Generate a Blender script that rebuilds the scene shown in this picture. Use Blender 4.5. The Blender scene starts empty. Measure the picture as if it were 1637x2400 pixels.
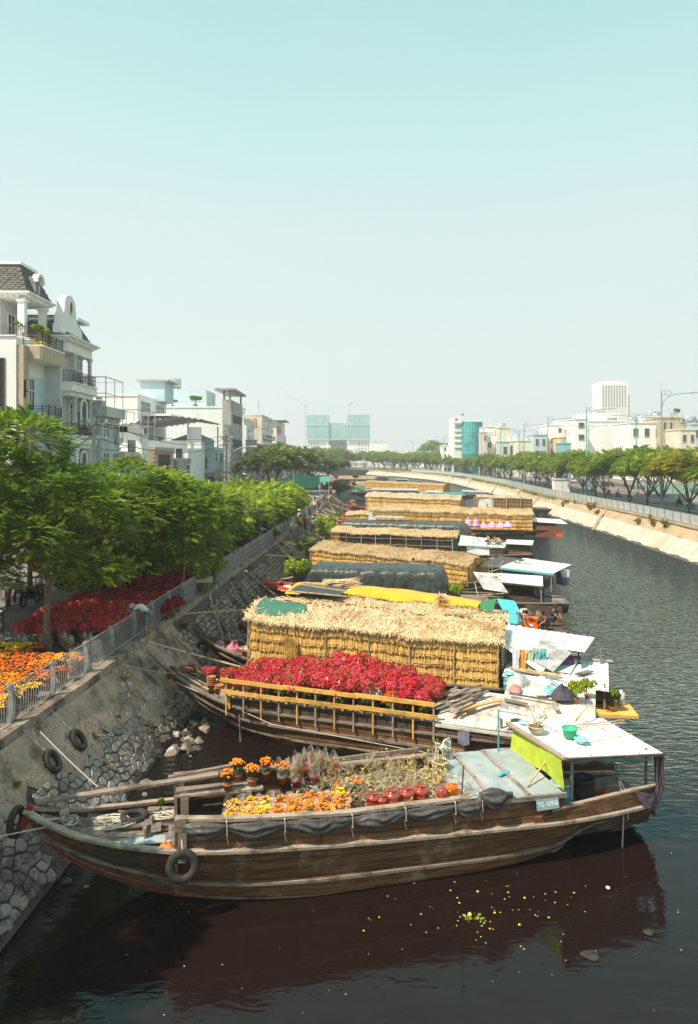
import bpy,math,random
import numpy as np
from mathutils import Vector,Matrix
random.seed(7);NR=np.random.RandomState(11)
R=math.radians;PI=math.pi
sc=bpy.context.scene
COL=sc.collection
# ---------------------------------------------------------------- camera
HC,FP,CX,HZ=11.0,1700.0,818.5,1070.0
cam=bpy.data.cameras.new('camera');co=bpy.data.objects.new('camera',cam);COL.objects.link(co)
cam.sensor_fit='VERTICAL';cam.sensor_height=36;cam.lens=FP/2400*36
cam.shift_y=-(1200-HZ)/2400;cam.clip_start=.1;cam.clip_end=9000
co.location=(0,0,HC);co.rotation_euler=(R(90),0,0);sc.camera=co
# ---------------------------------------------------------------- light
SUN_EL,SUN_AZ=54.0,236.0
sd=Vector((math.sin(R(SUN_AZ))*math.cos(R(SUN_EL)),math.cos(R(SUN_AZ))*math.cos(R(SUN_EL)),math.sin(R(SUN_EL))))
sun=bpy.data.lights.new('sun','SUN');so=bpy.data.objects.new('sun',sun);COL.objects.link(so)
sun.energy=5.0;sun.angle=R(.53);sun.color=(1.0,.87,.70)
so.rotation_euler=(-sd).to_track_quat('-Z','Y').to_euler();so.location=(0,0,60)
w=bpy.data.worlds.new('World');sc.world=w;w.use_nodes=True
nt=w.node_tree;nt.nodes.clear()
out=nt.nodes.new('ShaderNodeOutputWorld');bg=nt.nodes.new('ShaderNodeBackground');bg.inputs[1].default_value=.1
nt.links.new(bg.outputs[0],out.inputs[0])
sky=nt.nodes.new('ShaderNodeTexSky');sky.sky_type='NISHITA';sky.sun_disc=False
sky.sun_elevation=R(SUN_EL);sky.sun_rotation=R(SUN_AZ);sky.dust_density=4;sky.air_density=1.5
tcw=nt.nodes.new('ShaderNodeTexCoord');sp=nt.nodes.new('ShaderNodeSeparateXYZ');nt.links.new(tcw.outputs['Generated'],sp.inputs[0])
rp=nt.nodes.new('ShaderNodeValToRGB');nt.links.new(sp.outputs[2],rp.inputs[0])
el=rp.color_ramp.elements;el[0].position=0;el[0].color=(.80,.85,.87,1);el[1].position=1;el[1].color=(.27,.43,.46,1)
for p_,c_ in((.12,(.77,.88,.89,1)),(.30,(.67,.88,.88,1)),(.42,(.53,.85,.83,1)),(.54,(.41,.77,.755,1))):
 e_=el.new(p_);e_.color=c_
sc10=nt.nodes.new('ShaderNodeVectorMath');sc10.operation='SCALE';sc10.inputs[3].default_value=7.1
nzw=nt.nodes.new('ShaderNodeTexNoise');nzw.inputs['Scale'].default_value=1.6;nzw.inputs['Detail'].default_value=5;mpw=nt.nodes.new('ShaderNodeMapping');mpw.inputs['Scale'].default_value=(1,1,3.2)
nt.links.new(tcw.outputs['Generated'],mpw.inputs[0]);nt.links.new(mpw.outputs[0],nzw.inputs[0]);mrw=nt.nodes.new('ShaderNodeMapRange');mrw.inputs[1].default_value=.3;mrw.inputs[2].default_value=.7;mrw.inputs[3].default_value=.0;mrw.inputs[4].default_value=.16;nt.links.new(nzw.outputs[0],mrw.inputs[0])
mxw=nt.nodes.new('ShaderNodeMix');mxw.data_type='RGBA';mxw.inputs[7].default_value=(.84,.88,.89,1);nt.links.new(mrw.outputs[0],mxw.inputs[0]);nt.links.new(rp.outputs[0],mxw.inputs[6])
nt.links.new(mxw.outputs[2],sc10.inputs[0])
mx=nt.nodes.new('ShaderNodeMix');mx.data_type='RGBA';mx.inputs[0].default_value=.93
nt.links.new(sky.outputs[0],mx.inputs[6]);nt.links.new(sc10.outputs[0],mx.inputs[7]);nt.links.new(mx.outputs[2],bg.inputs[0])
sc.view_settings.view_transform='Standard';sc.view_settings.look='None';sc.view_settings.exposure=.5;sc.view_settings.gamma=1
sc.view_settings.use_curve_mapping=False
sc.render.engine='CYCLES';sc.cycles.max_bounces=8;sc.cycles.volume_bounces=1;sc.cycles.transparent_max_bounces=12
sc.cycles.use_denoising=True;sc.cycles.caustics_reflective=False;sc.cycles.caustics_refractive=False
# ---------------------------------------------------------------- helpers
def P(px,py,z=0.0):
 Y=(HC-z)*FP/(py-HZ);return Vector(((px-CX)*Y/FP,Y,z))
def rnd(a,b):return random.uniform(a,b)
def tag(o,label=None,cat=None,group=None,kind=None):
 if label:o['label']=label
 if cat:o['category']=cat
 if group:o['group']=group
 if kind:o['kind']=kind
 return o
def thing(name,label,cat,loc=(0,0,0),rz=0,group=None):
 o=bpy.data.objects.new(name,None);COL.objects.link(o);o.location=loc;o.rotation_euler=(0,0,rz)
 o.empty_display_size=.2
 return tag(o,label,cat,group)
def add(name,me,parent=None,mat=None,loc=(0,0,0),rot=(0,0,0),s=None):
 o=bpy.data.objects.new(name,me);COL.objects.link(o);o.location=loc;o.rotation_euler=rot
 if s is not None:o.scale=(s,s,s)if not hasattr(s,'__len__')else s
 if parent is not None:o.parent=parent
 if mat is not None:
  if not me.materials:me.materials.append(mat)
  elif me.materials[0]is not mat:o.material_slots[0].link='OBJECT';o.material_slots[0].material=mat
 return o
def dup(o,loc=None,rz=None,label=None,group=None,s=None,cat=None):
 kids={}
 for c in KIDS(o):kids[c]=KIDS(c)
 n=o.copy();COL.objects.link(n)
 for c,gs in kids.items():
  k=c.copy();COL.objects.link(k);k.parent=n
  for g in gs:q=g.copy();COL.objects.link(q);q.parent=k
 if loc is not None:n.location=loc
 if rz is not None:n.rotation_euler=(0,0,rz)
 if s is not None:n.scale=(s,s,s)if not hasattr(s,'__len__')else s
 tag(n,label,cat,group);return n
_kid={}
def KIDS(o):
 k=_kid.get(o.name)
 if k is None:k=[c for c in o.children];_kid[o.name]=k
 return k
def np_mesh(name,V,F,mat=None,smooth=False):
 V=np.asarray(V,dtype=np.float32).reshape(-1,3);F=np.asarray(F,dtype=np.int32);k=F.shape[1]
 me=bpy.data.meshes.new(name);me.vertices.add(len(V));me.vertices.foreach_set('co',V.ravel())
 me.loops.add(F.size);me.loops.foreach_set('vertex_index',F.ravel())
 me.polygons.add(len(F));me.polygons.foreach_set('loop_start',np.arange(0,F.size,k,dtype=np.int32))
 me.polygons.foreach_set('loop_total',np.full(len(F),k,dtype=np.int32))
 if smooth:me.polygons.foreach_set('use_smooth',np.ones(len(F),dtype=bool))
 me.update(calc_edges=True)
 if mat:me.materials.append(mat)
 return me
class MB:
 def __init__(s):s.v=[];s.f=[];s.mi=[];s.m=0
 def face(s,pts):
  n=len(s.v);s.v+=[tuple(p)for p in pts];s.f.append(tuple(range(n,n+len(pts))));s.mi.append(s.m);return s
 def _hex(s,c):
  n=len(s.v);s.v+=[tuple(p)for p in c]
  for q in((0,3,2,1),(4,5,6,7),(0,1,5,4),(1,2,6,5),(2,3,7,6),(3,0,4,7)):
   s.f.append(tuple(n+i for i in q));s.mi.append(s.m)
  return s
 def box(s,x0,x1,y0,y1,z0,z1):
  return s._hex([(x0,y0,z0),(x1,y0,z0),(x1,y1,z0),(x0,y1,z0),(x0,y0,z1),(x1,y0,z1),(x1,y1,z1),(x0,y1,z1)])
 def cbox(s,c,d,rz=0,rx=0,ry=0):
  M=Matrix.Rotation(rz,3,'Z')@Matrix.Rotation(ry,3,'Y')@Matrix.Rotation(rx,3,'X');c=Vector(c)
  q=[c+M@Vector((a*d[0]/2,b*d[1]/2,e*d[2]/2))for e in(-1,1)for a,b in((-1,-1),(1,-1),(1,1),(-1,1))]
  return s._hex(q)
 def bar(s,p,q,w_=.05,h=None,up=(0,0,1)):
  p=Vector(p);q=Vector(q);h=w_ if h is None else h;d=(q-p)
  if d.length<1e-6:return s
  d.normalize();u=Vector(up);a=d.cross(u)
  if a.length<1e-3:a=d.cross(Vector((0,1,0)))
  a.normalize();b=a.cross(d);a*=w_/2;b*=h/2
  return s._hex([p-a-b,p+a-b,q+a-b,q-a-b,p-a+b,p+a+b,q+a+b,q-a+b])
 def tube(s,pts,r,n=6,cap=True):
  pts=[Vector(p)for p in pts];m=len(pts);rs=r if hasattr(r,'__len__')else[r]*m
  base=len(s.v);pa=None
  for i,p in enumerate(pts):
   d=(pts[min(i+1,m-1)]-pts[max(i-1,0)])
   if d.length<1e-7:d=Vector((0,0,1))
   d.normalize()
   if pa is None:
    pa=d.orthogonal().normalized()
   else:
    pa=pa-d*pa.dot(d)
    if pa.length<1e-5:pa=d.orthogonal()
    pa.normalize()
   b=d.cross(pa)
   for k in range(n):
    t=2*PI*k/n;s.v.append(tuple(p+(pa*math.cos(t)+b*math.sin(t))*rs[i]))
  for i in range(m-1):
   for k in range(n):
    a=base+i*n+k;c=base+i*n+(k+1)%n;s.f.append((a,c,c+n,a+n));s.mi.append(s.m)
  if cap:
   s.f.append(tuple(base+k for k in range(n))[::-1]);s.mi.append(s.m)
   s.f.append(tuple(base+(m-1)*n+k for k in range(n)));s.mi.append(s.m)
  return s
 def lathe(s,prof,n=12,c=(0,0,0)):
  base=len(s.v)
  for r_,z in prof:
   for k in range(n):
    t=2*PI*k/n;s.v.append((c[0]+r_*math.cos(t),c[1]+r_*math.sin(t),c[2]+z))
  for i in range(len(prof)-1):
   for k in range(n):
    a=base+i*n+k;b=base+i*n+(k+1)%n;s.f.append((a,b,b+n,a+n));s.mi.append(s.m)
  return s
 def prism(s,poly,z0,z1):
  n=len(s.v);k=len(poly)
  s.v+=[(p[0],p[1],z0)for p in poly]+[(p[0],p[1],z1)for p in poly]
  s.f.append(tuple(range(n,n+k))[::-1]);s.f.append(tuple(range(n+k,n+2*k)));s.mi+=[s.m]*2
  for i in range(k):s.f.append((n+i,n+(i+1)%k,n+k+(i+1)%k,n+k+i));s.mi.append(s.m)
  return s
 def extr(s,poly,vec):
  n=len(s.v);k=len(poly);vec=Vector(vec)
  s.v+=[tuple(p)for p in poly]+[tuple(Vector(p)+vec)for p in poly]
  s.f.append(tuple(range(n,n+k))[::-1]);s.f.append(tuple(range(n+k,n+2*k)));s.mi+=[s.m]*2
  for i in range(k):s.f.append((n+i,n+(i+1)%k,n+k+(i+1)%k,n+k+i));s.mi.append(s.m)
  return s
 def grid(s,fn,nu,nv):
  n=len(s.v)
  for i in range(nu+1):
   for j in range(nv+1):s.v.append(tuple(fn(i/nu,j/nv)))
  for i in range(nu):
   for j in range(nv):
    a=n+i*(nv+1)+j;s.f.append((a,a+nv+1,a+nv+2,a+1));s.mi.append(s.m)
  return s
 def ico(s,c,r,sq=1,seed=0):
  t=(1+5**.5)/2;vs=[(-1,t,0),(1,t,0),(-1,-t,0),(1,-t,0),(0,-1,t),(0,1,t),(0,-1,-t),(0,1,-t),(t,0,-1),(t,0,1),(-t,0,-1),(-t,0,1)]
  n=len(s.v);k=r/1.902
  for x in vs:
   j=1+seed*rnd(-.3,.3);s.v.append((c[0]+x[0]*k*j,c[1]+x[1]*k*j,c[2]+x[2]*k*sq*j))
  for q in((0,11,5),(0,5,1),(0,1,7),(0,7,10),(0,10,11),(1,5,9),(5,11,4),(11,10,2),(10,7,6),(7,1,8),(3,9,4),(3,4,2),(3,2,6),(3,6,8),(3,8,9),(4,9,5),(2,4,11),(6,2,10),(8,6,7),(9,8,1)):
   s.f.append(tuple(n+i for i in q));s.mi.append(s.m)
  return s
 def mesh(s,name,mats,smooth=False):
  me=bpy.data.meshes.new(name);me.from_pydata(s.v,[],s.f)
  for m_ in(mats if isinstance(mats,(list,tuple))else[mats]):me.materials.append(m_)
  if any(s.mi):me.polygons.foreach_set('material_index',s.mi)
  if smooth:me.polygons.foreach_set('use_smooth',[True]*len(s.f))
  me.update();return me
 def build(s,name,mats,parent=None,smooth=False,**k):
  return add(name,s.mesh(name,mats,smooth),parent,**k)
# ---------------------------------------------------------------- materials
def _n(nt,t,**k):
 n=nt.nodes.new(t)
 for a,b in k.items():setattr(n,a,b)
 return n
def mat(name,c1,c2=None,rough=.8,scale=3,stretch=(1,1,1),bump=0,bscale=None,metal=0,spec=.3,c3=None,sc3=.6,t3=(.5,.62),isl=0,trans=0,alpha=1,detail=6,obr=0,p12=(.35,.65),coat=0):
 m=bpy.data.materials.new(name);m.use_nodes=True;nt=m.node_tree;b=nt.nodes['Principled BSDF'];L=nt.links.new
 b.inputs['Roughness'].default_value=rough;b.inputs['Metallic'].default_value=metal;b.inputs['Specular IOR Level'].default_value=spec
 if coat:b.inputs['Coat Weight'].default_value=coat
 b.inputs['Base Color'].default_value=(*c1,1)
 tc=_n(nt,'ShaderNodeTexCoord');mp=_n(nt,'ShaderNodeMapping');mp.inputs['Scale'].default_value=stretch;L(tc.outputs['Object'],mp.inputs[0])
 cur=None
 if c2 is not None:
  nz=_n(nt,'ShaderNodeTexNoise');nz.inputs['Scale'].default_value=scale;nz.inputs['Detail'].default_value=detail;nz.inputs['Roughness'].default_value=.62
  L(mp.outputs[0],nz.inputs[0]);r=_n(nt,'ShaderNodeValToRGB');L(nz.outputs[0],r.inputs[0])
  r.color_ramp.elements[0].position,r.color_ramp.elements[1].position=p12
  r.color_ramp.elements[0].color=(*c1,1);r.color_ramp.elements[1].color=(*c2,1);cur=r.outputs[0]
  if c3 is not None:
   n3=_n(nt,'ShaderNodeTexNoise');n3.inputs['Scale'].default_value=sc3;n3.inputs['Detail'].default_value=8;n3.inputs['Roughness'].default_value=.7
   L(tc.outputs['Object'],n3.inputs[0]);r3=_n(nt,'ShaderNodeMapRange');r3.inputs[1].default_value,r3.inputs[2].default_value=t3;L(n3.outputs[0],r3.inputs[0])
   mm=_n(nt,'ShaderNodeMix',data_type='RGBA');L(r3.outputs[0],mm.inputs[0]);L(cur,mm.inputs[6]);mm.inputs[7].default_value=(*c3,1);cur=mm.outputs[2]
 if isl or obr:
  src=_n(nt,'ShaderNodeNewGeometry').outputs['Random Per Island']if isl else _n(nt,'ShaderNodeObjectInfo').outputs['Random']
  mr=_n(nt,'ShaderNodeMapRange');a=isl or obr;mr.inputs[3].default_value=1-a;mr.inputs[4].default_value=1+a;L(src,mr.inputs[0])
  vm=_n(nt,'ShaderNodeVectorMath',operation='SCALE')
  if cur is None:vm.inputs[0].default_value=c1
  else:L(cur,vm.inputs[0])
  L(mr.outputs[0],vm.inputs[3]);cur=vm.outputs[0]
 if cur is not None:L(cur,b.inputs['Base Color'])
 if bump:
  nb=_n(nt,'ShaderNodeTexNoise');nb.inputs['Scale'].default_value=bscale or scale*3;nb.inputs['Detail'].default_value=5
  L(mp.outputs[0],nb.inputs[0]);bp=_n(nt,'ShaderNodeBump');bp.inputs['Strength'].default_value=bump;bp.inputs['Distance'].default_value=.05
  L(nb.outputs[0],bp.inputs['Height']);L(bp.outputs[0],b.inputs['Normal'])
 if trans:
  o=[n for n in nt.nodes if n.type=='OUTPUT_MATERIAL'][0];tr=_n(nt,'ShaderNodeBsdfTranslucent');ms=_n(nt,'ShaderNodeMixShader');ms.inputs[0].default_value=trans
  if cur is not None:L(cur,tr.inputs[0])
  else:tr.inputs[0].default_value=(*c1,1)
  L(b.outputs[0],ms.inputs[1]);L(tr.outputs[0],ms.inputs[2]);L(ms.outputs[0],o.inputs[0])
 if alpha<1:b.inputs['Alpha'].default_value=alpha
 return m
M={}
M['concrete']=mat('concrete',(.31,.21,.15),(.46,.35,.26),scale=1.3,bump=.5,bscale=9,c3=(.075,.055,.045),sc3=.55,t3=(.52,.66))
M['mortar']=mat('mortar',(.06,.042,.032),(.13,.10,.08),scale=2.4,bump=.6,bscale=14,c3=(.14,.11,.09),sc3=.5,t3=(.55,.7))
M['stone']=mat('stone',(.28,.225,.19),(.42,.355,.31),scale=2.2,bump=.4,bscale=12,c3=(.12,.09,.075),sc3=.8,obr=.22)
M['slab']=mat('stone_slab',(.21,.16,.125),(.38,.31,.25),scale=1.5,bump=.4,bscale=12,c3=(.065,.05,.042),sc3=.5,obr=.3)
M['ledge']=mat('ledge',(.28,.21,.165),(.40,.33,.27),scale=2,bump=.5,bscale=14,c3=(.10,.075,.06),sc3=.8)
M['rbank']=mat('right_bank_render',(.40,.35,.29),(.66,.60,.51),scale=1.6,stretch=(.25,2.2,.25),bump=.6,bscale=4,c3=(.50,.36,.20),sc3=.16,t3=(.5,.7))
M['rbank_top']=mat('right_bank_top',(.38,.27,.16),(.50,.38,.25),scale=.6,bump=.6,bscale=3,c3=(.33,.26,.17),sc3=.3)
M['wet']=mat('wet_mud',(.06,.05,.042),(.12,.10,.085),scale=2,rough=.4)
M['asphalt']=mat('asphalt',(.14,.135,.135),(.19,.18,.175),scale=.8,c3=(.27,.25,.235),sc3=.12)
M['paving']=mat('paving',(.20,.18,.165),(.27,.245,.225),scale=1.2,c3=(.13,.11,.10),sc3=.3)
M['earth']=mat('earth',(.17,.15,.12),(.24,.2,.16),scale=.05)
M['paint_white']=mat('white_paint_marking',(.75,.74,.7),(.6,.6,.56),scale=3)
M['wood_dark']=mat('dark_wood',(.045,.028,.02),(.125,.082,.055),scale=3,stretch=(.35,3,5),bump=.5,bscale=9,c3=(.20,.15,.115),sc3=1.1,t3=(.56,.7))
M['wood_hull']=mat('hull_wood',(.10,.042,.018),(.28,.135,.06),scale=2.4,stretch=(.4,3,6),bump=.7,bscale=8,c3=(.42,.28,.17),sc3=.9,t3=(.54,.68),obr=.25)
M['wood_pale']=mat('sun_bleached_wood',(.28,.215,.165),(.46,.38,.30),scale=4,stretch=(.4,4,5),bump=.4,bscale=12,c3=(.17,.12,.09),sc3=1.4)
M['wood_grey']=mat('grey_weathered_wood',(.17,.125,.10),(.32,.26,.215),scale=4,stretch=(.4,4,5),bump=.4,bscale=12,c3=(.10,.075,.06),sc3=1.4,obr=.2)
M['wood_ochre']=mat('ochre_wood',(.62,.33,.06),(.78,.47,.13),scale=4,stretch=(.4,4,5),bump=.3,bscale=9,c3=(.45,.24,.06),sc3=1.5,obr=.15)
M['wood_red']=mat('red_wood',(.30,.025,.018),(.20,.028,.024),scale=4,bump=.3,c3=(.18,.04,.03),sc3=2)
M['bottom']=mat('hull_bottom',(.30,.18,.10),(.43,.29,.18),scale=3,stretch=(.4,2,4),bump=.4,c3=(.16,.10,.065),sc3=1)
M['bamboo']=mat('bamboo',(.42,.31,.18),(.55,.43,.27),scale=5,stretch=(1,1,1),c3=(.24,.16,.09),sc3=3,obr=.2)
M['straw_wall']=mat('straw_wall',(.52,.275,.06),(.72,.45,.13),scale=6,rough=.75,isl=.24,c3=(.30,.14,.03),sc3=.9,t3=(.5,.66))
M['straw_roof']=mat('straw_roof',(.52,.37,.20),(.74,.58,.36),scale=5,rough=.85,isl=.28,obr=0,c3=(.42,.27,.12),sc3=.8)
M['straw_roof_brown']=mat('brown_straw_roof',(.40,.27,.14),(.60,.44,.26),scale=5,rough=.85,isl=.3,c3=(.33,.21,.11),sc3=.5)
M['straw_roof_pale']=mat('pale_straw_roof',(.58,.46,.31),(.76,.66,.48),scale=5,rough=.85,isl=.25,c3=(.42,.31,.19),sc3=.5)
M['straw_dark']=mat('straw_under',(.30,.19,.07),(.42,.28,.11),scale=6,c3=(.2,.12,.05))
M['iron']=mat('galvanised_rail',(.29,.30,.305),(.40,.41,.42),rough=.5,scale=4,metal=.25,c3=(.25,.23,.21),sc3=3)
M['rubber']=mat('rubber',(.022,.02,.02),(.05,.045,.042),rough=.75,scale=6,bump=.3)
M['rope']=mat('rope',(.50,.44,.36),(.66,.60,.50),scale=30)
M['tarp_grey']=mat('grey_tarpaulin',(.045,.04,.04),(.10,.09,.088),rough=.5,scale=4,bump=.6,bscale=5,spec=.5)
M['tarp_black']=mat('dark_green_mesh_tarp',(.018,.026,.023),(.05,.064,.058),rough=.42,scale=3,bump=.8,bscale=4,spec=.6)
M['net_black']=mat('black_shade_net',(.018,.014,.013),(.045,.036,.034),rough=.55,scale=3,bump=.6,bscale=5)
M['white_sheet']=mat('white_roof_sheet',(.72,.73,.73),(.84,.85,.85),rough=.5,scale=1.2,c3=(.50,.46,.40),sc3=1.3,t3=(.5,.72))
M['grey_sheet']=mat('grey_roof_sheet',(.36,.37,.38),(.52,.53,.53),rough=.5,scale=1.4,c3=(.26,.22,.19),sc3=1.2)
M['pale_green']=mat('pale_green_sheet',(.52,.66,.56),(.62,.74,.66),rough=.5,scale=1.4)
M['board']=mat('pale_board',(.55,.51,.46),(.70,.67,.61),rough=.8,scale=1.6,c3=(.36,.3,.25),sc3=1.2)
M['deck_blue']=mat('blue_grey_deck',(.26,.31,.33),(.40,.45,.46),rough=.55,scale=1.6,stretch=(1,.6,1),c3=(.22,.17,.14),sc3=1.5,t3=(.55,.75))
M['glass_dark']=mat('dark_window_glass',(.05,.07,.075),rough=.12,spec=.6)
M['straw_base']=mat('straw_base',(.34,.21,.09),(.52,.37,.19),scale=7,bump=.8,bscale=14)  # darker than the strands on top: shadow between them put into the colour
def crack(m,sc_,c,wd=.05,dist=.35):
 nt=m.node_tree;b=nt.nodes['Principled BSDF'];L=nt.links.new;tc=_n(nt,'ShaderNodeTexCoord');nz_=_n(nt,'ShaderNodeTexNoise');nz_.inputs['Scale'].default_value=sc_*1.5;L(tc.outputs['Object'],nz_.inputs[0])
 va=_n(nt,'ShaderNodeVectorMath',operation='MULTIPLY_ADD');L(nz_.outputs[1],va.inputs[0]);va.inputs[1].default_value=(dist,dist,dist);L(tc.outputs['Object'],va.inputs[2])
 vo=_n(nt,'ShaderNodeTexVoronoi',feature='DISTANCE_TO_EDGE');vo.inputs['Scale'].default_value=sc_;L(va.outputs[0],vo.inputs['Vector'])
 n2=_n(nt,'ShaderNodeTexNoise');n2.inputs['Scale'].default_value=.7;L(tc.outputs['Object'],n2.inputs[0]);mr=_n(nt,'ShaderNodeMapRange');mr.inputs[1].default_value=.42;mr.inputs[2].default_value=.62;mr.inputs[3].default_value=.004;mr.inputs[4].default_value=wd;L(n2.outputs[0],mr.inputs[0])
 lt=_n(nt,'ShaderNodeMath',operation='DIVIDE');lt.use_clamp=True;L(vo.outputs['Distance'],lt.inputs[0]);L(mr.outputs[0],lt.inputs[1])
 mm=_n(nt,'ShaderNodeMix',data_type='RGBA');L(lt.outputs[0],mm.inputs[0]);mm.inputs[6].default_value=(*c,1);old=b.inputs['Base Color'].links[0].from_socket;L(old,mm.inputs[7]);L(mm.outputs[2],b.inputs['Base Color'])
crack(M['concrete'],2.6,(.09,.062,.045),.045)
crack(M['rbank'],1.1,(.36,.30,.22),.05)
def col(name,c,rough=.7,v=.12,**k):
 key='_'+name
 if key not in M:M[key]=mat(name,tuple(x*(1-v)for x in c),tuple(min(.95,x*(1+v))for x in c),rough=rough,scale=k.pop('scale',3),**k)
 return M[key]
# ---------------------------------------------------------------- canal, banks, ground
ZS,ZR=3.2,3.2
def interp(pts,Y):
 if Y<=pts[0][0]:return pts[0][1]
 for(a,b),(c,d)in zip(pts,pts[1:]):
  if Y<=c:return b+(d-b)*(Y-a)/(c-a)
 return pts[-1][1]
LT=[(0,-10.9),(10,-10.3),(19.5,-9.75),(25,-9.2),(29,-9.0),(37,-8.55),(48,-7.95),(74,-6.35),(103,-4.5),(160,-3.2),(220,-3.6),(288,-6.5),(340,-10),(400,-22),(460,-45),(530,-90)]
LW=[(y,x+{0:2.6}.get(y,2.25 if y<60 else 2.3))for y,x in LT]
RT=[(0,37),(40,37.6),(79,38.4),(99,39.5),(149,40.5),(207,44.6),(250,45),(290,45),(340,41),(400,28),(460,5),(530,-40),(600,-110)]
RW=[(y,x-2.9)for y,x in RT]
def lx(Y):return interp(LT,Y)
def lw(Y):return interp(LW,Y)
def rx(Y):return interp(RT,Y)
def sheet(name,poly,z,m):
 mb=MB();mb.face([(x,y,z)for x,y in poly]);o=mb.build(name,m);tag(o,kind='structure');return o
lp=[(x,y)for y,x in LT]
sheet('left_ground',[(-3000,-60),(-11.2,-60)]+lp+[(-600,620),(-3000,620)],ZS,M['earth'])
rpg=[(x,y)for y,x in RT]
sheet('right_ground',[(3000,-60),(3000,6000),(-3000,6000),(-3000,760),(-700,700)]+rpg[::-1]+[(37,-60)],ZS-.002,M['earth'])
sheet('street',[(-24.3,5),(-14.2,5),(-13.5,60),(-12,110),(-10,180),(-12,280),(-24,340),(-40,340),(-24.3,250)],ZS+.004,M['asphalt'])
sheet('left_pavement',[(-14.2,5),(-10.0,5)]+[(x-.25,y)for y,x in LT[2:11]]+[(-10,220),(-10,180),(-12,110),(-13.5,60)],ZS+.008,M['paving'])
sheet('right_pavement',[(x+.2,y)for y,x in RT[1:9]]+[(x+9,y)for y,x in RT[1:9]][::-1],ZS+.004,M['paving'])
rr=[(x+9.1,y)for y,x in RT[1:9]];rr2=[(x+34,y)for y,x in RT[1:9]]
sheet('road',rr+rr2[::-1],ZS+.008,M['asphalt'])
mb=MB()
for(x,y),(x2,y2)in zip(rr,rr[1:]):
 n=int((y2-y)/3)
 mb.bar((x,y,ZS+.07),(x2,y2,ZS+.07),.25,.14)
 for k in range(n):
  if k%3==0:
   t,t2=k/n,(k+1)/n
   for off in(3.6,7.2,17,20.6):
    mb.face([(x+(x2-x)*t+off,y+(y2-y)*t,ZS+.014),(x+(x2-x)*t+off+.18,y+(y2-y)*t,ZS+.014),(x+(x2-x)*t2+off+.18,y+(y2-y)*t2,ZS+.014),(x+(x2-x)*t2+off,y+(y2-y)*t2,ZS+.014)])
tag(mb.build('road_marking',M['paint_white']),kind='structure')
mb=MB()
for(x,y),(x2,y2)in zip(rr,rr[1:]):mb.bar((x+13,y,ZS+.1),(x2+13,y2,ZS+.1),2.2,.2)
tag(mb.build('median_strip',M['paving']),kind='structure')
wm=bpy.data.materials.new('canal_water');wm.use_nodes=True;nt=wm.node_tree;b=nt.nodes['Principled BSDF']
b.inputs['Base Color'].default_value=(.0115,.0062,.0052,1);b.inputs['Roughness'].default_value=.035;b.inputs['IOR'].default_value=1.42;b.inputs['Specular IOR Level'].default_value=.5
tc=_n(nt,'ShaderNodeTexCoord');L=nt.links.new
def wave(scale,det,st,dist=0):
 mp=_n(nt,'ShaderNodeMapping');mp.inputs['Scale'].default_value=st;L(tc.outputs['Object'],mp.inputs[0])
 z=_n(nt,'ShaderNodeTexNoise');z.inputs['Scale'].default_value=scale;z.inputs['Detail'].default_value=det;z.inputs['Distortion'].default_value=dist;L(mp.outputs[0],z.inputs[0]);return z.outputs[0]
sx=_n(nt,'ShaderNodeSeparateXYZ');L(tc.outputs['Object'],sx.inputs[0])
cx_=_n(nt,'ShaderNodeMapRange');cx_.inputs[1].default_value=20;cx_.inputs[2].default_value=42;cx_.inputs[3].default_value=.035;cx_.inputs[4].default_value=1.5;L(sx.outputs[1],cx_.inputs[0])
w1=wave(.5,3,(1,1.6,1),.5);w2=wave(1.7,4,(1,2.2,1),.6)
ad=_n(nt,'ShaderNodeMath',operation='MULTIPLY');L(w2,ad.inputs[0]);L(cx_.outputs[0],ad.inputs[1])
a3=_n(nt,'ShaderNodeMath',operation='MULTIPLY_ADD');L(w1,a3.inputs[0]);a3.inputs[1].default_value=.13;L(ad.outputs[0],a3.inputs[2])
bp=_n(nt,'ShaderNodeBump');bp.inputs['Strength'].default_value=.75;bp.inputs['Distance'].default_value=.34;L(a3.outputs[0],bp.inputs['Height'])
gl_=_n(nt,'ShaderNodeBsdfGlossy');gl_.inputs[0].default_value=(.66,.90,.95,1);gl_.inputs['Roughness'].default_value=.04;fr_=_n(nt,'ShaderNodeFresnel');fr_.inputs[0].default_value=1.40;df_=_n(nt,'ShaderNodeBsdfDiffuse');df_.inputs[0].default_value=(.0125,.0062,.0050,1)
ms_=_n(nt,'ShaderNodeMixShader');L(bp.outputs[0],gl_.inputs['Normal']);L(bp.outputs[0],fr_.inputs['Normal']);L(fr_.outputs[0],ms_.inputs[0]);L(df_.outputs[0],ms_.inputs[1]);L(gl_.outputs[0],ms_.inputs[2]);L(ms_.outputs[0],nt.nodes['Material Output'].inputs[0]);nt.nodes.remove(b)
sheet('canal_water',[(-14,-60),(60,-60),(60,800),(-900,800),(-900,300),(-14,300)],0.0,wm)
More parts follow.
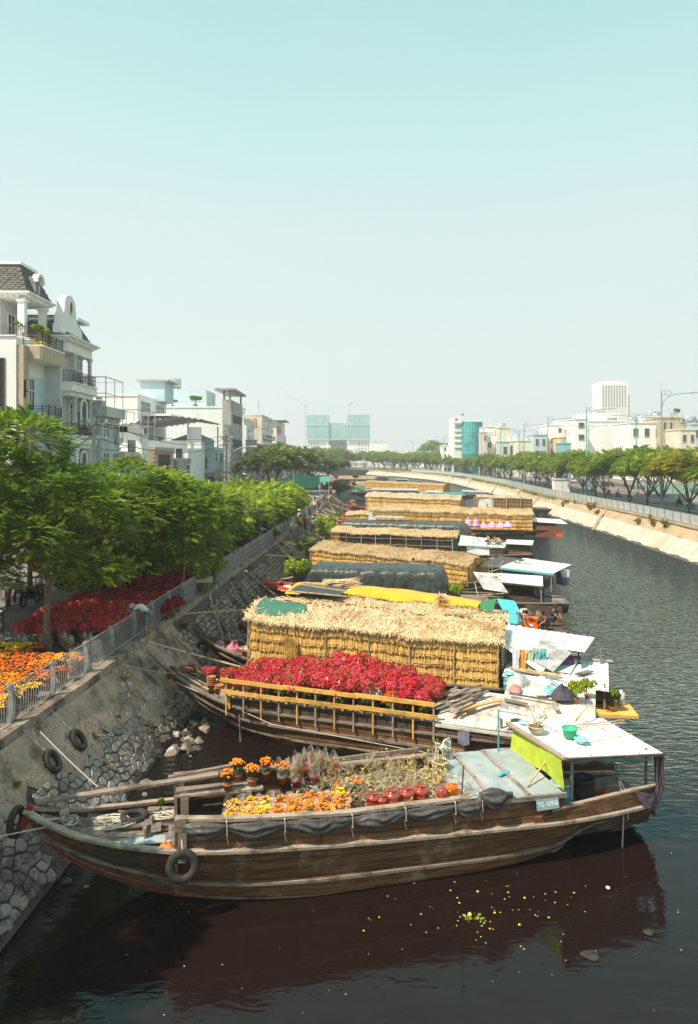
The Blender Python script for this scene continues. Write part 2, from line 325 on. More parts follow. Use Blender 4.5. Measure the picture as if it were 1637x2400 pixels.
# ---------------------------------------------------------------- left stone embankment
YS=[0,5,10,15,19.5,25,29,33,37,42,48,55,62,68,74,85,95,103,120,140,160,190,220,250,288,315,340,370,400,430,460]
emb=thing('stone_embankment','long sloping grey brown stone embankment below the left railing','embankment',(0,0,0))
mb=MB()
def bed(a,t):
 Y=YS[round(a*(len(YS)-1))];z=-.6+t*(ZS-.28+.6);return(lw(Y)+(lx(Y)+.12-lw(Y))*z/(ZS-.28)-.05,Y,z)
mb.grid(bed,len(YS)-1,4)
mb.build('mortar_bed',M['mortar'],emb)
mb=MB()
for a,b_ in zip(YS,YS[1:]):
 for(z0,z1,o0,o1)in((ZS-.28,ZS+.02,-.55,.12),):
  mb._hex([(lx(a)+o0,a,z0),(lx(a)+o1,a,z0),(lx(b_)+o1,b_,z0),(lx(b_)+o0,b_,z0),(lx(a)+o0,a,z1),(lx(a)+o1,a,z1),(lx(b_)+o1,b_,z1),(lx(b_)+o0,b_,z1)])
mb.build('coping',M['ledge'],emb)
def slope(Y,t,off=0):
 x0,x1=lw(Y),lx(Y)+.12;x=x0+(x1-x0)*t;z=(ZS-.28)*t
 return Vector((x+off*.82,Y,z+off*.57))
mb=MB()
NS=90
def skin(a,b2):
 Y=8+a*27;i=round(a*NS)
 lo=.52+.07*math.sin(i*.35)+.06*math.sin(i*1.3)+.05*math.sin(i*2.9)+(.12 if Y<18 else 0)-(.22 if Y>27 else 0)
 t=lo+(1.0-lo)*b2;return slope(Y,t,.025+.03*math.sin(i*.7+b2*5)*b2+(.02 if b2>.05 else-.03))
mb.grid(skin,NS,8);mb.build('plaster_skin',M['concrete'],emb,smooth=True)
def cell(pts,i,cut=8):
 c=pts[i];poly=[(c[0]-.6,c[1]-.6),(c[0]+.6,c[1]-.6),(c[0]+.6,c[1]+.6),(c[0]-.6,c[1]+.6)]
 near=sorted(range(len(pts)),key=lambda j:(pts[j][0]-c[0])**2+(pts[j][1]-c[1])**2)[1:cut+5]
 for j in near:
  q=pts[j];mxp=((c[0]+q[0])/2,(c[1]+q[1])/2);n=(q[0]-c[0],q[1]-c[1]);o=[]
  for k in range(len(poly)):
   p1,p2=poly[k],poly[(k+1)%len(poly)]
   d1=(p1[0]-mxp[0])*n[0]+(p1[1]-mxp[1])*n[1];d2=(p2[0]-mxp[0])*n[0]+(p2[1]-mxp[1])*n[1]
   if d1<=0:o.append(p1)
   if d1*d2<0:
    t=d1/(d1-d2);o.append((p1[0]+(p2[0]-p1[0])*t,p1[1]+(p2[1]-p1[1])*t))
  poly=o
  if len(poly)<3:return None
 return poly
SL=3.7
def stones(y0,y1,s0,s1,d,shrink,hmax,asp,part_budget,m,name,jit=.38):
 pts=[];ny=int((y1-y0)/(d*asp));ns=int((s1-s0)/d)
 for i in range(ny):
  for j in range(ns):
   pts.append(((y0+(i+.5+rnd(-jit,jit)+(.5 if j%2 else 0))*d*asp)/asp,s0+(j+.5+rnd(-jit,jit))*d))
 out_=[]
 for i in range(len(pts)):
  loc=[p for p in pts if abs(p[0]-pts[i][0])<d*2.6 and abs(p[1]-pts[i][1])<d*2.6];c=pts[i]
  poly=cell(loc,loc.index(c))
  if not poly:continue
  poly=[(c[0]+(p[0]-c[0])*shrink,c[1]+(p[1]-c[1])*shrink)for p in poly]
  if any(abs(p[0]-c[0])>d*1.1 or abs(p[1]-c[1])>d*1.1 for p in poly):continue
  if len(poly)>9:continue
  out_.append((c,poly))
 rest=MB();n=0
 for c,poly in out_:
  h=rnd(.3,1)*hmax;Yc=c[0]*asp
  tilt=rnd(-.03,.03)
  lo=[slope(p[0]*asp,p[1]/SL,.0)for p in poly];hi=[slope((c[0]+(p[0]-c[0])*.86)*asp,(c[1]+(p[1]-c[1])*.86)/SL,h+tilt*(p[1]-c[1])/d)for p in poly]
  t=MB()if n<part_budget else rest
  k=len(t.v);m_=len(poly);t.v+=[tuple(x)for x in lo+hi]
  t.f.append(tuple(range(k+m_,k+2*m_)))
  for q in range(m_):t.f.append((k+q,k+(q+1)%m_,k+m_+(q+1)%m_,k+m_+q))
  t.mi+=[0]*(m_+1)
  if n<part_budget:t.build(name,m,emb)
  n+=1
 if rest.v:tag(rest.build('packed_'+name+'s',m,emb),kind='stuff')
stones(12.5,19.5,-.1,3.0,.28,.88,.055,1.25,150,M['stone'],'stone')
stones(19.5,27,-.1,2.4,.25,.88,.05,1.25,140,M['stone'],'stone')
stones(25,33,-.1,3.5,.32,.86,.05,1.3,60,M['slab'],'rubble_stone')
stones(33,75,-.1,3.6,.30,.84,.08,2.0,200,M['slab'],'rubble_stone',.3)
stones(75,125,-.1,3.6,.42,.84,.08,2.4,0,M['slab'],'far_stone',.3)
for Y in(31.2,34.4,51,66,83):
 mb=MB();a,b_=slope(Y+.9,.08,.06),slope(Y-.4,.93,.06);mb.bar(a,b_,.16,.06,up=(.82,0,.57));mb.build('drain_groove',M['wet'],emb)
for i in range(46):
 Y=rnd(18.5,31)if i<20 else rnd(26.5,32);mb=MB();r_=rnd(.08,.26)
 c=(lw(Y)+rnd(.1,1.1),Y,rnd(-.05,.12));mb.ico((0,0,0),r_,.6,1)
 mb.build('rubble_rock',M['slab']if i%2 else M['wet'],emb,loc=c,rot=(rnd(0,1),0,rnd(0,6)))
def tuft(n,r_,h,m,spread=1.0):
 mb=MB()
 for i in range(n):
  a=rnd(0,2*PI);d=rnd(0,r_*.4);x,y=d*math.cos(a),d*math.sin(a);a2=rnd(0,2*PI);l=rnd(.5,1)*h;o=rnd(.2,1)*r_*spread
  wv=Vector((math.cos(a2+1.57),math.sin(a2+1.57),0))*rnd(.015,.03)
  mb.face([Vector((x,y,0))-wv,Vector((x,y,0))+wv,Vector((x+math.cos(a2)*o*.6,y+math.sin(a2)*o*.6,l*.8))+wv*.6,Vector((x+math.cos(a2)*o,y+math.sin(a2)*o,l))])
 return mb
M['weed']=mat('dry_weed',(.20,.19,.06),(.32,.27,.10),scale=8,isl=.3,trans=.25)
wmesh=[tuft(60,.3,.35,M['weed']).mesh('weed',M['weed'])for _ in range(3)]
for i in range(22):
 Y=rnd(16,75);p=slope(Y,rnd(.3,.97),.03)
 o=add('wall_weed',wmesh[i%3],None,loc=p,rot=(0,.5,rnd(0,6)),s=rnd(.5,1.2));tag(o,'dry grassy weed sprouting from the joints of the left stone embankment','weed','weeds on the left embankment')
# ---------------------------------------------------------------- right embankment
RY=[0,40,60,79,88,99,110,124,138,149,165,180,207,230,250,270,290,315,340,365,390,430,500]
remb=thing('concrete_embankment','long pale rendered embankment of the far right bank','embankment')
mb=MB()
def rsl(Y,t,off=0):return Vector((rx(Y)-2.9*(1-t)-off*.8,Y,(ZR-.2)*t+off*.57))
NN=170
mb.grid(lambda a,t:rsl(40+a*400,-.25+t*.87+.0,.03*math.sin(a*400)+.04*math.sin(a*930+t*6)),NN,6);mb.build('rendered_slope',M['rbank'],remb)
mb=MB();mb.grid(lambda a,t:rsl(40+a*400,.62+t*.38,.035*math.sin(a*733+t*3)+.05*t),NN,3);mb.build('sandy_upper_slope',M['rbank_top'],remb)
mb=MB();mb.grid(lambda a,t:rsl(40+a*400,-.3+t*(.36+.02*math.sin(a*911)+.025*math.sin(a*2533+t)),.07),NN*2,2);mb.build('wet_foot',M['wet'],remb)
mb=MB()
for a,b_ in zip(RY,RY[1:]):mb.bar((rx(a)-.0,a,ZR-.1),(rx(b_)-.0,b_,ZR-.1),.6,.22)
mb.build('coping',M['rbank_top'],remb)
for Y in(79.5+30,152,176,214,262,300):
 mb=MB();mb.bar(rsl(Y-.6,-.05,.04),rsl(Y+2.2,1.0,.04),.9,.25,up=(-.8,0,.57));mb.build('drain_chute',M['concrete'],remb)
gm=mat('bank_grass',(.13,.17,.05),(.25,.26,.10),scale=3,isl=.3)
V=[];F=[]
mb=MB()
for i in range(3000):
 seg=random.choice(((185,235),(238,262),(300,360),(140,175),(275,300)))
 Y=rnd(*seg);p=rsl(Y,rnd(.78,1.0)**.8,.05);s_=rnd(.15,.45)
 mb.face([p,p+Vector((rnd(-s_,s_),rnd(-s_,s_),s_)),p+Vector((rnd(-s_,0),s_,.05))])
tag(mb.build('bank_grass',gm),'patches of dry green grass along the top of the right embankment','grass',kind='stuff')
for i in range(16):
 Y=rnd(80,135);o=add('bank_weed',wmesh[i%3],None,loc=rsl(Y,rnd(.62,.95),.03),rot=(0,-.5,rnd(0,6)),s=rnd(1.2,3.0));tag(o,'dry weed clump on the sandy top of the right embankment','weed','weeds on the right embankment')
# ---------------------------------------------------------------- left railing
ral=thing('riverside_railing','grey metal railing with curved posts along the left embankment top','railing')
FY=[];Y=16.3
while Y<135:
 FY.append(Y);Y+=2.45
nb=0;bal_me=None;postme=None
rest=MB();restp=MB()
gap=(40.5,43.5)
def fx(Y):return lx(Y)-.28
mbp=MB()
prof=[(-.02,0),(.05,.35),(.045,.75),(-.03,1.08),(-.10,1.16),(-.16,1.12),(-.09,.75),(-.085,.35),(-.15,0)]
mbp.extr([(x,-.035,z)for x,z in prof],(0,.07,0));postme=mbp.mesh('post',M['iron'])
mbb=MB();mbb.tube([(0,0,.10),(.035,0,.45),(.02,0,.8),(-.06,0,1.04)],.0135,4,False);balme=mbb.mesh('baluster',M['iron'])
for i,Y in enumerate(FY[:-1]):
 Y2=FY[i+1];a=Vector((fx(Y),Y,ZS));b_=Vector((fx(Y2),Y2,ZS));ang=math.atan2(-(b_.x-a.x),b_.y-a.y)
 if gap[0]<Y<gap[1]:add('post',postme,ral,loc=a,rot=(0,0,ang));continue
 add('post',postme,ral,loc=a,rot=(0,0,ang))
 if i%2==0:add('post',postme,ral,loc=a+Vector((0,.16,0)),rot=(0,0,ang))
 lean=rnd(-.03,.03)
 for z,off,r_ in((1.07,-.07,.026),(.10,0,.022)):
  mb=MB();mb.tube([a+Vector((off,.04,z)),b_+Vector((off,-.04,z+lean*0))],r_,6);mb.build('rail',M['iron'],ral)
 n=17 if Y<60 else 13
 for k in range(1,n):
  p=a.lerp(b_,k/n)
  if nb<290:add('baluster',balme,ral,loc=p,rot=(0,0,ang));nb+=1
  else:rest.tube([p+Vector((0,0,.1)),p+Vector((.035,0,.45)),p+Vector((.02,0,.8)),p+Vector((-.06,0,1.04))],.016,3,False)
 if Y>36 and True:
  pass
tag(rest.build('baluster_row',M['iron'],ral),kind='stuff')
mesh_m=mat('wire_mesh_sheet',(.40,.42,.43),(.55,.57,.58),rough=.6,scale=3,alpha=.55)
for i,Y in enumerate(FY[:-1]):
 if Y>37 and not(gap[0]<Y<gap[1]):
  Y2=FY[i+1];mb=MB();mb.grid(lambda a,t:(fx(Y)+(fx(Y2)-fx(Y))*a-.05-.03*math.sin(a*9+t*4),Y+(Y2-Y)*a,ZS+.12+t*.92),4,3);mb.build('mesh_sheet',mesh_m,ral)
# ---------------------------------------------------------------- right bank railing
rr_=thing('right_bank_railing','pale grey mesh railing along the top of the right embankment','railing')
Y=70;pan=mat('mesh_panel',(.42,.46,.46),(.56,.60,.60),rough=.55,scale=.7);pang=mat('green_panel',(.44,.56,.52),(.56,.66,.62),rough=.55,scale=.7)
cnt=0
while Y<380:
 st=2.5 if Y<200 else 6;Y2=min(Y+st,384)
 a=Vector((rx(Y)+.25,Y,ZR));b_=Vector((rx(Y2)+.25,Y2,ZR));h=1.25
 mb=MB();mb.bar(a,a+Vector((-.12,0,h)),.12,.12);mb.build('post',M['iron'],rr_)
 mb=MB();mb.extr([a.lerp(b_,.04)+Vector((0,0,.12)),a.lerp(b_,.96)+Vector((0,0,.12)),a.lerp(b_,.96)+Vector((-.1,0,h-.05)),a.lerp(b_,.04)+Vector((-.1,0,h-.05))],(.03,0,0))
 mb.build('mesh_panel',pang if Y>200 else pan,rr_)
 for z in(.1,h):mb=MB();mb.bar(a+Vector((-.02,0,z)),b_+Vector((-.02,0,z)),.06,.06);mb.build('rail',M['iron'],rr_)
 Y+=st;cnt+=1
# ---------------------------------------------------------------- shared builders for the boats
from mathutils import noise as NZ
def nz(x,y,z=0):return NZ.noise(Vector((x,y,z)))
def lerp(a,b,t):return a+(b-a)*t
def text_mesh(s,size,m,depth=.004):
 c=bpy.data.curves.new('lettering','FONT');c.body=s;c.size=size;c.extrude=depth;c.align_x='CENTER';c.align_y='CENTER';c.resolution_u=2
 o=bpy.data.objects.new('t',c);COL.objects.link(o);dg=bpy.context.evaluated_depsgraph_get();me=bpy.data.meshes.new_from_object(o.evaluated_get(dg))
 bpy.data.objects.remove(o);me.materials.clear();me.materials.append(m);me.name='lettering';return me
class Boat:
 def __init__(s,label,origin,th,L_,B,zbow=2.0,zmid=1.3,zst=1.4,free=.35,name='cargo_boat',sample=None):
  s.o=Vector((origin[0],origin[1],0));s.th=th;s.L=L_;s.B=B
  s.ex=Vector((math.cos(th),math.sin(th),0));s.ey=Vector((-math.sin(th),math.cos(th),0))
  s.zb,s.zm,s.zs=zbow,zmid,zst
  s.t=thing(name,label,'boat',s.o,th,'wooden cargo boats moored side by side along the left embankment')
 def W(s,u,v,z=0):return s.o+s.ex*u+s.ey*v+Vector((0,0,z))
 def sheer(s,t):
  if t<.3:return s.zm+(s.zb-s.zm)*((.3-t)/.3)**1.8
  if t>.75:return s.zm+(s.zs-s.zm)*((t-.75)/.25)**1.3
  return s.zm
 def hb(s,t):
  b=s.B/2
  if t<.34:return b*(1-((.34-t)/.34)**2.1)*.97+.05*b
  if t>.78:return b*(1-.34*((t-.78)/.22)**1.6)*1.02
  return b*1.02
 def wl(s,t):
  b=s.B/2*.86
  if t<.10:return .04
  if t<.42:return b*(1-((.42-t)/.32)**2.0)+.04
  if t>.66:return max(.05,b*(1-((t-.66)/.21)**2.4))if t<.86 else .05
  return b
 def zbot(s,t):
  a=-.45
  if t<.24:return lerp(s.sheer(t)-.3,a,(t/.24)**.85)
  if t>.80:return lerp(a,s.sheer(t)-.65,min(1,((t-.80)/.09))**1.0)if t<.89 else s.sheer(t)-.65
  return a
 def side(s,t,k,off=0):
  zb=s.zbot(t);zs_=s.sheer(t);z=zb+(zs_-zb)*k;b=s.B/2*.86
  w0=.03 if t<.17 else(b*(1-((.45-t)/.28)**2)+.03 if t<.45 else(b if t<.66 else max(.04,b*(1-((t-.66)/.26)**2))))
  z0=max(0,zb);f=max(0,(z-z0)/(zs_-z0+1e-6));h=w0+(s.hb(t)-w0)*f**(.75 if t<.86 else .35)
  if z<0:h*=1+z*.3
  return h+off,z
 def hull(s,n=7,m=None,mb_=None,nt_=26,wales=((.62,.09),(.36,.07)),wm_=None,bm=None,top=None,far=True):
  m=m or M['wood_hull'];wm_=wm_ or M['wood_grey'];bm=bm or M['bottom']
  for sg in((-1,1)if far else(-1,)):
   for j in range(n):
    k0,k1=j/n,(j+1)/n;mbk=MB();off=.012*(j%2)+rnd(0,.012)
    if sg>0 and j==0:continue
    def f(a,q):
     t=a;h,z=s.side(t,k0+.003 if q<.5 else k1-.003,off+(0 if q<.5 else-.004));return(t*s.L,sg*h,z)
    mbk.grid(f,nt_,1)
    mbk.build('plank',bm if j in s.__dict__.get('bot',(0,))else m,s.t)
   for k,wd in wales:
    pts=[(t*s.L,sg*(s.side(t,k)[0]+.045),s.side(t,k)[1])for t in[i/nt_ for i in range(1,nt_+1)]]
    for a,b_ in((0,9),(9,18),(18,nt_-1)):
     w_=MB()
     for p,q in zip(pts[a:b_],pts[a+1:b_+1]):w_.bar(p,q,.10,wd)
     w_.build('wale',wm_,s.t)
   g=MB();pts=[(t*s.L,sg*(s.hb(t)+.01),s.sheer(t)+.03)for t in[i/nt_ for i in range(0,nt_+1)]]
   for p,q in zip(pts,pts[1:]):g.bar(p,q,.17,.07)
   g.build('gunwale',top or M['wood_grey'],s.t)
  tr=MB();z0=s.zbot(1);z1=s.sheer(1);h=s.hb(1);tr.box(s.L-.05,s.L,-h*.95,h*.95,z0,z1);tr.build('transom',m,s.t)
  ins=MB();ins.grid(lambda a,q:(a*s.L*.995,(s.hb(a)-.05)*(q*2-1),s.sheer(a)-.10-.75*math.sin(q*PI)**.35*min(1,a*8)),nt_,8);ins.build('inner_skin',M['wood_dark'],s.t)
  bp_=MB();bp_.bar((-.05,0,s.zb-.35),(.12,0,s.zb+.16),.2,.16);bp_.build('stem_post',M['wood_red'],s.t)
 def deck(s,u0,u1,z,w_=.22,m=None,name='deck_plank',vmax=None,dz=0):
  m=m or M['wood_grey'];v=-s.B/2
  while v<s.B/2:
   v1=v+w_;vm=max(abs(v),abs(v1));us=[u for u in np.linspace(u0,u1,24)if s.hb(u/s.L)-.07>vm-.04 and(vmax is None or vm<vmax)]
   if len(us)>1:
    a,b_=us[0],us[-1];mbk=MB();mbk.grid(lambda q,e:(lerp(a,b_,q),lerp(v+.008,v1-.008,e),(z(lerp(a,b_,q))if callable(z)else z)+rz_),6,1)if False else None
    mbk=MB();rz_=rnd(-.01,.01)
    N=5
    for i in range(N):
     ua,ub=lerp(a,b_,i/N),lerp(a,b_,(i+1)/N);za=(z(ua)if callable(z)else z)+rz_;zb2=(z(ub)if callable(z)else z)+rz_
     mbk.bar((ua,(v+v1)/2,za),(ub,(v+v1)/2,zb2),w_-.014,.035)
    mbk.build(name,m,s.t)
   v=v1
def frame(pl,pr,z,u0,v0):
 a,b_=P(pl[0],pl[1],z),P(pr[0],pr[1],z);th=math.atan2(b_.y-a.y,b_.x-a.x)
 ex=Vector((math.cos(th),math.sin(th),0));ey=Vector((-math.sin(th),math.cos(th),0));o=a-ex*u0-ey*v0
 return(o.x,o.y),th,(b_-a).length
def strips(N,fn,name,m,parent,kind='stuff',seed=0):
 """fn(i) -> centre, direction, normal, length, width"""
 V=[];F=[]
 for i in range(N):
  c,d,n,l,w_=fn(i);d=d.normalized();s_=d.cross(n).normalized()*w_/2;e=d*l/2;b_=n*rnd(-.02,.02)
  k=len(V);V+=[c-e-s_,c-e+s_,c+e*.2+s_*.9+b_,c+e*.2-s_*.9+b_,c+e+s_*.2,c+e-s_*.2]
  F+=[(k,k+1,k+2,k+3),(k+3,k+2,k+4,k+5)]
 o=add(name,np_mesh(name,[tuple(x)for x in V],F,m),parent)
 return tag(o,kind=kind)if kind else o
def thatch(B,u0,u1,v0,v1,z0,za,zb,ridge=.6,rows=5,bay=1.9,dens=1.0,roofN=2600,droop=.35,wall=True,open_from=None,eave_len=.6,wallmat=None,ends=True,lean=.0):
 """a straw house on the boat: near wall of straw panels tied to bamboo, shaggy roof"""
 nb_=max(1,round((u1-u0)/bay));Lh=u1-u0
 def zt(u):return lerp(za,zb,(u-u0)/Lh)+.05*math.sin(u*1.1+B.o.y)+.035*math.sin(u*2.7)
 sides=[(-1,v0)]
 wmt=wallmat or M['straw_wall']
 if wall:
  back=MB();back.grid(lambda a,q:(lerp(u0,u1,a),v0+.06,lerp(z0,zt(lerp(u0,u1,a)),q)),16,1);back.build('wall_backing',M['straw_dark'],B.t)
  for bi in range(nb_):
   ua,ub=lerp(u0,u1,bi/nb_),lerp(u0,u1,(bi+1)/nb_)
   for r_ in range(rows):
    n=int((ub-ua)/.062*dens)
    V=[];F=[]
    for k in range(n):
     u=ua+(k+.5)*(ub-ua)/n+rnd(-.01,.01);zz=zt(u);h=(zz-z0)/rows;top=z0+h*(r_+1)+.02;bot=z0+h*r_-rnd(.0,.10);w_=(ub-ua)/n*.62;o0=-.01;o1=-.10-rnd(0,.06)
     s_=rnd(-.02,.02);q=len(V)
     V+=[(u-w_,v0+o0,top),(u+w_,v0+o0,top),(u+w_*.9+s_,v0+o1,bot),(u-w_*.9+s_,v0+o1,bot)];F.append((q,q+1,q+2,q+3))
    add('straw_panel',np_mesh('straw_panel',V,F,wmt),B.t)
  for r_ in range(rows+1):
   for bi in range(nb_):
    ua,ub=lerp(u0,u1,bi/nb_),lerp(u0,u1,(bi+1)/nb_)
    if r_%1==0:
     mb=MB();pts=[]
     for k in range(4):
      u=lerp(ua-.05,ub+.05,k/3);h=(zt(u)-z0)/rows;pts.append((u,v0-.11+rnd(-.01,.01),z0+h*r_+(.06 if r_<rows else-.08)+rnd(-.02,.02)))
     mb.tube(pts,.017,5);mb.build('bamboo_batten',M['bamboo'],B.t)
  for bi in range(nb_+1):
   u=lerp(u0,u1,bi/nb_)+rnd(-.06,.06);mb=MB();mb.tube([(u,v0-.17,z0-.15),(u+rnd(-.03,.03),v0-.17,(z0+zt(u))/2),(u,v0-.14,zt(u)+.02)],.032,6);mb.build('bamboo_post',M['bamboo'],B.t)
  if ends:
   for ue,sg in((u0,-1),(u1,1)):
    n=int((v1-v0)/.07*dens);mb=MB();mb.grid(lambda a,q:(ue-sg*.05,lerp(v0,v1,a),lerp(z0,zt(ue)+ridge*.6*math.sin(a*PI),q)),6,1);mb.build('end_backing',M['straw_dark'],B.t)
    for r_ in range(rows):
     V=[];F=[]
     for k in range(n):
      v=lerp(v0,v1,(k+.5)/n);zz=zt(ue)+ridge*.5*math.sin((k+.5)/n*PI);h=(zz-z0)/rows;w_=(v1-v0)/n*.62;q=len(V);s_=rnd(-.02,.02)
      V+=[(ue+sg*.01,v-w_,z0+h*(r_+1)+.02),(ue+sg*.01,v+w_,z0+h*(r_+1)+.02),(ue+sg*(.05+rnd(0,.03)),v+w_+s_,z0+h*r_-rnd(0,.1)),(ue+sg*(.05+rnd(0,.03)),v-w_+s_,z0+h*r_-rnd(0,.1))];F.append((q,q+1,q+2,q+3))
     add('straw_panel',np_mesh('straw_panel',V,F,wmt),B.t)
 rmt=M['straw_roof']if B.o.y<45 else M[('straw_roof_brown','straw_roof_pale','straw_roof')[int(B.o.y/7)%3]]
 vc=(v0+v1)/2;hw=(v1-v0)/2+.12
 def rf(u,e,up=0):
  z=zt(u)+ridge*(1-abs(e)**1.7)+.07*nz(u*.9,e*2+B.o.y)+.04*nz(u*3,e*5)+up
  return Vector((u,vc+e*hw,z))
 mb=MB();mb.grid(lambda a,q:rf(lerp(u0-.15,u1+.15,a),q*2-1),40,8);mb.build('roof',M['straw_base'],B.t)
 def g(i):
  u=rnd(u0-.1,u1+.1);e=rnd(-1.04,1.0);p=rf(u,e,rnd(.0,.07));q=rf(u+.3*rnd(-1,1),e-.25*(1 if e<.1 else-1));d=(q-p)+Vector((rnd(-.5,.75),0,rnd(-.03,.08)))
  n=Vector((rnd(-.2,.2),-.3 if e<0 else .3,1)).normalized();return p,d,n,rnd(.3,.8),rnd(.02,.05)
 strips(int(roofN*1.6),g,'roof_straw',rmt,B.t)
 def g2(i):
  u=rnd(u0-.15,u1+.2);p=rf(u,-1.0)+Vector((0,rnd(-.05,.1),rnd(-.05,.05)));d=Vector((rnd(-.7,.9),-rnd(.25,.6),-rnd(.0,droop*1.6)))
  return p+d.normalized()*.05,d,Vector((0,-.7,.7)),rnd(.2,eave_len*.8),rnd(.02,.05)
 strips(int(roofN*.28),g2,'eave_straw',rmt,B.t)
 return zt,rf
def slab(B,pts,th,m,name='roof_sheet',edge=None,sag=0,n=6,corr=0,parent=None,thing_=None):
 """a roof sheet through four corner points in boat coordinates (near-left, near-right, far-right, far-left)"""
 A,Bq,C,D=[Vector(p)for p in pts];mb=MB()
 def f(a,q):
  p=A.lerp(Bq,a).lerp(D.lerp(C,a),q);p.z-=sag*math.sin(a*PI)*math.sin(q*PI);p.z+=corr*math.sin(a*(Bq-A).length*2*PI/.25)if corr else 0;return p
 N=n if not corr else int((Bq-A).length/.06)
 mb.grid(f,N,n);mb.grid(lambda a,q:Vector(f(a,1-q))-Vector((0,0,th)),N,n)
 for x in range(N):
  for q0 in(0,1):
   p,r_=Vector(f(x/N,q0)),Vector(f((x+1)/N,q0));mb.face([p,r_,r_-Vector((0,0,th)),p-Vector((0,0,th))])
 for x in range(n):
  for a0 in(0,1):
   p,r_=Vector(f(a0,x/n)),Vector(f(a0,(x+1)/n));mb.face([p,r_,r_-Vector((0,0,th)),p-Vector((0,0,th))])
 o=mb.build(name,m,parent if parent is not None else B.t)
 L_=(Bq-A).length
 if L_>2.4 and 'roof' in name:
  for k in range(1,int(L_/.75)):
   e=MB();a=k/int(L_/.75);pts=[Vector(f(a,q/5))+Vector((0,0,.012))for q in range(6)]
   for p,q in zip(pts,pts[1:]):e.bar(p,q,.035,.02)
   e.build('roof_seam',M['grey_sheet'],B.t)
 return o
def cloth(fn,name,m,parent,nu=24,nv=12,amp=.05,fq=6,solid=0,loc=None):
 mb=MB()
 def f(a,q):
  p=Vector(fn(a,q));k=nz(a*fq,q*fq*.4,len(name));k2=nz(a*fq*2.7,q*fq*.9,3.3);return p+Vector((amp*.3*k2,amp*(k+.5*k2),amp*.4*k))
 mb.grid(f,nu,nv);o=mb.build(name,m,parent,smooth=True);return o
def tyre(mj=.33,mn=.11):
 mb=MB();n=22
 def f(a,q):
  t=a*2*PI;p=q*2*PI;rr_=mj+mn*math.cos(p)*(.95 if math.cos(p)>0 else 1);tr=1+(.03 if(round(a*44)%2 and math.cos(p)>.6)else 0)
  return(rr_*tr*math.cos(t),rr_*tr*math.sin(t),mn*.85*math.copysign(abs(math.sin(p))**.7,math.sin(p)))
 mb.grid(f,44,12);return mb.mesh('tyre',M['rubber'],True)
TYRE=tyre()
def put(me,name,label,cat,loc,rot=(0,0,0),s=1,group=None):
 o=add(name,me,None,loc=loc,rot=rot,s=s);return tag(o,label,cat,group)
def cyl_thing(name,label,cat,loc,parts,group=None,rz=0,s=1):
 t=thing(name,label,cat,loc,rz,group);t.scale=(s,s,s)
 for nm,prof,m,n in parts:MB().lathe(prof,n).build(nm,m,t,smooth=n>8)
 return t
def rope(pts,label,r_=.014,sag=0,n=14,m=None,name='rope',cat='rope',group=None):
 P_=[Vector(p)for p in pts]
 if sag and len(P_)==2:
  a,b_=P_;P_=[a.lerp(b_,i/n)-Vector((0,0,sag*4*(i/n)*(1-i/n)))for i in range(n+1)]
 mb=MB();mb.tube(P_,r_,5);o=mb.build(name,m or M['rope']);return tag(o,label,cat,group)
def junk_cloth(loc,r_,h,m,label,cat='cloth',name='crumpled_cloth',group=None):
 sd_=rnd(0,99);mb=MB()
 mb.grid(lambda a,q:(r_*q*math.cos(a*2*PI)*(1+.35*nz(a*5,sd_)),r_*q*math.sin(a*2*PI)*(1+.35*nz(a*5+9,sd_)),h*(1-q**2)*(1+.6*nz(a*4,q*4,sd_))+.02),18,5)
 o=mb.build(name,m,smooth=False);o.location=loc;return tag(o,label,cat,group)
# ---------------------------------------------------------------- plants and pots (prototypes are moved to their first place, then copied)
def leafcol(name,c,c2,isl=.5,tr=.3,rough=.5):return mat(name,c,c2,scale=.9,isl=isl,trans=tr,rough=rough,spec=.35)  # wide tone spread between leaves stands in for highlights and dark gaps
M['leaf']=leafcol('leaf_green',(.11,.20,.02),(.25,.36,.035),tr=.45)
M['leaf_lime']=leafcol('leaf_lime',(.24,.36,.025),(.40,.48,.04),tr=.4)
M['leaf_olive']=leafcol('leaf_olive',(.13,.16,.06),(.22,.23,.09),isl=.3,tr=.4)
M['leaf_right']=leafcol('leaf_right',(.17,.27,.03),(.32,.40,.05),isl=.45,tr=.45)
M['leaf_yellow']=leafcol('leaf_yellow',(.36,.36,.02),(.66,.44,.02),isl=.3,tr=.4)
M['leaf_dark']=leafcol('leaf_dark',(.035,.07,.02),(.07,.11,.03))
M['bark']=mat('bark',(.11,.07,.045),(.20,.14,.095),scale=6,stretch=(3,3,.7),bump=.6,c3=(.26,.21,.16),sc3=3)
M['petal_red']=mat('bougainvillea_red',(.62,.022,.045),(.78,.08,.10),scale=1.1,isl=.42,trans=.28,c3=(.72,.11,.20),sc3=.9,t3=(.5,.6))
M['petal_dark']=mat('bougainvillea_dark_red',(.36,.008,.028),(.58,.02,.07),scale=1.1,isl=.35,trans=.25,c3=(.40,.02,.10),sc3=.9,t3=(.5,.6))
M['petal_orange']=mat('bougainvillea_orange',(.75,.10,.03),(.85,.22,.04),scale=2,isl=.3,trans=.2)
M['petal_pink']=mat('pink_white_petal',(.78,.42,.6),(.85,.78,.8),scale=2,isl=.2,trans=.2)
M['petal_mari']=mat('marigold_orange',(.85,.20,.01),(.90,.33,.015),scale=3,isl=.2,bump=.5,bscale=30)
M['petal_orr']=mat('marigold_deep_orange',(.72,.12,.01),(.82,.20,.012),scale=3,isl=.2,bump=.5,bscale=30)
M['petal_yel']=mat('marigold_yellow',(.90,.55,.01),(.95,.70,.03),scale=3,isl=.15,bump=.5,bscale=30)
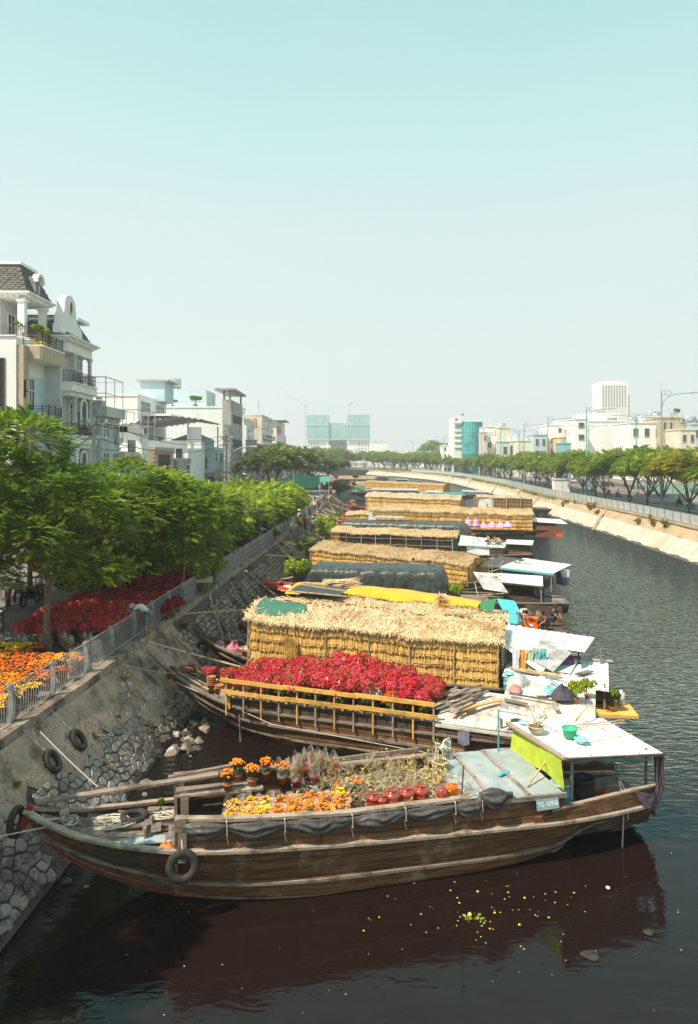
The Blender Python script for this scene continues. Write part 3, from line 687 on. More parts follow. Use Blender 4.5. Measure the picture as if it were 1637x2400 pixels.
M['petal_yelgold']=mat('marigold_gold',(.88,.34,.01),(.93,.48,.02),scale=3,isl=.2,bump=.5,bscale=30)
M['terra']=mat('terracotta',(.36,.13,.06),(.48,.20,.10),scale=5,c3=(.55,.38,.28),sc3=3,t3=(.58,.7))
M['terra_red']=mat('red_plastic_pot',(.30,.025,.02),(.38,.04,.03),scale=5,rough=.4)
M['glaze']=mat('glazed_red_urn',(.26,.03,.012),(.40,.06,.02),scale=4,rough=.12,spec=.7,coat=.6)
M['pot_cream']=mat('cream_bonsai_pot',(.50,.43,.30),(.62,.55,.42),scale=5,c3=(.36,.26,.17),sc3=4)
M['soil']=mat('potting_soil',(.07,.05,.03),(.20,.15,.08),scale=14)
M['twig']=mat('dry_twig',(.30,.23,.14),(.50,.41,.27),scale=9,isl=.3)
M['plastic']=mat('clear_plastic_wrap',(.70,.72,.74),(.80,.82,.84),scale=7,rough=.14,spec=.9,alpha=.20,bump=1.0,bscale=9)
M['foil']=mat('crumpled_foil',(.42,.46,.48),(.62,.64,.66),scale=7,rough=.22,spec=.9,bump=1.0,bscale=12,metal=.3)
def rot_to(n,spin):
 n=Vector(n).normalized();a=n.orthogonal().normalized();b_=n.cross(a);c,s_=math.cos(spin),math.sin(spin)
 return a*c+b_*s_,b_*c-a*s_,n
def petals(N,surf,size,name,m,k=3):
 V=[];F=[]
 for i in range(N):
  p,n=surf();
  for j in range(k):
   a,b_,nn=rot_to((n[0]+rnd(-.7,.7),n[1]+rnd(-.7,.7),n[2]+rnd(-.4,.7)),rnd(0,6.28));s_=size*rnd(.6,1.25);c=Vector(p)+Vector((rnd(-1,1),rnd(-1,1),rnd(-1,1)))*size*.8;q=len(V)
   V+=[c-a*s_,c-b_*s_*.7+nn*s_*.3,c+a*s_,c+b_*s_*.7+nn*s_*.3];F.append((q,q+1,q+2,q+3))
 return np_mesh(name,[tuple(x)for x in V],F,m)
def blob_surf(blobs):
 def f():
  c,r_=random.choice(blobs);z=rnd(-.45,1);t=rnd(0,2*PI);q=math.sqrt(max(0,1-z*z));n=Vector((q*math.cos(t),q*math.sin(t),z));rr_=r_*(.86+.18*random.random());return Vector(c)+n*rr_,n
 return f
def bush_blobs(R_,h,n):return[((rnd(-1,1)*R_*.62,rnd(-1,1)*R_*.62,h+rnd(-.5,.5)*R_*.7),R_*rnd(.32,.5))for _ in range(n)]
POT=MB().lathe([(.0,0),(.11,0),(.145,.22),(.165,.22),(.165,.26),(.14,.26),(.13,.22),(0,.22)],12).mesh('pot',M['terra'],True)
def boug(R_=.5,h=.78,pm='petal_red',green=.25,loose=1.0,odd=None):
 t=thing('potted_bougainvillea','x','potted plant')
 add('pot',POT,t)
 mb=MB();tips=[]
 for i in range(6):
  a=i*1.05+rnd(-.3,.3);e=Vector((math.cos(a)*R_*.5,math.sin(a)*R_*.5,h+rnd(-.1,.1)));mb.tube([(0,0,.2),(math.cos(a)*.06,math.sin(a)*.06,.4),e],[.02,.014,.006],4)
 mb.build('stem',M['bark'],t)
 bl=bush_blobs(R_,h,13);add('foliage',petals(int(330*green*4),blob_surf([(c,r_*.93)for c,r_ in bl]),.034,'foliage',M['leaf'],2),t)
 low=[((rnd(-1,1)*R_*.6,rnd(-1,1)*R_*.6,h*.62),R_*.4)for _ in range(5)];add('lower_foliage',petals(140,blob_surf(low),.035,'lower_foliage',M['leaf'],2),t)
 tag(add('blossom',petals(int(900*loose),blob_surf(bl),.036,'blossom',M[pm],3),t),kind='stuff')
 if odd:tag(add('odd_blossom',petals(26,blob_surf(bl[:3]),.036,'odd_blossom',M[odd],3),t),kind='stuff')
 return t
PLINTH=[]
def mari(pm='petal_mari',wrap=True,R_=.17,h=.42,pot='terra',heads=26):
 t=thing('potted_marigold','x','potted plant');s_=.72
 o=add('pot',POT,t,s=.72)
 if pot!='terra':o.material_slots[0].link='OBJECT';o.material_slots[0].material=M[pot]
 add('foliage',petals(170,blob_surf([((rnd(-.06,.06),rnd(-.06,.06),.27+.04*i),.12)for i in range(4)]),.024,'foliage',M['leaf_dark'],2),t)
 mb=MB()
 for i in range(heads):
  a=i*2.4;q=math.sqrt((i+.5)/heads)*R_;mb.ico((q*math.cos(a)+rnd(-.02,.02),q*math.sin(a)+rnd(-.02,.02),h+.07*(1-(q/R_)**2)+rnd(-.035,.035)),rnd(.03,.043),.75,.3)
 tag(mb.build('blossom',M[pm],t),kind='stuff')
 if wrap:
  mb=MB();mb.grid(lambda a,q:((.11+.09*q+.03*nz(a*9,q*4,heads)+(.0 if q<.8 else .05*(q-.8)*5*math.sin(a*37)))*math.cos(a*2*PI),(.11+.09*q+.03*nz(a*9+7,q*4,heads))*math.sin(a*2*PI),.12+q*.40+.05*math.sin(a*25)*q),26,6);mb.build('wrapper',M['plastic'],t)
 return t
BP=MB().lathe([(0,0),(.13,0),(.17,.05),(.20,.13),(.225,.135),(.22,.16),(.185,.155),(.17,.12),(0,.12)],16)
BPM=BP.mesh('pot',M['pot_cream'],True)
SOILM=MB().lathe([(.18,.125),(.09,.145),(0,.15)],10).mesh('soil',M['soil'])
def twiggy(mb,p,d,l,r_,depth,tips):
 pts=[p];q=p;dd=d.copy()
 for i in range(3):
  dd=(dd+Vector((rnd(-.5,.5),rnd(-.5,.5),rnd(-.25,.35)))).normalized();q=q+dd*l/3;pts.append(q)
 mb.tube(pts,[r_,r_*.85,r_*.7,r_*.55],3 if depth<3 else 4,False)
 if depth>0:
  for k in range(3 if depth>1 else 2):twiggy(mb,pts[random.choice((1,2,3))],(dd+Vector((rnd(-1,1),rnd(-1,1),rnd(-.4,.5)))).normalized(),l*.72,r_*.6,depth-1,tips)
 else:tips.append(q)
def bonsai(yellow=3,leaf=12,h=.3,spread=1.0):
 t=thing('potted_bonsai','x','potted plant');add('pot',BPM,t);add('soil',SOILM,t)
 mb=MB();tips=[]
 for k in range(2):twiggy(mb,Vector((rnd(-.05,.05),rnd(-.05,.05),.14)),Vector((rnd(-.6,.6)*spread,rnd(-.6,.6)*spread,1)).normalized(),h,.018,3,tips)
 tag(mb.build('branches',M['twig'],t),kind='stuff');random.shuffle(tips)
 if yellow:
  y=MB()
  for p in tips[:yellow]:y.ico(p,rnd(.015,.03),.8,.4)
  y.build('blossom',M['petal_yel'],t)
 if leaf:
  tp=tips or[Vector((0,0,.3))];add('foliage',petals(leaf,lambda:(random.choice(tp)+Vector((rnd(-.04,.04),rnd(-.04,.04),rnd(-.05,.02))),Vector((0,0,1))),.018,'foliage',M['leaf_lime'],2),t)
 return t
class Proto:
 """keeps a few built individuals of a kind; the first placements use those, later ones are copies"""
 def __init__(s,makers):s.p=[m_()for m_ in makers];s.used=[False]*len(s.p)
 def place(s,loc,rz,label,group,sc_=1,idx=None,cat=None,name=None):
  i=random.randrange(len(s.p))if idx is None else idx;o=s.p[i]
  if not s.used[i]:
   s.used[i]=True;o.location=loc;o.rotation_euler=(0,0,rz);o.scale=(sc_,)*3 if not hasattr(sc_,'__len__')else sc_;tag(o,label,cat,group)
  else:o=dup(o,loc,rz,label,group,sc_,cat)
  if name:o.name=name
  return o
 def clean(s):
  for u,o in zip(s.used,s.p):
   if not u:
    for c in list(o.children):bpy.data.objects.remove(c)
    bpy.data.objects.remove(o)
PB=Proto([lambda:boug(.5,.80,'petal_red',.30,.9,'petal_pink'),lambda:boug(.46,.85,'petal_red',.16,1.0,'petal_pink'),lambda:boug(.52,.78,'petal_red',.3,.85),lambda:boug(.48,.86,'petal_red',.12,1.05,'petal_orange'),lambda:boug(.42,.75,'petal_orange',.2,.8),lambda:boug(.42,.75,'petal_pink',.6,.35)])
PD=Proto([lambda:boug(.5,.80,'petal_dark',.15),lambda:boug(.48,.85,'petal_dark',.3,.9,'petal_red')])
PM=Proto([lambda:mari('petal_mari',False,.19,.40,heads=34),lambda:mari('petal_yelgold',False,.19,.40,heads=34),lambda:mari('petal_yel',False,.19,.40,heads=32),lambda:mari('petal_orr',False,.19,.38,heads=34),lambda:mari('petal_mari',True),lambda:mari('petal_yelgold',True,heads=24),lambda:mari('petal_yel',True,heads=22),lambda:mari('petal_mari',False,R_=.16),lambda:mari('petal_mari',False,.15,.44)])
PT=Proto([lambda:bonsai(2,8,.30),lambda:bonsai(1,6,.36,1.4),lambda:bonsai(3,14,.26),lambda:bonsai(0,6,.34,1.2),lambda:bonsai(5,16,.30)])
def redwrap():
 t=thing('wrapped_red_flower_pot','x','potted plant');o=add('pot',POT,t,s=.8);o.material_slots[0].link='OBJECT';o.material_slots[0].material=M['terra_red']
 bl=[((rnd(-.08,.08),rnd(-.08,.08),.36+.05*i),.13)for i in range(3)]
 add('foliage',petals(120,blob_surf(bl),.028,'foliage',M['leaf'],2),t);add('blossom',petals(40,blob_surf(bl),.03,'blossom',M['petal_red'],3),t)
 mb=MB();mb.grid(lambda a,q:((.13+.10*q-.10*q*q+.05*nz(a*8,q*5,2.2))*math.cos(a*2*PI),(.13+.10*q-.1*q*q+.05*nz(a*8+5,q*5,2.2))*math.sin(a*2*PI),.15+q*.48+.07*math.sin(a*19)*q),22,6);mb.build('wrapper',M['plastic'],t)
 return t
PR=Proto([redwrap])
def leafy(R_,h,m,fl=None,n=520,size=.05):
 def mk():
  t=thing('leafy_potted_plant','x','potted plant');add('pot',POT,t);bl=bush_blobs(R_,h,9)
  mb=MB()
  for i in range(4):mb.tube([(0,0,.2),(rnd(-.2,.2)*R_,rnd(-.2,.2)*R_,h)],[.02,.008],4)
  mb.build('stem',M['bark'],t);tag(add('foliage',petals(n,blob_surf(bl),size,'foliage',M[m],3),t),kind='stuff')
  if fl:add('blossom',petals(90,blob_surf(bl),.035,'blossom',M[fl],3),t)
  return t
 return mk
PL=Proto([leafy(.5,.9,'leaf'),leafy(.45,.85,'leaf_lime'),leafy(.4,.7,'leaf_lime','petal_yel'),leafy(.35,.6,'leaf','petal_mari')])
# ================================================================ boat 1: the nearest, with the bonsai pots
B1=Boat('long brown wooden boat nearest the camera, its hold full of bonsai pots',(-7.92,17.74),R(14),17.05,3.0,2.3,2.05,1.55)
B1.sheer=lambda t:interp([(0,2.35),(.6,2.08),(1.3,1.86),(2.4,1.68),(3.6,1.55),(5.2,1.45),(7.5,1.30),(10,1.20),(13,1.12),(15,1.05),(17.05,1.0)],t*17.05)
def bz(u):return lerp(2.28,2.02,min(1,max(0,(u-3.6)/4)))if u<11 else lerp(2.02,1.86,(u-11)/3)
B1.zbot=(lambda f:(lambda t:f(t)if t<.8 else lerp(-.45,.62,min(1,(t-.80)/.075))))(B1.zbot)
B1.bot=(0,1)
B1.hull(7,M['wood_hull'],nt_=40,wales=((.52,.07),),top=M['wood_pale'])
for sg in(-1,1):
 for k in range(4):
  for(ua,ub)in((3.6,7.1),(7.1,10.6),(10.6,13.85)):
   mb=MB();N=6;off=-.10-.012*(k%2)
   for i in range(N):
    p0,p1=lerp(ua+.01,ub-.01,i/N),lerp(ua+.01,ub-.01,(i+1)/N);q=[]
    for u in(p0,p1):
     z0=B1.sheer(u/17.05)+.05;h=bz(u)-z0;q.append((u,sg*(B1.hb(u/17.05)+off),z0+h*k/4+.005,z0+h*(k+1)/4-.006))
    a_,c_=q;mb._hex([(a_[0],a_[1]-.02,a_[2]),(c_[0],c_[1]-.02,c_[2]),(c_[0],c_[1]+.02,c_[2]),(a_[0],a_[1]+.02,a_[2]),(a_[0],a_[1]-.02,a_[3]),(c_[0],c_[1]-.02,c_[3]),(c_[0],c_[1]+.02,c_[3]),(a_[0],a_[1]+.02,a_[3])])
   mb.build('bulwark_plank',M['wood_hull'],B1.t)
 mb=MB();us=[3.55+i*.68 for i in range(12)]
 for p0,p1 in zip(us,us[1:]):mb.bar((p0,sg*(B1.hb(p0/17.05)-.12),bz(p0)+.03),(p1,sg*(B1.hb(p1/17.05)-.12),bz(p1)+.03),.20,.07)
 mb.build('bulwark_cap',M['wood_pale']if sg<0 else M['wood_grey'],B1.t)
 for k in range(2):
  mb=MB()
  for i in range(8):
   p0,p1=lerp(12.9+k*.5,17.0,i/8),lerp(12.9+k*.5,17.0,(i+1)/8);f=lambda u:(u,sg*(B1.hb(u/17.05)-.03),B1.sheer(u/17.05)+.14+.2*k+.10*(u-13)/4);mb.bar(f(p0),f(p1),.05,.19)
  mb.build('stern_plank',M['wood_hull'],B1.t)
 mb=MB();mb.bar((13.4,sg*(B1.hb(13.4/17.05)-.0),1.50),(17.05,sg*(B1.hb(1)-.0),1.58),.13,.05);mb.build('stern_rail',M['wood_pale'],B1.t)
mb=MB();pts=[(t*17.05,-(B1.side(t,.17)[0]+.035),B1.side(t,.17)[1])for t in(.03,.06,.09,.12,.15,.18,.21,.25,.29,.33)]
for p,q in zip(pts,pts[1:]):mb.bar(p,q,.04,.05)
mb.build('red_paint_line',M['wood_red'],B1.t)
B1.deck(.2,3.6,lambda u:B1.sheer(u/17.05)-.06,.24)
B1.deck(13.9,17.0,1.0,.24);B1.deck(12.2,14,1.98,.5,M['deck_blue'],'deck_sheet')if False else None
mb=MB();mb.box(3.55,3.62,-1.32,1.32,.6,2.0);mb.build('hold_bulkhead',M['wood_dark'],B1.t)
mb=MB();mb.box(3.66,6.6,-1.30,1.30,1.25,1.33);mb.box(6.6,11.3,-1.30,1.30,1.45,1.56);mb.build('hold_floor',M['wood_dark'],B1.t)
for u,v in((3.62,-1.3),(3.62,1.25),(3.7,-.1)):mb=MB();mb.box(u,u+.2,v-.08,v+.08,1.3,2.35);mb.build('bulwark_post',M['wood_grey'],B1.t)
for k,(u0,u1)in enumerate(((10.9,11.75),(11.75,12.7),(12.7,13.75))):
 slab(B1,[(u0+.01,-1.5,1.96),(u1-.01,-1.5,1.93),(u1-.01,1.5,1.97),(u0+.01,1.5,2.0)],.05,M['deck_blue'],'deck_sheet')
for p,q in(((11.7,-1.5,2.0),(11.8,1.5,2.02)),((12.75,-1.5,1.98),(12.75,1.4,2.0)),((10.9,-1.5,1.99),(10.95,1.5,2.03))):mb=MB();mb.bar(p,q,.09,.03);mb.build('deck_batten',M['wood_pale'],B1.t)
mb=MB();mb.bar((10.9,-1.52,1.9),(13.85,-1.52,1.86),.06,.12);mb.build('deck_edge',M['wood_grey'],B1.t)
pl=MB();pl.cbox((0,0,0),(.66,.03,.27));po=pl.build('number_plate',col('blue grey plate',(.24,.33,.36)),B1.t,loc=(13.25,-1.58,1.70),rot=(R(-14),0,R(2)))
add('lettering',text_mesh('TG 10956',.15,col('white lettering',(.82,.84,.84))),po,loc=(0,-.018,0),rot=(R(90),0,0),s=(1,1.18,1))
Z1,Z2=2.80,2.50
slab(B1,[(13.95,-1.38,Z1),(17.15,-1.12,Z2),(16.9,1.45,Z2+.12),(13.7,1.5,Z1-.05)],.04,M['white_sheet'],'awning_roof',sag=-.14,n=8)
for p,q in(((13.9,-1.42,Z1-.05),(17.2,-1.15,Z2-.05)),((17.18,-1.12,Z2-.06),(16.92,1.45,Z2+.06))):mb=MB();mb.bar(p,q,.05,.07);mb.build('roof_beam',M['wood_dark'],B1.t)
mb=MB();mb.bar((13.88,-1.42,Z1-.02),(13.62,1.52,Z1-.07),.16,.06);mb.build('roof_beam',M['wood_pale'],B1.t)
for u,v,z in((14.25,-1.12,1.35),(16.75,-.92,1.5),(16.7,1.1,1.5),(14.0,1.3,1.9)):mb=MB();mb.tube([(u,v,z),(u,v,2.6)],.045,6);mb.build('awning_post',M['wood_grey'],B1.t)
mb=MB();mb.tube([(14.2,-1.18,1.2),(14.2,-1.18,2.66)],.028,6);mb.build('white_post',M['iron'],B1.t)
tl=col('turquoise_tarp',(.13,.38,.42),rough=.5)
cloth(lambda a,q:(lerp(14.0,16.7,a),-1.36+.15*a+.25*q*q,lerp(Z1,Z2,a)-.07-.14*q-.10*math.sin(a*9)**2*q),'lining',tl,B1.t,30,5,.03)
cloth(lambda a,q:(lerp(15.3,16.8,a),.6+.7*q,2.45-.5*math.sin(a*PI)*math.sin(q*PI)),'lining',tl,B1.t,16,8,.04)
o=cloth(lambda a,q:(13.78+.22*q*a-.12*q,lerp(1.45,-1.36,a),Z1-.08-q*(.84+.10*math.sin(a*7)-.05*a)),'green_curtain',col('lime_cloth',(.42,.52,.05),rough=.9),None,46,12,.045,9)
o.matrix_world=B1.t.matrix_basis if False else Matrix.Translation(B1.o)@Matrix.Rotation(B1.th,4,'Z');tag(o,'lime green cloth curtain hanging from the white awning of the nearest boat','curtain')
def on(B,o):o.matrix_world=Matrix.Translation(B.o)@Matrix.Rotation(B.th,4,'Z')@o.matrix_basis;return o
pc=col('purple_grey_cloth',(.075,.055,.075),rough=.85)
o=cloth(lambda a,q:(16.95+.16*a+.05*math.sin(a*20)-(.55*max(0,q-.6)**1.2),-1.05+.12*math.sin(a*24)-.1*q,Z2-.08-q*1.45+.22*a*(q>.7)),'hanging_cloth',pc,None,30,14,.04,8);on(B1,o);tag(o,'dark purple cloth hanging at the stern corner of the nearest boat','cloth')
o=cloth(lambda a,q:(16.15+.9*a,-1.12-.15*math.sin(a*PI)-.05*q,1.62-.50*math.sin(a*PI)**.7*(q*.8+.2)-.1*a),'gathered_cloth',pc,None,20,8,.05,8);on(B1,o);tag(o,'gathered dark cloth sagging over the stern rail of the nearest boat','cloth')
for u,wd in((14.9,.10),(16.0,.55)):mb=MB();mb.box(u,u+wd,-.35,-.15,-.8,.85);mb.build('rudder_post',M['wood_dark'],B1.t)
mb=MB();mb.lathe([(0,0),(.055,0),(.055,.30),(.035,.33),(.055,.36),(.06,.42),(0,.46)],8,(15.85,-.98,1.45));mb.build('bollard',M['wood_pale'],B1.t,smooth=True)
tp=thing('rolled_tarpaulin','grey tarpaulin rolled and tied in swags along the near side rail of the front boat','tarpaulin',B1.o,B1.th)
ties=[3.72,4.75,6.15,7.85,9.25,10.6,11.35,12.1]
mb=MB();NU=260
def tf(a,q):
 u=lerp(3.6,12.25,a);k=0
 for i in range(len(ties)-1):
  if ties[i]<=u<=ties[i+1]:k=math.sin((u-ties[i])/(ties[i+1]-ties[i])*PI)
 big=1.5 if u>11.2 else 1.0
 r_=(.05+.10*k**.8)*big;t_=q*2*PI;s_=1+.3*nz(u*1.2,t_*1.3,1)+.24*math.sin(t_*6+nz(u*1.5,3)*9+u*1.8)*k+.10*nz(u*7,t_*4)
 zc=bz(u)-.12-.08*k+(.2 if u>11.3 else 0)-(.0 if u<4.7 else 0)
 return(u,-B1.hb(u/B1.L)+.02-.05*k+r_*s_*.8*math.cos(t_),zc+r_*s_*1.15*math.sin(t_))
mb.grid(tf,NU,36);mb.build('folded_sheet',M['tarp_grey'],tp,smooth=True)
for u in ties[1:-1]:
 mb=MB();h=B1.hb(u/B1.L)-.12;z=bz(u);mb.tube([(u,-h+.1,z+.07),(u,-h-.2,z+.02),(u+.02,-h-.19,z-.28),(u,-h-.02,z-.30),(u+.05,-h-.1,z-.55)],.012,4);mb.build('tie_cord',M['rope'],tp)
def W1(u,v,z):return B1.W(u,v,z)
def deckz(u):return B1.sheer(u/17.05)-.04
mb=MB();mb.bar((0.2,.35,2.36),(4.7,.75,2.42),.22,.06);o=mb.build('gangplank',M['wood_grey']);on(B1,o);tag(o,'long grey plank laid from the bow to the hold of the nearest boat','plank')
for k,(a,b_,wd)in enumerate((((3.7,1.42,2.16),(6.3,1.35,2.14),.16),((3.6,1.0,1.98),(5.7,1.0,1.98),.26),((3.55,.68,2.0),(5.9,.62,1.98),.22),((3.4,1.15,2.3),(5.2,1.45,2.32),.12))):
 mb=MB();mb.bar(a,b_,wd,.06);o=mb.build('bench_plank',M['wood_pale']if k==2 else M['wood_grey']);on(B1,o)
 tag(o,['narrow plank on the far rail behind the orange marigolds','wide grey plank of the bench under the marigold pots','bleached plank at the front of the marigold bench','raised short plank left of the marigold pots'][k],'plank')
def coil(loc,r_,turns,label,jit=.25,el=.6):
 pts=[]
 for i in range(turns*14):
  a=i/14*2*PI;q=r_*(1+jit*math.sin(i*.37)+.2*math.sin(i*.11));pts.append(Vector((q*math.cos(a)+.12*math.sin(i*.23),q*el*math.sin(a)+.08*math.cos(i*.19),.02+.04*(i%5)/5+.02)))
 mb=MB();mb.tube(pts,.013,4);o=mb.build('rope_coil',M['rope']);o.location=loc;return tag(o,label,'rope')
coil(W1(1.95,.1,deckz(1.95)),.38,11,'tangled white rope coil on the foredeck left of the lying tyre',.45);coil(W1(3.25,.45,deckz(3.2)+.02),.28,7,'round white rope coil just right of the lying tyre',.2)
coil(W1(.95,-.05,deckz(.95)),.17,5,'small rope bundle around the mooring cleat near the bow',.5,.9)
put(TYRE,'tyre','old tyre lying flat on the foredeck of the nearest boat','tyre',W1(2.55,.32,deckz(2.5)+.12),(0,0,1),.82)
put(TYRE,'tyre','tyre hung on a rope against the near hull of the bonsai boat','tyre',W1(3.72,-1.62,1.36),(R(90-8),0,B1.th),.88)
rope([W1(3.7,-1.45,1.9),W1(3.72,-1.62,1.75)],'short cord holding the tyre on the near hull',.012,name='rope')
put(TYRE,'tyre','dark tyre fender at the very bow of the nearest boat','tyre',W1(-.22,.1,2.05),(R(90),0,B1.th+R(70)),.85)
mb=MB()
for i in range(5):mb.box(2.2+i*.0,3.0,-.18+i*.1,-.09+i*.1,.0,.05)
o=mb.build('wooden_pallet',M['wood_grey']);o.location=(0,0,deckz(2.6)+.05);on(B1,o);tag(o,'small slatted wooden board on the foredeck in front of the tyre','board')
mb=MB();mb.cbox((2.75,-.78,deckz(2.75)+.05),(1.15,.34,.03),R(-3));o=mb.build('blue_board',col('pale blue paint',(.34,.44,.45),c3=(.3,.22,.18),sc3=3));on(B1,o);tag(o,'flaking pale blue board lying on the foredeck edge','board')
mb=MB();mb.cbox((3.0,-.42,deckz(3)+.16),(.45,.42,.03),0,0,R(-8));mb.cbox((2.85,-.5,deckz(3)+.18),(.05,.5,.30));mb.cbox((3.2,-.62,deckz(3)+.06),(.4,.05,.1));mb.cbox((3.2,-.2,deckz(3)+.06),(.4,.05,.1))
o=mb.build('wooden_crate',M['wood_grey']);on(B1,o);tag(o,'low weathered wooden crate on the foredeck before the hold','crate')
mb=MB();mb.bar((2.0,-.55,deckz(2)+.1),(3.0,-.62,deckz(3)+.12),.05,.03);o=mb.build('loose_batten',M['wood_pale']);on(B1,o);tag(o,'thin pale batten beside the crate on the foredeck','plank')
PL.place(W1(3.2,.85,deckz(3.2)),1,'small green leafy plant at the bulkhead on the foredeck',None,.28,1)
junk_cloth(W1(3.45,-1.0,1.62),.16,.3,M['plastic'],'crumpled clear plastic bag hanging at the bulkhead corner above the tyre','bag','plastic_bag')
junk_cloth(W1(3.35,-1.12,1.55),.2,.14,col('orange bag',(.8,.22,.05)),'small orange and red bag beside the tyre on the near hull','bag','bag')
for i in range(34):
 u,v=rnd(3.85,5.2),rnd(-1.2,.2);o=junk_cloth(W1(u,v,1.33),rnd(.05,.1),rnd(.12,.26),M['foil'],'crumpled grey wrapping of a small seedling pot in the front of the hold','wrapped pot','wrapped_pot','foil wrapped seedling pots at the front of the hold')
gm1,gm2='orange marigold pots on the bench of the bonsai boat','wrapped marigolds along the near rail'
spec=[(4.95,.62,3,'orange marigold in a terracotta pot, leftmost on the bench'),(5.25,1.1,4,'tall orange marigold second from the left on the bench'),(5.62,.72,4,'orange marigold in a terracotta pot, in front of the tall second one'),(6.05,1.1,3,'loose orange marigold behind the wrapped pink pot'),(6.45,.75,0,'orange marigold bursting from clear wrap in the middle of the bench'),(7.95,.15,0,'small wrapped orange marigold at the right end below the red flowers'),(8.45,.25,3,'orange marigold in wrap nearest the bonsai field')]
for u,v,i,lb in spec:PM.place(W1(u,v,1.98 if u<7 else 1.5),rnd(0,6),lb,gm1,rnd(1.1,1.22),i+4)
for k,(u,v)in enumerate(((6.95,1.0),(7.3,.6),(7.6,1.05),(7.85,.7),(6.8,.5),(7.3,1.2))):PR.place(W1(u,v,1.95),k,'red flowers in clear wrap beside the orange marigolds on the bench','red wrapped flowers on the bench',1.15)
k=0
for row in range(3):
 for i in range(8):
  u=4.85+i*.40+row*.10;v=-1.12+row*.36;yel=(i==2 and row==1)or(i==7 and row==2)
  PM.place(W1(u,v,1.5),rnd(0,6),'bright yellow marigold among the orange ones along the rail' if yel else 'orange marigold pot wrapped in plastic along the near rail',gm2,rnd(1.25,1.4),6 if yel else(5 if i<3 else(4 if(i+row)%2 else 0)));k+=1
gz=[(0,0),(.14,0),(.2,.05),(.22,.10),(.17,.155),(.215,.19),(.22,.24),(.16,.29),(.10,.31),(.10,.34),(.13,.35),(.11,.355),(.08,.31),(0,.3)]
ul=['left-most dark red glazed urn by the marigolds','dark red urn tucked behind the first two','red glazed double-bellied urn in the middle','orange red glazed urn right of the middle','tallest orange red urn at the right of the row','red urn lying on its side at the row end','small dark urn in front at the left']
for k,(u,v,s_)in enumerate(((8.55,-1.05,.9),(8.75,-.75,.9),(9.05,-1.1,1.05),(9.45,-1.08,1.05),(9.85,-1.06,1.08),(10.3,-1.12,.8),(8.75,-1.15,.75))):
 t=cyl_thing('glazed_urn',ul[k],'urn',W1(u,v,1.98 if v<-.9 else 1.75),[('body',gz,M['glaze'],20)],'glazed red urns beside the near rail',0,s_)
 if k==5:t.rotation_euler=(R(80),0,1);t.location.z+=.15
gb='bonsai pots filling the hold of the nearest boat'
for iu in range(11):
 for iv in range(6):
  u=7.0+iu*.42+rnd(-.08,.08);v=-1.0+iv*.42+rnd(-.07,.07)
  if u<8.6 and v<.25:continue
  if u<9.0 and v<-.6:continue
  PT.place(W1(u,v-.05,1.58),rnd(0,6),'leafless twiggy bonsai in a cream pot standing in the crowded hold',gb,rnd(.85,1.15),random.choice((0,1,3,4)if u<9.6 else(0,2,2,4)))
PT2=Proto([lambda:bonsai(9,10,.34),lambda:bonsai(1,60,.3)])
tw=[]
mb=MB()
for i in range(80):twiggy(mb,Vector((rnd(7.6,10.2),rnd(-.8,1.3),rnd(1.6,1.95))),Vector((rnd(-1,1),rnd(-1,1),rnd(-.1,.8))).normalized(),.42,.011,2,tw)
o=mb.build('tangled_twigs',M['twig']);on(B1,o);tag(o,'dense tangle of bare brown twigs above the bonsai pots','twigs',kind='stuff')
mb=MB()
for p in random.sample(tw,60):mb.ico(p,rnd(.015,.03),.8,.4)
o=mb.build('yellow_blossoms',M['petal_yel']);on(B1,o);tag(o,'scattered yellow blossoms on the twigs of the bonsai','blossoms',kind='stuff')
mb=MB();mb.cbox((10.0,.9,1.60),(1.7,.5,.03),R(6),R(-5));o=mb.build('grey_mat',M['tarp_grey']);on(B1,o);tag(o,'dark grey mat between the bonsai pots at the far rail','mat')
mb=MB();mb.bar((6.9,1.52,2.12),(11.0,1.56,2.2),.09,.10);o=mb.build('far_rail_plank',M['wood_grey']);on(B1,o);tag(o,'long grey timber resting on the far rail behind the bonsai','plank')
o=cloth(lambda a,q:(10.45+.55*a,.15+.5*q,1.55+.42*a-.2*q),'yellow_sack',col('yellow sack',(.75,.52,.05)),None,10,8,.06,6);on(B1,o);tag(o,'yellow sack leaning on the end of the hold by the deck edge','sack')
jc=thing('jerrycan','bright orange jerrycan standing at the edge of the grey deck','jerrycan',W1(10.75,-.95,1.78),B1.th+.2)
jm=col('orange plastic',(.85,.22,.015),rough=.4)
mb=MB();mb.prism([(-.17,-.12),(.17,-.12),(.19,-.1),(.19,.1),(.17,.12),(-.17,.12),(-.19,.1),(-.19,-.1)],0,.36);mb.prism([(-.15,-.09),(.13,-.09),(.13,.09),(-.15,.09)],.36,.40);mb.build('body',jm,jc)
mb=MB();mb.tube([(-.12,0,.39),(-.10,0,.47),(.06,0,.47),(.08,0,.39)],.02,6);mb.build('handle',jm,jc);MB().lathe([(0,0),(.035,0),(.035,.05),(0,.05)],8,(.14,0,.39)).build('cap',col('red cap',(.6,.05,.02)),jc)
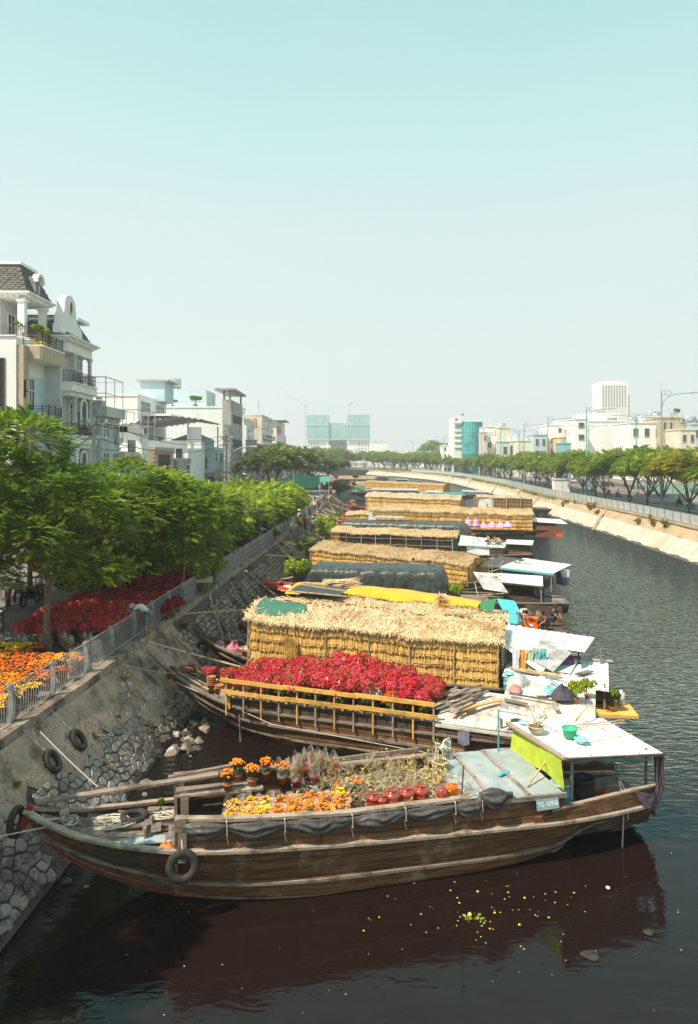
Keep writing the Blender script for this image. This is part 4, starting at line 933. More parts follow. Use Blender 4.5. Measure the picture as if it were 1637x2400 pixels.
def chair(loc,rz,m,label):
 t=thing('plastic_chair',label,'chair',loc,rz)
 mb=MB();mb.grid(lambda a,q:(lerp(-.2,.2,a),lerp(-.2,.2,q),.42-.02*math.sin(a*PI)),4,4);mb.box(-.2,.2,-.2,.2,.395,.405);mb.build('seat',m,t)
 mb=MB()
 mb.tube([(-.21,.2,.42),(-.22,.24,.75),(-.12,.26,.86),(.12,.26,.86),(.22,.24,.75),(.21,.2,.42)],.022,6);mb.build('back_frame',m,t)
 for x in(-.1,0,.1):mb=MB();mb.bar((x,.21,.42),(x,.26,.84),.04,.012);mb.build('back_slat',m,t)
 for sx_ in(-1,1):
  mb=MB();mb.tube([(sx_*.22,.22,.64),(sx_*.26,0,.64),(sx_*.24,-.2,.6),(sx_*.22,-.21,.4)],.02,6);mb.build('armrest',m,t)
  for sy in(-1,1):mb=MB();mb.bar((sx_*.19,sy*.19,.42),(sx_*.24,sy*.24,0),.04,.04);mb.build('leg',m,t)
 return t
chair(W1(11.35,1.2,2.02),B1.th+R(200),M['white_sheet'],'small white plastic armchair on the grey deck of the nearest boat').scale=(.72,.72,.72)
PT2.place(W1(11.05,.6,2.02),1,'flowerless bonsai pot on the grey deck beside the white chair',None,1.15,1)
PT2.place(W1(13.95,.35,2.86),2,'bonsai with yellow blossoms on the corner of the white awning roof',None,1.25,0)
cyl_thing('green_bucket','green plastic bucket on the white awning roof','bucket',W1(14.7,-.25,2.87),[('body',[(0,0),(.17,0),(.21,.24),(.225,.25),(.2,.25),(.16,.03),(0,.03)],col('green plastic',(.05,.42,.22),rough=.4),18),('rim',[(.212,.235),(.235,.235),(.235,.26),(.212,.26)],col('green plastic rim',(.06,.5,.3),rough=.4),18)])
cyl_thing('glass_tub','clear glass tub behind the green bucket on the awning','tub',W1(14.95,.1,2.88),[('body',[(0,0),(.16,0),(.18,.26),(.17,.26),(.15,.01)],M['plastic'],18)])
cyl_thing('cyan_basin','shallow cyan basin beside the green bucket on the awning','basin',W1(14.85,-.62,2.85),[('body',[(0,0),(.15,0),(.21,.09),(.2,.09),(.14,.015),(0,.015)],col('cyan plastic',(.25,.62,.68),rough=.4),18)])
cyl_thing('blue_tub_lid','pale blue disc lid on the far corner of the awning','lid',W1(14.0,1.2,2.83),[('disc',[(0,0),(.16,0),(.16,.015),(0,.015)],col('pale cyan',(.4,.66,.72)),16)])
for k,(a,b_,r_)in enumerate((((12.9,-1.1,2.0),(16.3,1.3,3.18),.028),((14.9,.35,2.93),(17.1,.62,2.83),.022),((14.9,.22,2.92),(17.0,.45,2.82),.02),((14.6,-.85,2.88),(16.6,-.5,2.87),.013))):
 A_,Bq=Vector(a),Vector(b_);mb=MB();mb.tube([A_.lerp(Bq,t/6)+Vector((rnd(-.01,.01),rnd(-.01,.01),rnd(-.015,.015)))for t in range(7)],r_,6);o=mb.build('bamboo_pole',M['bamboo']);on(B1,o)
 tag(o,['long bamboo pole leaning from the grey deck across the awning','thick bamboo pole lying on the middle of the awning','second bamboo pole lying beside the thick one on the awning','thin dark stick near the front edge of the awning'][k],'pole')
for k,u in enumerate((12.55,12.75)):
 mb=MB();mb.cbox((0,0,.015),(.24,.1,.03));mb.tube([(-.02,-.05,.03),(.03,0,.09),(-.02,.05,.03)],.012,4);o=mb.build('slipper',col('turquoise rubber',(.10,.5,.55)));o.location=W1(u,-.25+.1*k,2.0);o.rotation_euler=(0,0,B1.th+.5+k*.5);tag(o,['left turquoise slipper on the grey deck','right turquoise slipper on the grey deck'][k],'slipper','pair of slippers')
bluep=col('blue barrel',(.07,.26,.32),rough=.4)
bar=[(0,0),(.27,0),(.285,.03),(.28,.3),(.295,.32),(.28,.34),(.28,.58),(.295,.60),(.28,.62),(.275,.86),(.29,.88),(.27,.9)]
cyl_thing('blue_barrel','blue plastic barrel with flat lid under the stern awning','barrel',W1(14.0,-.95,1.02),[('body',bar,bluep,20),('lid',[(.28,.87),(.29,.91),(.25,.915),(.24,.90),(0,.90)],col('pale lid',(.35,.48,.5)),20)])
cyl_thing('black_drum','open black drum under the stern awning next to the blue barrel','drum',W1(14.85,-.75,1.02),[('body',[(0,0),(.28,0),(.30,.05),(.31,.4),(.32,.42),(.31,.44),(.30,.82),(.33,.84),(.33,.88),(.29,.88),(.27,.6),(.27,.05),(0,.05)],col('black plastic',(.03,.03,.032),rough=.35),20)])
junk_cloth(W1(15.4,.5,1.03),.3,.3,col('yellow bag',(.6,.5,.05)),'yellow bag in the shade under the stern awning','bag','bag');junk_cloth(W1(15.9,-.1,1.03),.22,.1,col('red cloth',(.55,.08,.02)),'small orange red cloth on the stern deck','cloth')
rope([W1(15.8,-1.0,1.78),W1(15.83,-1.12,1.5),W1(15.85,-1.16,.8),W1(15.8,-1.18,.1),W1(15.8,-1.18,-.4)],'long knotted rope hanging from the stern bollard into the water',.02);rope([W1(15.87,-1.0,1.78),W1(16.0,-1.12,1.4),W1(16.0,-1.15,.75)],'shorter doubled rope hanging from the stern bollard',.022)
rope([W1(10.9,-1.3,2.0),W1(10.95,-1.3,2.85)],'thin iron stake by the orange jerrycan',.02,m=M['wood_dark'],name='stake',cat='stake')
rope([W1(13.2,1.3,2.0),W1(13.2,1.3,3.25)],'blue painted pole at the back of the grey deck',.028,m=col('blue pole',(.10,.33,.40)),name='pole',cat='pole')
rope([W1(.6,-.35,2.05),Vector((-9.6,16.8,1.9)),Vector((-11.5,16.9,1.95))],'mooring rope from the bow across the wall at the left',.016)
rope([P(95,1715,3.2),W1(1.6,1.0,2.3)],'slanting mooring line from the wall top to the nearest bow',.011,.03)
rope([W1(0,0,2.42),W1(.5,-.3,2.2),W1(.9,-.1,2.1)],'white rope loosely looped over the red bow post',.018)
mb=MB();mb.box(.8,1.0,-.12,.12,deckz(.9),deckz(.9)+.28);mb.bar((.9,-.3,deckz(.9)+.2),(.9,.3,deckz(.9)+.2),.07,.07);mb.build('mooring_cleat',M['wood_pale'],B1.t)
# ================================================================ boat 2: bougainvillea
B2=Boat('dark wooden boat loaded with red bougainvillea behind ochre rails',(-7.6,30.75),R(-19),17.0,3.1,1.95,1.30,1.2)
B2.sheer=lambda t:1.25+.75*max(0,(.26-t)/.26)**1.5 if t<.3 else 1.25
B2.hull(6,M['wood_hull'],nt_=30,wales=((.72,.09),(.45,.06)))
B2.deck(.15,3.6,lambda u:1.18+.75*max(0,(.26-u/17)/.26)**1.5,.26,M['wood_grey'])
for side in(-1,1):
 for k in range(3):
  for s_ in range(4):
   u0=3.6+s_*2.05;mb=MB();v=side*(1.50 if u0>4 else 1.42);mb.box(u0+.01,u0+2.04,min(v,v+.05*side),max(v,v+.05*side),1.28+k*.13+.005,1.28+(k+1)*.13-.006);mb.build('bulwark_plank',M['wood_dark'],B2.t)
mb=MB();mb.bar((3.5,-1.53,1.70),(11.8,-1.55,1.70),.12,.05);mb.build('bulwark_cap',M['wood_pale'],B2.t)
mb=MB();mb.box(3.6,3.68,-1.5,-.4,1.2,1.72);mb.build('bulkhead',M['wood_ochre'],B2.t)
rl=thing('ochre_rail','two ochre planks on brown posts fencing the red bougainvillea','rail',B2.o,B2.th)
for(z,off,u0,u1)in((1.92,-1.72,3.4,11.9),(2.35,-1.70,3.35,11.8)):
 n=3
 for i in range(n):
  a,b_=lerp(u0,u1,i/n),lerp(u0,u1,(i+1)/n);mb=MB();mb.bar((a-.15*(i>0),off-.02*(i%2),z+.02),(b_,off,z-.02),.05,.15);mb.build('rail_plank',M['wood_ochre'],rl)
for i in range(12):
 u=3.6+i*.74;mb=MB();mb.bar((u,-1.66,1.02),(u,-1.66,2.4 if i%3 else 2.5),.055,.055);mb.build('rail_post',M['wood_pale']if i%2 else M['wood_ochre'],rl)
for i in range(11):mb=MB();mb.tube([(3.95+i*.74,-1.2,1.78),(3.95+i*.74,-1.76,1.78)],.035,7);mb.build('peg',M['wood_ochre'],rl)
mb=MB();mb.box(3.6,11.9,-1.4,1.4,1.45,1.5);mb.build('cargo_deck',M['wood_dark'],B2.t)
gbo='red bougainvillea pots on the railed boat'
n=0
for iu in range(13):
 for iv in range(4):
  u=4.0+iu*.60+rnd(-.1,.1);v=-1.15+iv*.72+rnd(-.1,.1);hump=1.04+.14*math.sin((iu-4)*.55)+(.16 if iu in(6,7)and iv>1 else 0)+rnd(-.06,.08)
  idx=0 if(iu+iv)%3 else 1
  lb='red bougainvillea in a terracotta pot standing in the crowded railed boat'
  if iu in(10,11)and iv<2:idx,lb=(4,'orange bougainvillea near the right end of the red flowers')if(iu==10 and iv==0)else(3,lb)
  if iu==9 and iv==0:idx,lb=5,'green leafy plant with few pink blossoms breaking the red flowers'
  if iu in(4,)and iv==0:idx,lb=2,'leafier red bougainvillea with a green gap at the front rail'
  PB.place(B2.W(u,v,1.5),rnd(0,6),lb,gbo,rnd(.92,1.12)*hump,idx)
for k,(u,v)in enumerate(((1.9,.1),(2.45,.55),(2.9,-.1),(3.3,.6),(3.2,.05))):PB.place(B2.W(u,v,1.5),rnd(0,6),'small red bougainvillea standing on the bow before the rail','small bougainvillea on the bow',rnd(.6,.8),(1,4,2,0,0)[k])
for k,(u,v,n)in enumerate(((2.35,-.62,5),(2.85,-.85,2))):
 st=thing('stack_of_pots',['stack of five brown pots on the bow of the bougainvillea boat','two brown pots on the bow edge beside the stack'][k],'pots',B2.W(u,v,1.5))
 for i in range(n):add('pot',POT,st,loc=(0,0,i*.075),s=1.15)
cyl_thing('clear_bucket','pale see-through bucket at the bow edge of the bougainvillea boat','bucket',B2.W(3.2,-1.15,1.4),[('body',[(0,0),(.13,0),(.17,.32),(.16,.32),(.12,.02)],M['plastic'],14)])
bd=thing('red_board','red board with white marks lying on the bow of the bougainvillea boat','board',B2.W(.75,.25,2.02),B2.th+R(35));mb=MB();mb.cbox((0,0,0),(.62,.95,.06));mb.build('panel',M['wood_red'],bd);add('lettering',text_mesh('N74',.26,col('white brush paint',(.7,.7,.68))),bd,loc=(.02,0,.035),rot=(0,0,R(120)))
for k,(a,b_,m_,w_)in enumerate((((.6,-.3,2.0),(2.4,-.9,1.65),'bamboo',.05),((1.0,.0,1.95),(2.0,.2,1.7),'wood_pale',.16),((1.2,.25,1.95),(2.3,.0,1.75),'wood_ochre',.12),((.4,-.1,2.05),(2.6,-.7,1.62),'bamboo',.04))):
 mb=MB();mb.bar(a,b_,w_,.04);o=mb.build('loose_stick',M[m_]);on(B2,o);tag(o,['bamboo stick along the bow edge','pale board on the bow behind the red board','ochre plank lying on the bow','second thin stick beside the bow edge'][k],'stick')
mb=MB();mb.bar((.1,-.08,1.98),(1.7,-.82,1.55),.14,.06);mb.build('red_gunwale',M['wood_red'],B2.t)
mb=MB();mb.bar((4.2,-1.72,1.1),(4.25,-1.72,.1),.09,.03);mb.build('rubbing_strip',M['wood_pale'],B2.t)
for k in range(4):slab(B2,[(11.75+k*.72,-1.6,1.72-.0),(12.45+k*.72,-1.6,1.70),(12.45+k*.72,1.5,1.92),(11.75+k*.72,1.5,1.94)],.06,M['board'],'deck_board')
mb=MB();mb.box(11.8,14.6,-1.62,-1.52,1.25,1.66);mb.build('cabin_side',M['wood_dark'],B2.t)
mb=MB();mb.bar((11.8,-1.66,1.62),(14.6,-1.66,1.58),.05,.10);mb.build('white_trim',M['board'],B2.t)
for i in range(17):
 a=Vector((rnd(11.7,12.8),rnd(-1.2,.9),1.98+i*.012));d=Vector((rnd(.5,1.2),rnd(.9,1.9),rnd(-.05,.1)))*rnd(.5,.75);mb=MB();mb.bar(a-d*.5,a+d*.7,rnd(.08,.18),.035);o=mb.build('salvaged_plank',M[random.choice(('wood_grey','wood_grey','wood_pale','wood_dark'))]);on(B2,o);tag(o,'weathered plank in the loose pile on the boarded deck right of the flowers','plank','pile of salvaged planks')
mb=MB();
for i in range(8):a=i/8;mb.bar((12.5+a*1.5,-1.1+2.3*a-.5*a*a,2.02+.0*a),(12.5+(a+.125)*1.5,-1.1+2.3*(a+.125)-.5*(a+.125)**2,2.02),.2,.04)
o=mb.build('curved_plank',col('bright plank',(.66,.38,.13)));on(B2,o);tag(o,'bright orange brown curved plank across the boarded deck','plank')
zr=2.42
for k in range(5):slab(B2,[(14.0+k*.62,-1.75,zr-.04*k-.0),(14.61+k*.62,-1.75,zr-.04*(k+1)),(14.61+k*.62,1.5,zr+.16-.03*k),(14.0+k*.62,1.5,zr+.2-.03*k)],.04,M['board']if k%2 else M['grey_sheet']if k<1 else M['board'],'roof_board')
o=cloth(lambda a,q:(lerp(14.0,17.1,a),-1.78-.05*q,zr-.04-.13*a-.16*q*(1+.4*math.sin(a*23))),'edge_sheet',M['white_sheet'],B2.t,40,3,.03)
o=cloth(lambda a,q:(lerp(14.75,15.7,a),-1.55+.04*math.sin(a*40),zr-.18-q*.95),'grey_curtain',col('grey purple curtain',(.14,.115,.14)),None,60,4,.01);on(B2,o);tag(o,'grey curtain below the cluttered roof of the bougainvillea boat','curtain')
o=cloth(lambda a,q:(lerp(15.72,16.9,a),-1.52+.04*math.sin(a*70),zr-.2-q*.95),'striped_curtain',col('brown striped curtain',(.2,.13,.1)),None,80,4,.01);on(B2,o);tag(o,'brown pleated curtain right of the grey one under the cluttered roof','curtain')
for u in(14.05,17.0):mb=MB();mb.tube([(u,-1.5,1.0),(u,-1.5,zr-.1)],.05,6);mb.build('cabin_post',M['wood_grey'],B2.t)
cyl_thing('blue_water_jug','round blue water jug under the cluttered roof','jug',B2.W(14.4,-1.45,1.3),[('body',[(0,0),(.15,0),(.17,.1),(.15,.17),(.17,.24),(.15,.3),(.06,.38),(.05,.46),(0,.46)],col('blue jug',(.05,.2,.35),rough=.15,spec=.8),16)])
mb=MB();mb.tube([(13.7,-1.6,1.5),(15.0,-1.65,1.45)],.04,6);o=mb.build('bamboo_pole',M['bamboo']);on(B2,o);tag(o,'short bamboo pole at the cabin side beneath the blue jug','pole')
o=cloth(lambda a,q:(12.6+.4*a,-1.72-.03*q,1.55-.5*q*(1-.3*abs(a-.5))),'hanging_rag',col('blue patterned rag',(.18,.19,.27)),None,8,8,.03);on(B2,o);tag(o,'blue grey rag hanging over the dark side of the bougainvillea boat','cloth')
cl=[((14.4,1.0),.45,.35,M['grey_sheet'],'grey plastic bundle at the far left of the cluttered roof'),((15.2,1.1),.36,.3,M['white_sheet'],'white sack on the far edge of the cluttered roof'),((15.5,.35),.30,.22,col('cyan tarp',(.2,.5,.52)),'turquoise cloth in the middle of the cluttered roof'),((16.0,.0),.45,.38,col('dark violet tarp',(.07,.055,.085)),'dark violet sheet heaped beside the flower bucket'),((14.35,.1),.25,.2,col('pinkish sack',(.5,.22,.2)),'pink and brown sack at the left end of the cluttered roof')]
for(u,v),r_,h,m_,lb in cl:junk_cloth(B2.W(u,v,zr+.1),r_,h,m_,lb,'bundle','bundle')
for k,(a,b_,m_)in enumerate((((14.2,-.5,2.62),(15.8,-.6,2.56),'wood_grey'),((15.0,.9,2.64),(15.3,-.3,2.6),'board'),((15.7,-.7,2.5),(15.9,-1.3,2.48),'wood_pale'),((14.1,-1.0,2.56),(14.9,-1.1,2.5),'wood_grey'))):
 mb=MB();mb.bar(a,b_,(.08,.35,.16,.2)[k],.04);o=mb.build('roof_plank',M[m_]);on(B2,o);tag(o,['long grey batten across the cluttered roof','pale wide board leaning on the cluttered roof','short light plank near the roof edge','grey plank at the left edge of the cluttered roof'][k],'plank')
rope([B2.W(15.4,1.4,2.75),B2.W(16.5,-.2,2.62)],'turquoise pipe lying diagonally across the cluttered roof',.03,m=tl,name='pipe',cat='pipe')
PL.place(B2.W(16.45,-.1,zr-.02),1,'yellow green plant in a dark bucket at the corner of the cluttered roof',None,.75,2)
PL.place(B2.W(16.8,.5,zr-.02),2,'green plant in a white box at the far corner of the cluttered roof',None,.6,1)
rope([P(330,1500,3.3),B2.W(3.4,1.6,1.75)],'bamboo pole bridging from the wall to the bougainvillea boat',.05,m=M['bamboo'],name='bamboo_pole',cat='pole')
rope([B2.W(.8,-.8,1.75),B2.W(5.6,-1.8,.95),B2.W(16,-1.9,.5)],'pale line running along the hull of the bougainvillea boat',.014)
rope([P(300,1560,3.0),B2.W(.5,-.2,1.9)],'green line from the wall to the bougainvillea bow',.012,.05)
def boat_from(label,pl,pr,z,u0,v0,L_,B,**k):
 o,th,ln=frame(pl,pr,z,u0,v0);return Boat(label,o,th,L_,B,**k),ln
def simple_hull(B,n=4,m=None,bm=None,top=None,nt_=16,deck=True,dz=.0,dm=None):
 B.hull(n,m,nt_=nt_,wales=((.7,.08),),bm=bm,top=top)
 if deck:B.deck(.15,B.L-.1,lambda u:B.sheer(u/B.L)-.08+dz,.45,dm)
def onthing(B,o,lb,cat,group=None):on(B,o);return tag(o,lb,cat,group)
# ================================================================ boat 3: the big thatched one, with a second roof behind it
B3,ln3=boat_from('wooden boat carrying a long golden straw house behind the bougainvillea',(585,1560),(1170,1612),1.2,3.2,-1.4,19.2,3.3,zbow=2.0,zmid=1.2,zst=1.2)
simple_hull(B3,5)
thatch(B3,3.2,3.2+ln3,-1.4,1.7,1.15,3.42,3.12,ridge=.50,rows=5,bay=2.0,dens=1.25,roofN=5600,droop=.3)
u3=3.2+ln3
o=cloth(lambda a,q:(3.3+2.6*a*(1-.3*q),lerp(-1.2,1.2,q),3.66+.5*math.sin(q*PI)*.9-.18*a),'green_cloth',col('dark_green_cloth',(.05,.16,.12),rough=.7),None,16,14,.04,4);onthing(B3,o,'dark green cloth covering the left end of the big straw roof','cloth')
def sheaf(B,c,n,l,dirv,label,spread=.4,m='straw_roof',w_=.05):
 t=MB()
 def g(i):
  d=Vector(dirv)+Vector((rnd(-1,1),rnd(-1,1),rnd(-1,1)))*spread;return Vector(c)+Vector((rnd(-.3,.3),rnd(-.25,.25),rnd(-.1,.1)))*l,d,Vector((rnd(-.3,.3),-.4,1)).normalized(),l*rnd(.5,1.1),rnd(.6,1)*w_
 V=[];o=strips(n,g,'straw_sheaf',M[m],None,None);on(B,o);return tag(o,label,'straw')
sheaf(B3,(5.4,-1.62,2.2),170,1.0,(.25,-.1,-1),'ragged straw sheaf hanging over the left bay of the golden straw wall',.25,'straw_wall',.04)
sheaf(B3,(4.6,.2,3.98),120,1.2,(1,.1,0),'dry straw lying over the green cloth of the big roof',.3)
mb=MB();mb.grid(lambda a,q:(lerp(3.1,6.4,a),-1.42-.35*q,1.5-.5*q),12,3);mb.build('straw_skirt',M['straw_wall'],B3.t)
B3b=Boat('straw roofed boat tucked close behind the big golden straw house',B3.W(.3,4.0)[:2],B3.th,18.0,3.2,zbow=1.8,zmid=1.1,zst=1.1);simple_hull(B3b,3)
thatch(B3b,3.6,14.2,-1.3,1.4,1.2,3.45,2.95,ridge=.18,rows=3,bay=2.6,dens=.5,roofN=2600,wall=False)
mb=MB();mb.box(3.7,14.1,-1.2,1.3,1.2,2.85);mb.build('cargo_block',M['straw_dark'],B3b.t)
o=cloth(lambda a,q:(3.2+2.8*a,lerp(-1.2,1.3,q),3.92-.1*a+.1*math.sin(q*3)),'grey_net',M['tarp_black'],None,12,10,.04,4);onthing(B3b,o,'grey green net over the left end of the second straw roof','net')
for k,(a,b_)in enumerate((((2.9,-1.4,4.02),(7.2,-1.5,3.9)),((3.0,1.4,3.95),(6.4,1.6,3.9)),((3.4,.2,4.08),(6.2,-.6,4.0)))):
 mb=MB();mb.tube([a,b_],.035,6);o=mb.build('bamboo_pole',M['bamboo']);onthing(B3b,o,['bamboo pole along the near edge of the netted roof end','bamboo pole at the far edge of the netted roof end','bamboo pole crossing the net on the roof end'][k],'pole')
sheaf(B3b,(5.2,1.9,3.95),240,1.5,(1,.15,.08),'pile of bleached palm straw on the back roof edge before the yellow tarp',.25,'straw_roof',.06)
cloth_g=mat('striped_cloth',(.05,.14,.05),(.05,.14,.05),scale=1);wv=cloth_g.node_tree
t_=_n(wv,'ShaderNodeTexCoord');wx=_n(wv,'ShaderNodeTexWave',wave_type='BANDS',bands_direction='Z');wx.inputs['Scale'].default_value=2.6;rpp=_n(wv,'ShaderNodeValToRGB')
rpp.color_ramp.elements[0].color=(.04,.14,.05,1);rpp.color_ramp.elements[1].color=(.6,.55,.42,1);rpp.color_ramp.elements[0].position=.55;rpp.color_ramp.elements[1].position=.8;e_=rpp.color_ramp.elements.new(.3);e_.color=(.10,.04,.05,1)
wv.links.new(t_.outputs['Object'],wx.inputs[0]);wv.links.new(wx.outputs[1],rpp.inputs[0]);wv.links.new(rpp.outputs[0],wv.nodes['Principled BSDF'].inputs['Base Color'])
o=cloth(lambda a,q:(u3+.1+.55*a,-1.3+2.2*a,lerp(3.0,1.2,q)),'striped_blanket',cloth_g,None,12,14,.06);onthing(B3,o,'green and brown striped blanket closing the stern end of the golden straw wall','blanket')
slab(B3,[(u3-.2,.0,2.85),(u3+3.5,.1,2.62),(u3+4.0,2.6,2.66),(u3-.3,3.1,2.9)],.04,M['white_sheet'],'stern_roof',sag=-.08,corr=.012)
slab(B3,[(u3-.5,-.6,3.15),(u3+1.75,-1.5,2.0),(u3+2.4,.0,2.55),(u3+.8,1.5,3.2)],.02,M['white_sheet'],'awning_sheet',sag=-.12)
slab(B3,[(u3+1.05,-.95,2.55),(u3+2.2,-1.35,2.05),(u3+2.95,.0,2.55),(u3+1.75,.7,2.98)],.02,M['grey_sheet'],'grey_awning_panel',sag=-.05)
o=cloth(lambda a,q:(u3+3.35+.1*a,lerp(-.1,1.6,a),2.58-q*(1.35-.5*(a<.15))),'turquoise_curtain',tl if False else col('turquoise curtain',(.14,.42,.46),rough=.6),None,16,10,.05);onthing(B3,o,'turquoise sheet closing the stern of the white roofed cabin','curtain')
slab(B3,[(u3+.2,-2.1,1.95),(u3+4.35,-2.15,1.7),(u3+4.5,1.0,1.95),(u3+.3,.6,2.05)],.05,M['white_sheet'],'lower_stern_roof',n=4,corr=.008)
slab(B3,[(u3+1.2,-.9,2.02),(u3+2.9,-1.0,1.95),(u3+3.2,.5,2.05),(u3+1.2,.3,2.08)],.02,M['pale_green'],'green_sheet')
mb=MB();mb.tube([B3.W(u3+1.6,.75,2.15)-B3.o,B3.W(u3+4.7,1.05,2.02)-B3.o],.07,8);o=mb.build('steel_pipe',M['iron']);o.location=B3.o;tag(o,'long grey pipe lying at the far edge of the low white stern roof','pipe')
for k in range(7):
 mb=MB();a=(u3+.4+k*.05,-1.2-k*.07,2.06);mb.bar(a,(u3+2.3+rnd(-.3,.3),-1.55-k*.06,2.02),.07,.04);o=mb.build('bamboo_stick',M['bamboo']);onthing(B3,o,'pale bamboo stick in the bundle on the low white stern roof','stick','bundle of bamboo on the low stern roof')
for k in range(3):mb=MB();mb.bar((u3+3.1+k*.1,-1.1,1.95),(u3+3.6+k*.1,-.5,1.97),.10,.05);o=mb.build('short_board',M['wood_grey']);onthing(B3,o,'short grey board in the little stack on the low white roof','board','stack of short boards')
junk_cloth(B3.W(u3+2.6,.35,2.05),.5,.3,col('purple cloth',(.26,.05,.26)),'magenta purple cloth heaped on the low white stern roof','cloth')
for k,(c_,nm)in enumerate((((.62,.66,.74),'white'),((.72,.30,.05),'orange'),((.50,.52,.32),'olive striped'),((.22,.45,.52),'blue'),((.10,.42,.44),'teal'))):
 o=cloth(lambda a,q:(u3+.55+k*.28+.26*a,-1.35+k*.12+.02*math.sin(a*9),2.85-q*(1.55 if k==0 else .85)),'hanging_laundry',col('laundry '+nm,c_,rough=.9),None,6,8,.04);onthing(B3,o,f'{nm} laundry piece hanging at the stern end of the golden straw house','laundry','laundry behind the golden straw house')
rope([B3.W(u3+.4,-1.4,2.9),B3.W(u3+2.1,-.9,2.8)],'washing line at the stern of the golden straw boat',.012,.03)
cyl_thing('turquoise_barrel','turquoise barrel lying in shade beside the straw wall end','barrel',B3.W(u3+.45,-1.9,1.3),[('body',bar,col('turquoise barrel',(.12,.45,.48),rough=.5),16)],s=.8)
for u,v in((u3+.3,-1.9),(u3+4.2,-1.9),(u3+4.2,.8),(u3+3.3,3.1),(u3+3.4,.1)):mb=MB();mb.tube([(u,v,.9),(u,v,1.9 if v<.5 else 2.5)],.04,6);mb.build('roof_post',M['wood_grey'],B3.t)
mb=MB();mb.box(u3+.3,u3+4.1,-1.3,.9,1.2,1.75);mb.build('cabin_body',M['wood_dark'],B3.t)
for k,(u,v,i)in enumerate(((u3+4.3,-1.4,0),(u3+4.55,-1.0,3),(u3+4.5,-1.75,0))):PL.place(B3.W(u,v,.75),k,['green bush in a pot at the stern platform of the golden straw boat','plant with orange heads on the same stern platform','low green plant at the near side of the stern platform'][k],None,.75,i)
mb=MB();mb.cbox((u3+4.6,-1.3,.7),(1.5,1.6,.12),R(10));mb.build('stern_platform',M['wood_ochre'],B3.t)
cyl_thing('white_canister','white translucent canister on the stern platform','canister',B3.W(u3+4.9,-.8,.8),[('body',[(0,0),(.15,0),(.16,.45),(.06,.5),(.06,.56),(0,.56)],col('milky plastic',(.62,.64,.62)),12)])
cyl_thing('red_bucket','red bucket with pink lid on the bow of the golden straw boat','bucket',B3.W(1.6,.3,1.5),[('body',[(0,0),(.16,0),(.2,.32),(.19,.32)],col('red plastic',(.5,.02,.02),rough=.4),16),('lid',[(.2,.32),(.21,.35),(0,.36)],col('pink lid',(.7,.3,.38)),16)])
junk_cloth(B3.W(1.9,-.35,1.5),.4,.38,col('pink cloth',(.52,.2,.27)),'pink cloth heap on the bow of the golden straw boat','cloth');junk_cloth(B3.W(.9,.1,1.7),.25,.15,col('rose cloth',(.5,.22,.28)),'small rose cloth at the tip of the same bow','cloth')
junk_cloth(B3.W(2.3,.6,1.5),.3,.22,col('slate blue cloth',(.12,.2,.25)),'slate blue cloth beside the red bucket','cloth')
cyl_thing('clay_basin','brown clay basin with coiled hose in front of the straw wall','basin',B3.W(2.9,-.75,1.4),[('body',[(0,0),(.3,0),(.4,.36),(.44,.38),(.37,.36),(.28,.04),(0,.04)],M['terra'],18)])
coil(B3.W(2.85,-.7,1.78),.28,6,'silvery hose coiled over the brown clay basin',.1,.8)
rope([P(490,1390,3.3),B3.W(1.2,-.2,2.3),B3.W(1.25,-.2,1.6)],'mooring line from the wall to the golden straw boat',.018)
cy0=cyl_thing('dark_bow_tyre','x','tyre',(0,0,-50),[]);bpy.data.objects.remove(cy0)
put(TYRE,'tyre','tyre fender on the bow tip of the golden straw boat','tyre',B3.W(.1,-.2,1.5),(R(90),0,.9),.9)
put(TYRE,'tyre','tyre on the red bow behind the golden straw house','tyre',B3b.W(1.2,.1,1.75),(0.2,0,.9),.95)
mb=MB();mb.bar((-.1,-.1,1.75),(1.3,-.75,1.35),.2,.22);mb.bar((-.1,.1,1.78),(1.2,.6,1.5),.3,.08);mb.build('red_gunwale',M['wood_red'],B3b.t)
rope([P(400,1440,3.25),B3.W(4.0,1.5,3.4)],'grey bamboo pole from the wall to the corner of the big straw roof',.05,m=M['bamboo'],name='bamboo_pole',cat='pole')
# ================================================================ boat 4: yellow tarpaulin
B4=Boat('boat covered by a long yellow and orange tarpaulin',B3.W(-1.4,9.4)[:2],R(-19),18.9,3.4,zbow=1.9,zmid=1.2,zst=1.2);simple_hull(B4,4,col('teal hull',(.13,.27,.27)))
ym=mat('yellow_tarp',(.84,.36,.012),(.90,.46,.018),rough=.45,scale=1,bump=.5,bscale=3);om=col('orange tarp',(.78,.25,.01),rough=.45,bump=.5)
B4.t['label']='boat covered by a long yellow and orange tarpaulin'
tq=thing('yellow_tarpaulin','bright yellow orange tarpaulin stretched over the cargo behind the straw roofs','tarpaulin',B4.o,B4.th)
mb=MB();mb.grid(lambda a,q:(lerp(3.0,14.2,a),lerp(-1.9,1.8,q),2.88+.32*math.sin(q*PI)**.7+.06*nz(a*8,q*3)-.5*a**3),50,14);mb.build('top_sheet',ym,tq,smooth=True)
cloth(lambda a,q:(14.2+.1*q,lerp(-1.9,1.8,a),lerp(2.38+.3*math.sin(a*PI)**.7,1.2,q)),'end_sheet',om,tq,24,8,.08,7);cloth(lambda a,q:(lerp(11.5,14.2,a),-1.92-.08*q,lerp(2.75-.38*a,1.3,q)),'side_sheet',om,tq,30,8,.07,7)
mb=MB();mb.box(3.2,13.9,-1.7,1.6,1.1,2.4);mb.build('cargo_block',M['wood_dark'],B4.t)
sheaf(B4,(12.2,-1.0,3.05),160,.8,(.4,-1,-.1),'white straw tuft lying on the right part of the yellow tarpaulin',.5,'straw_roof',.05)
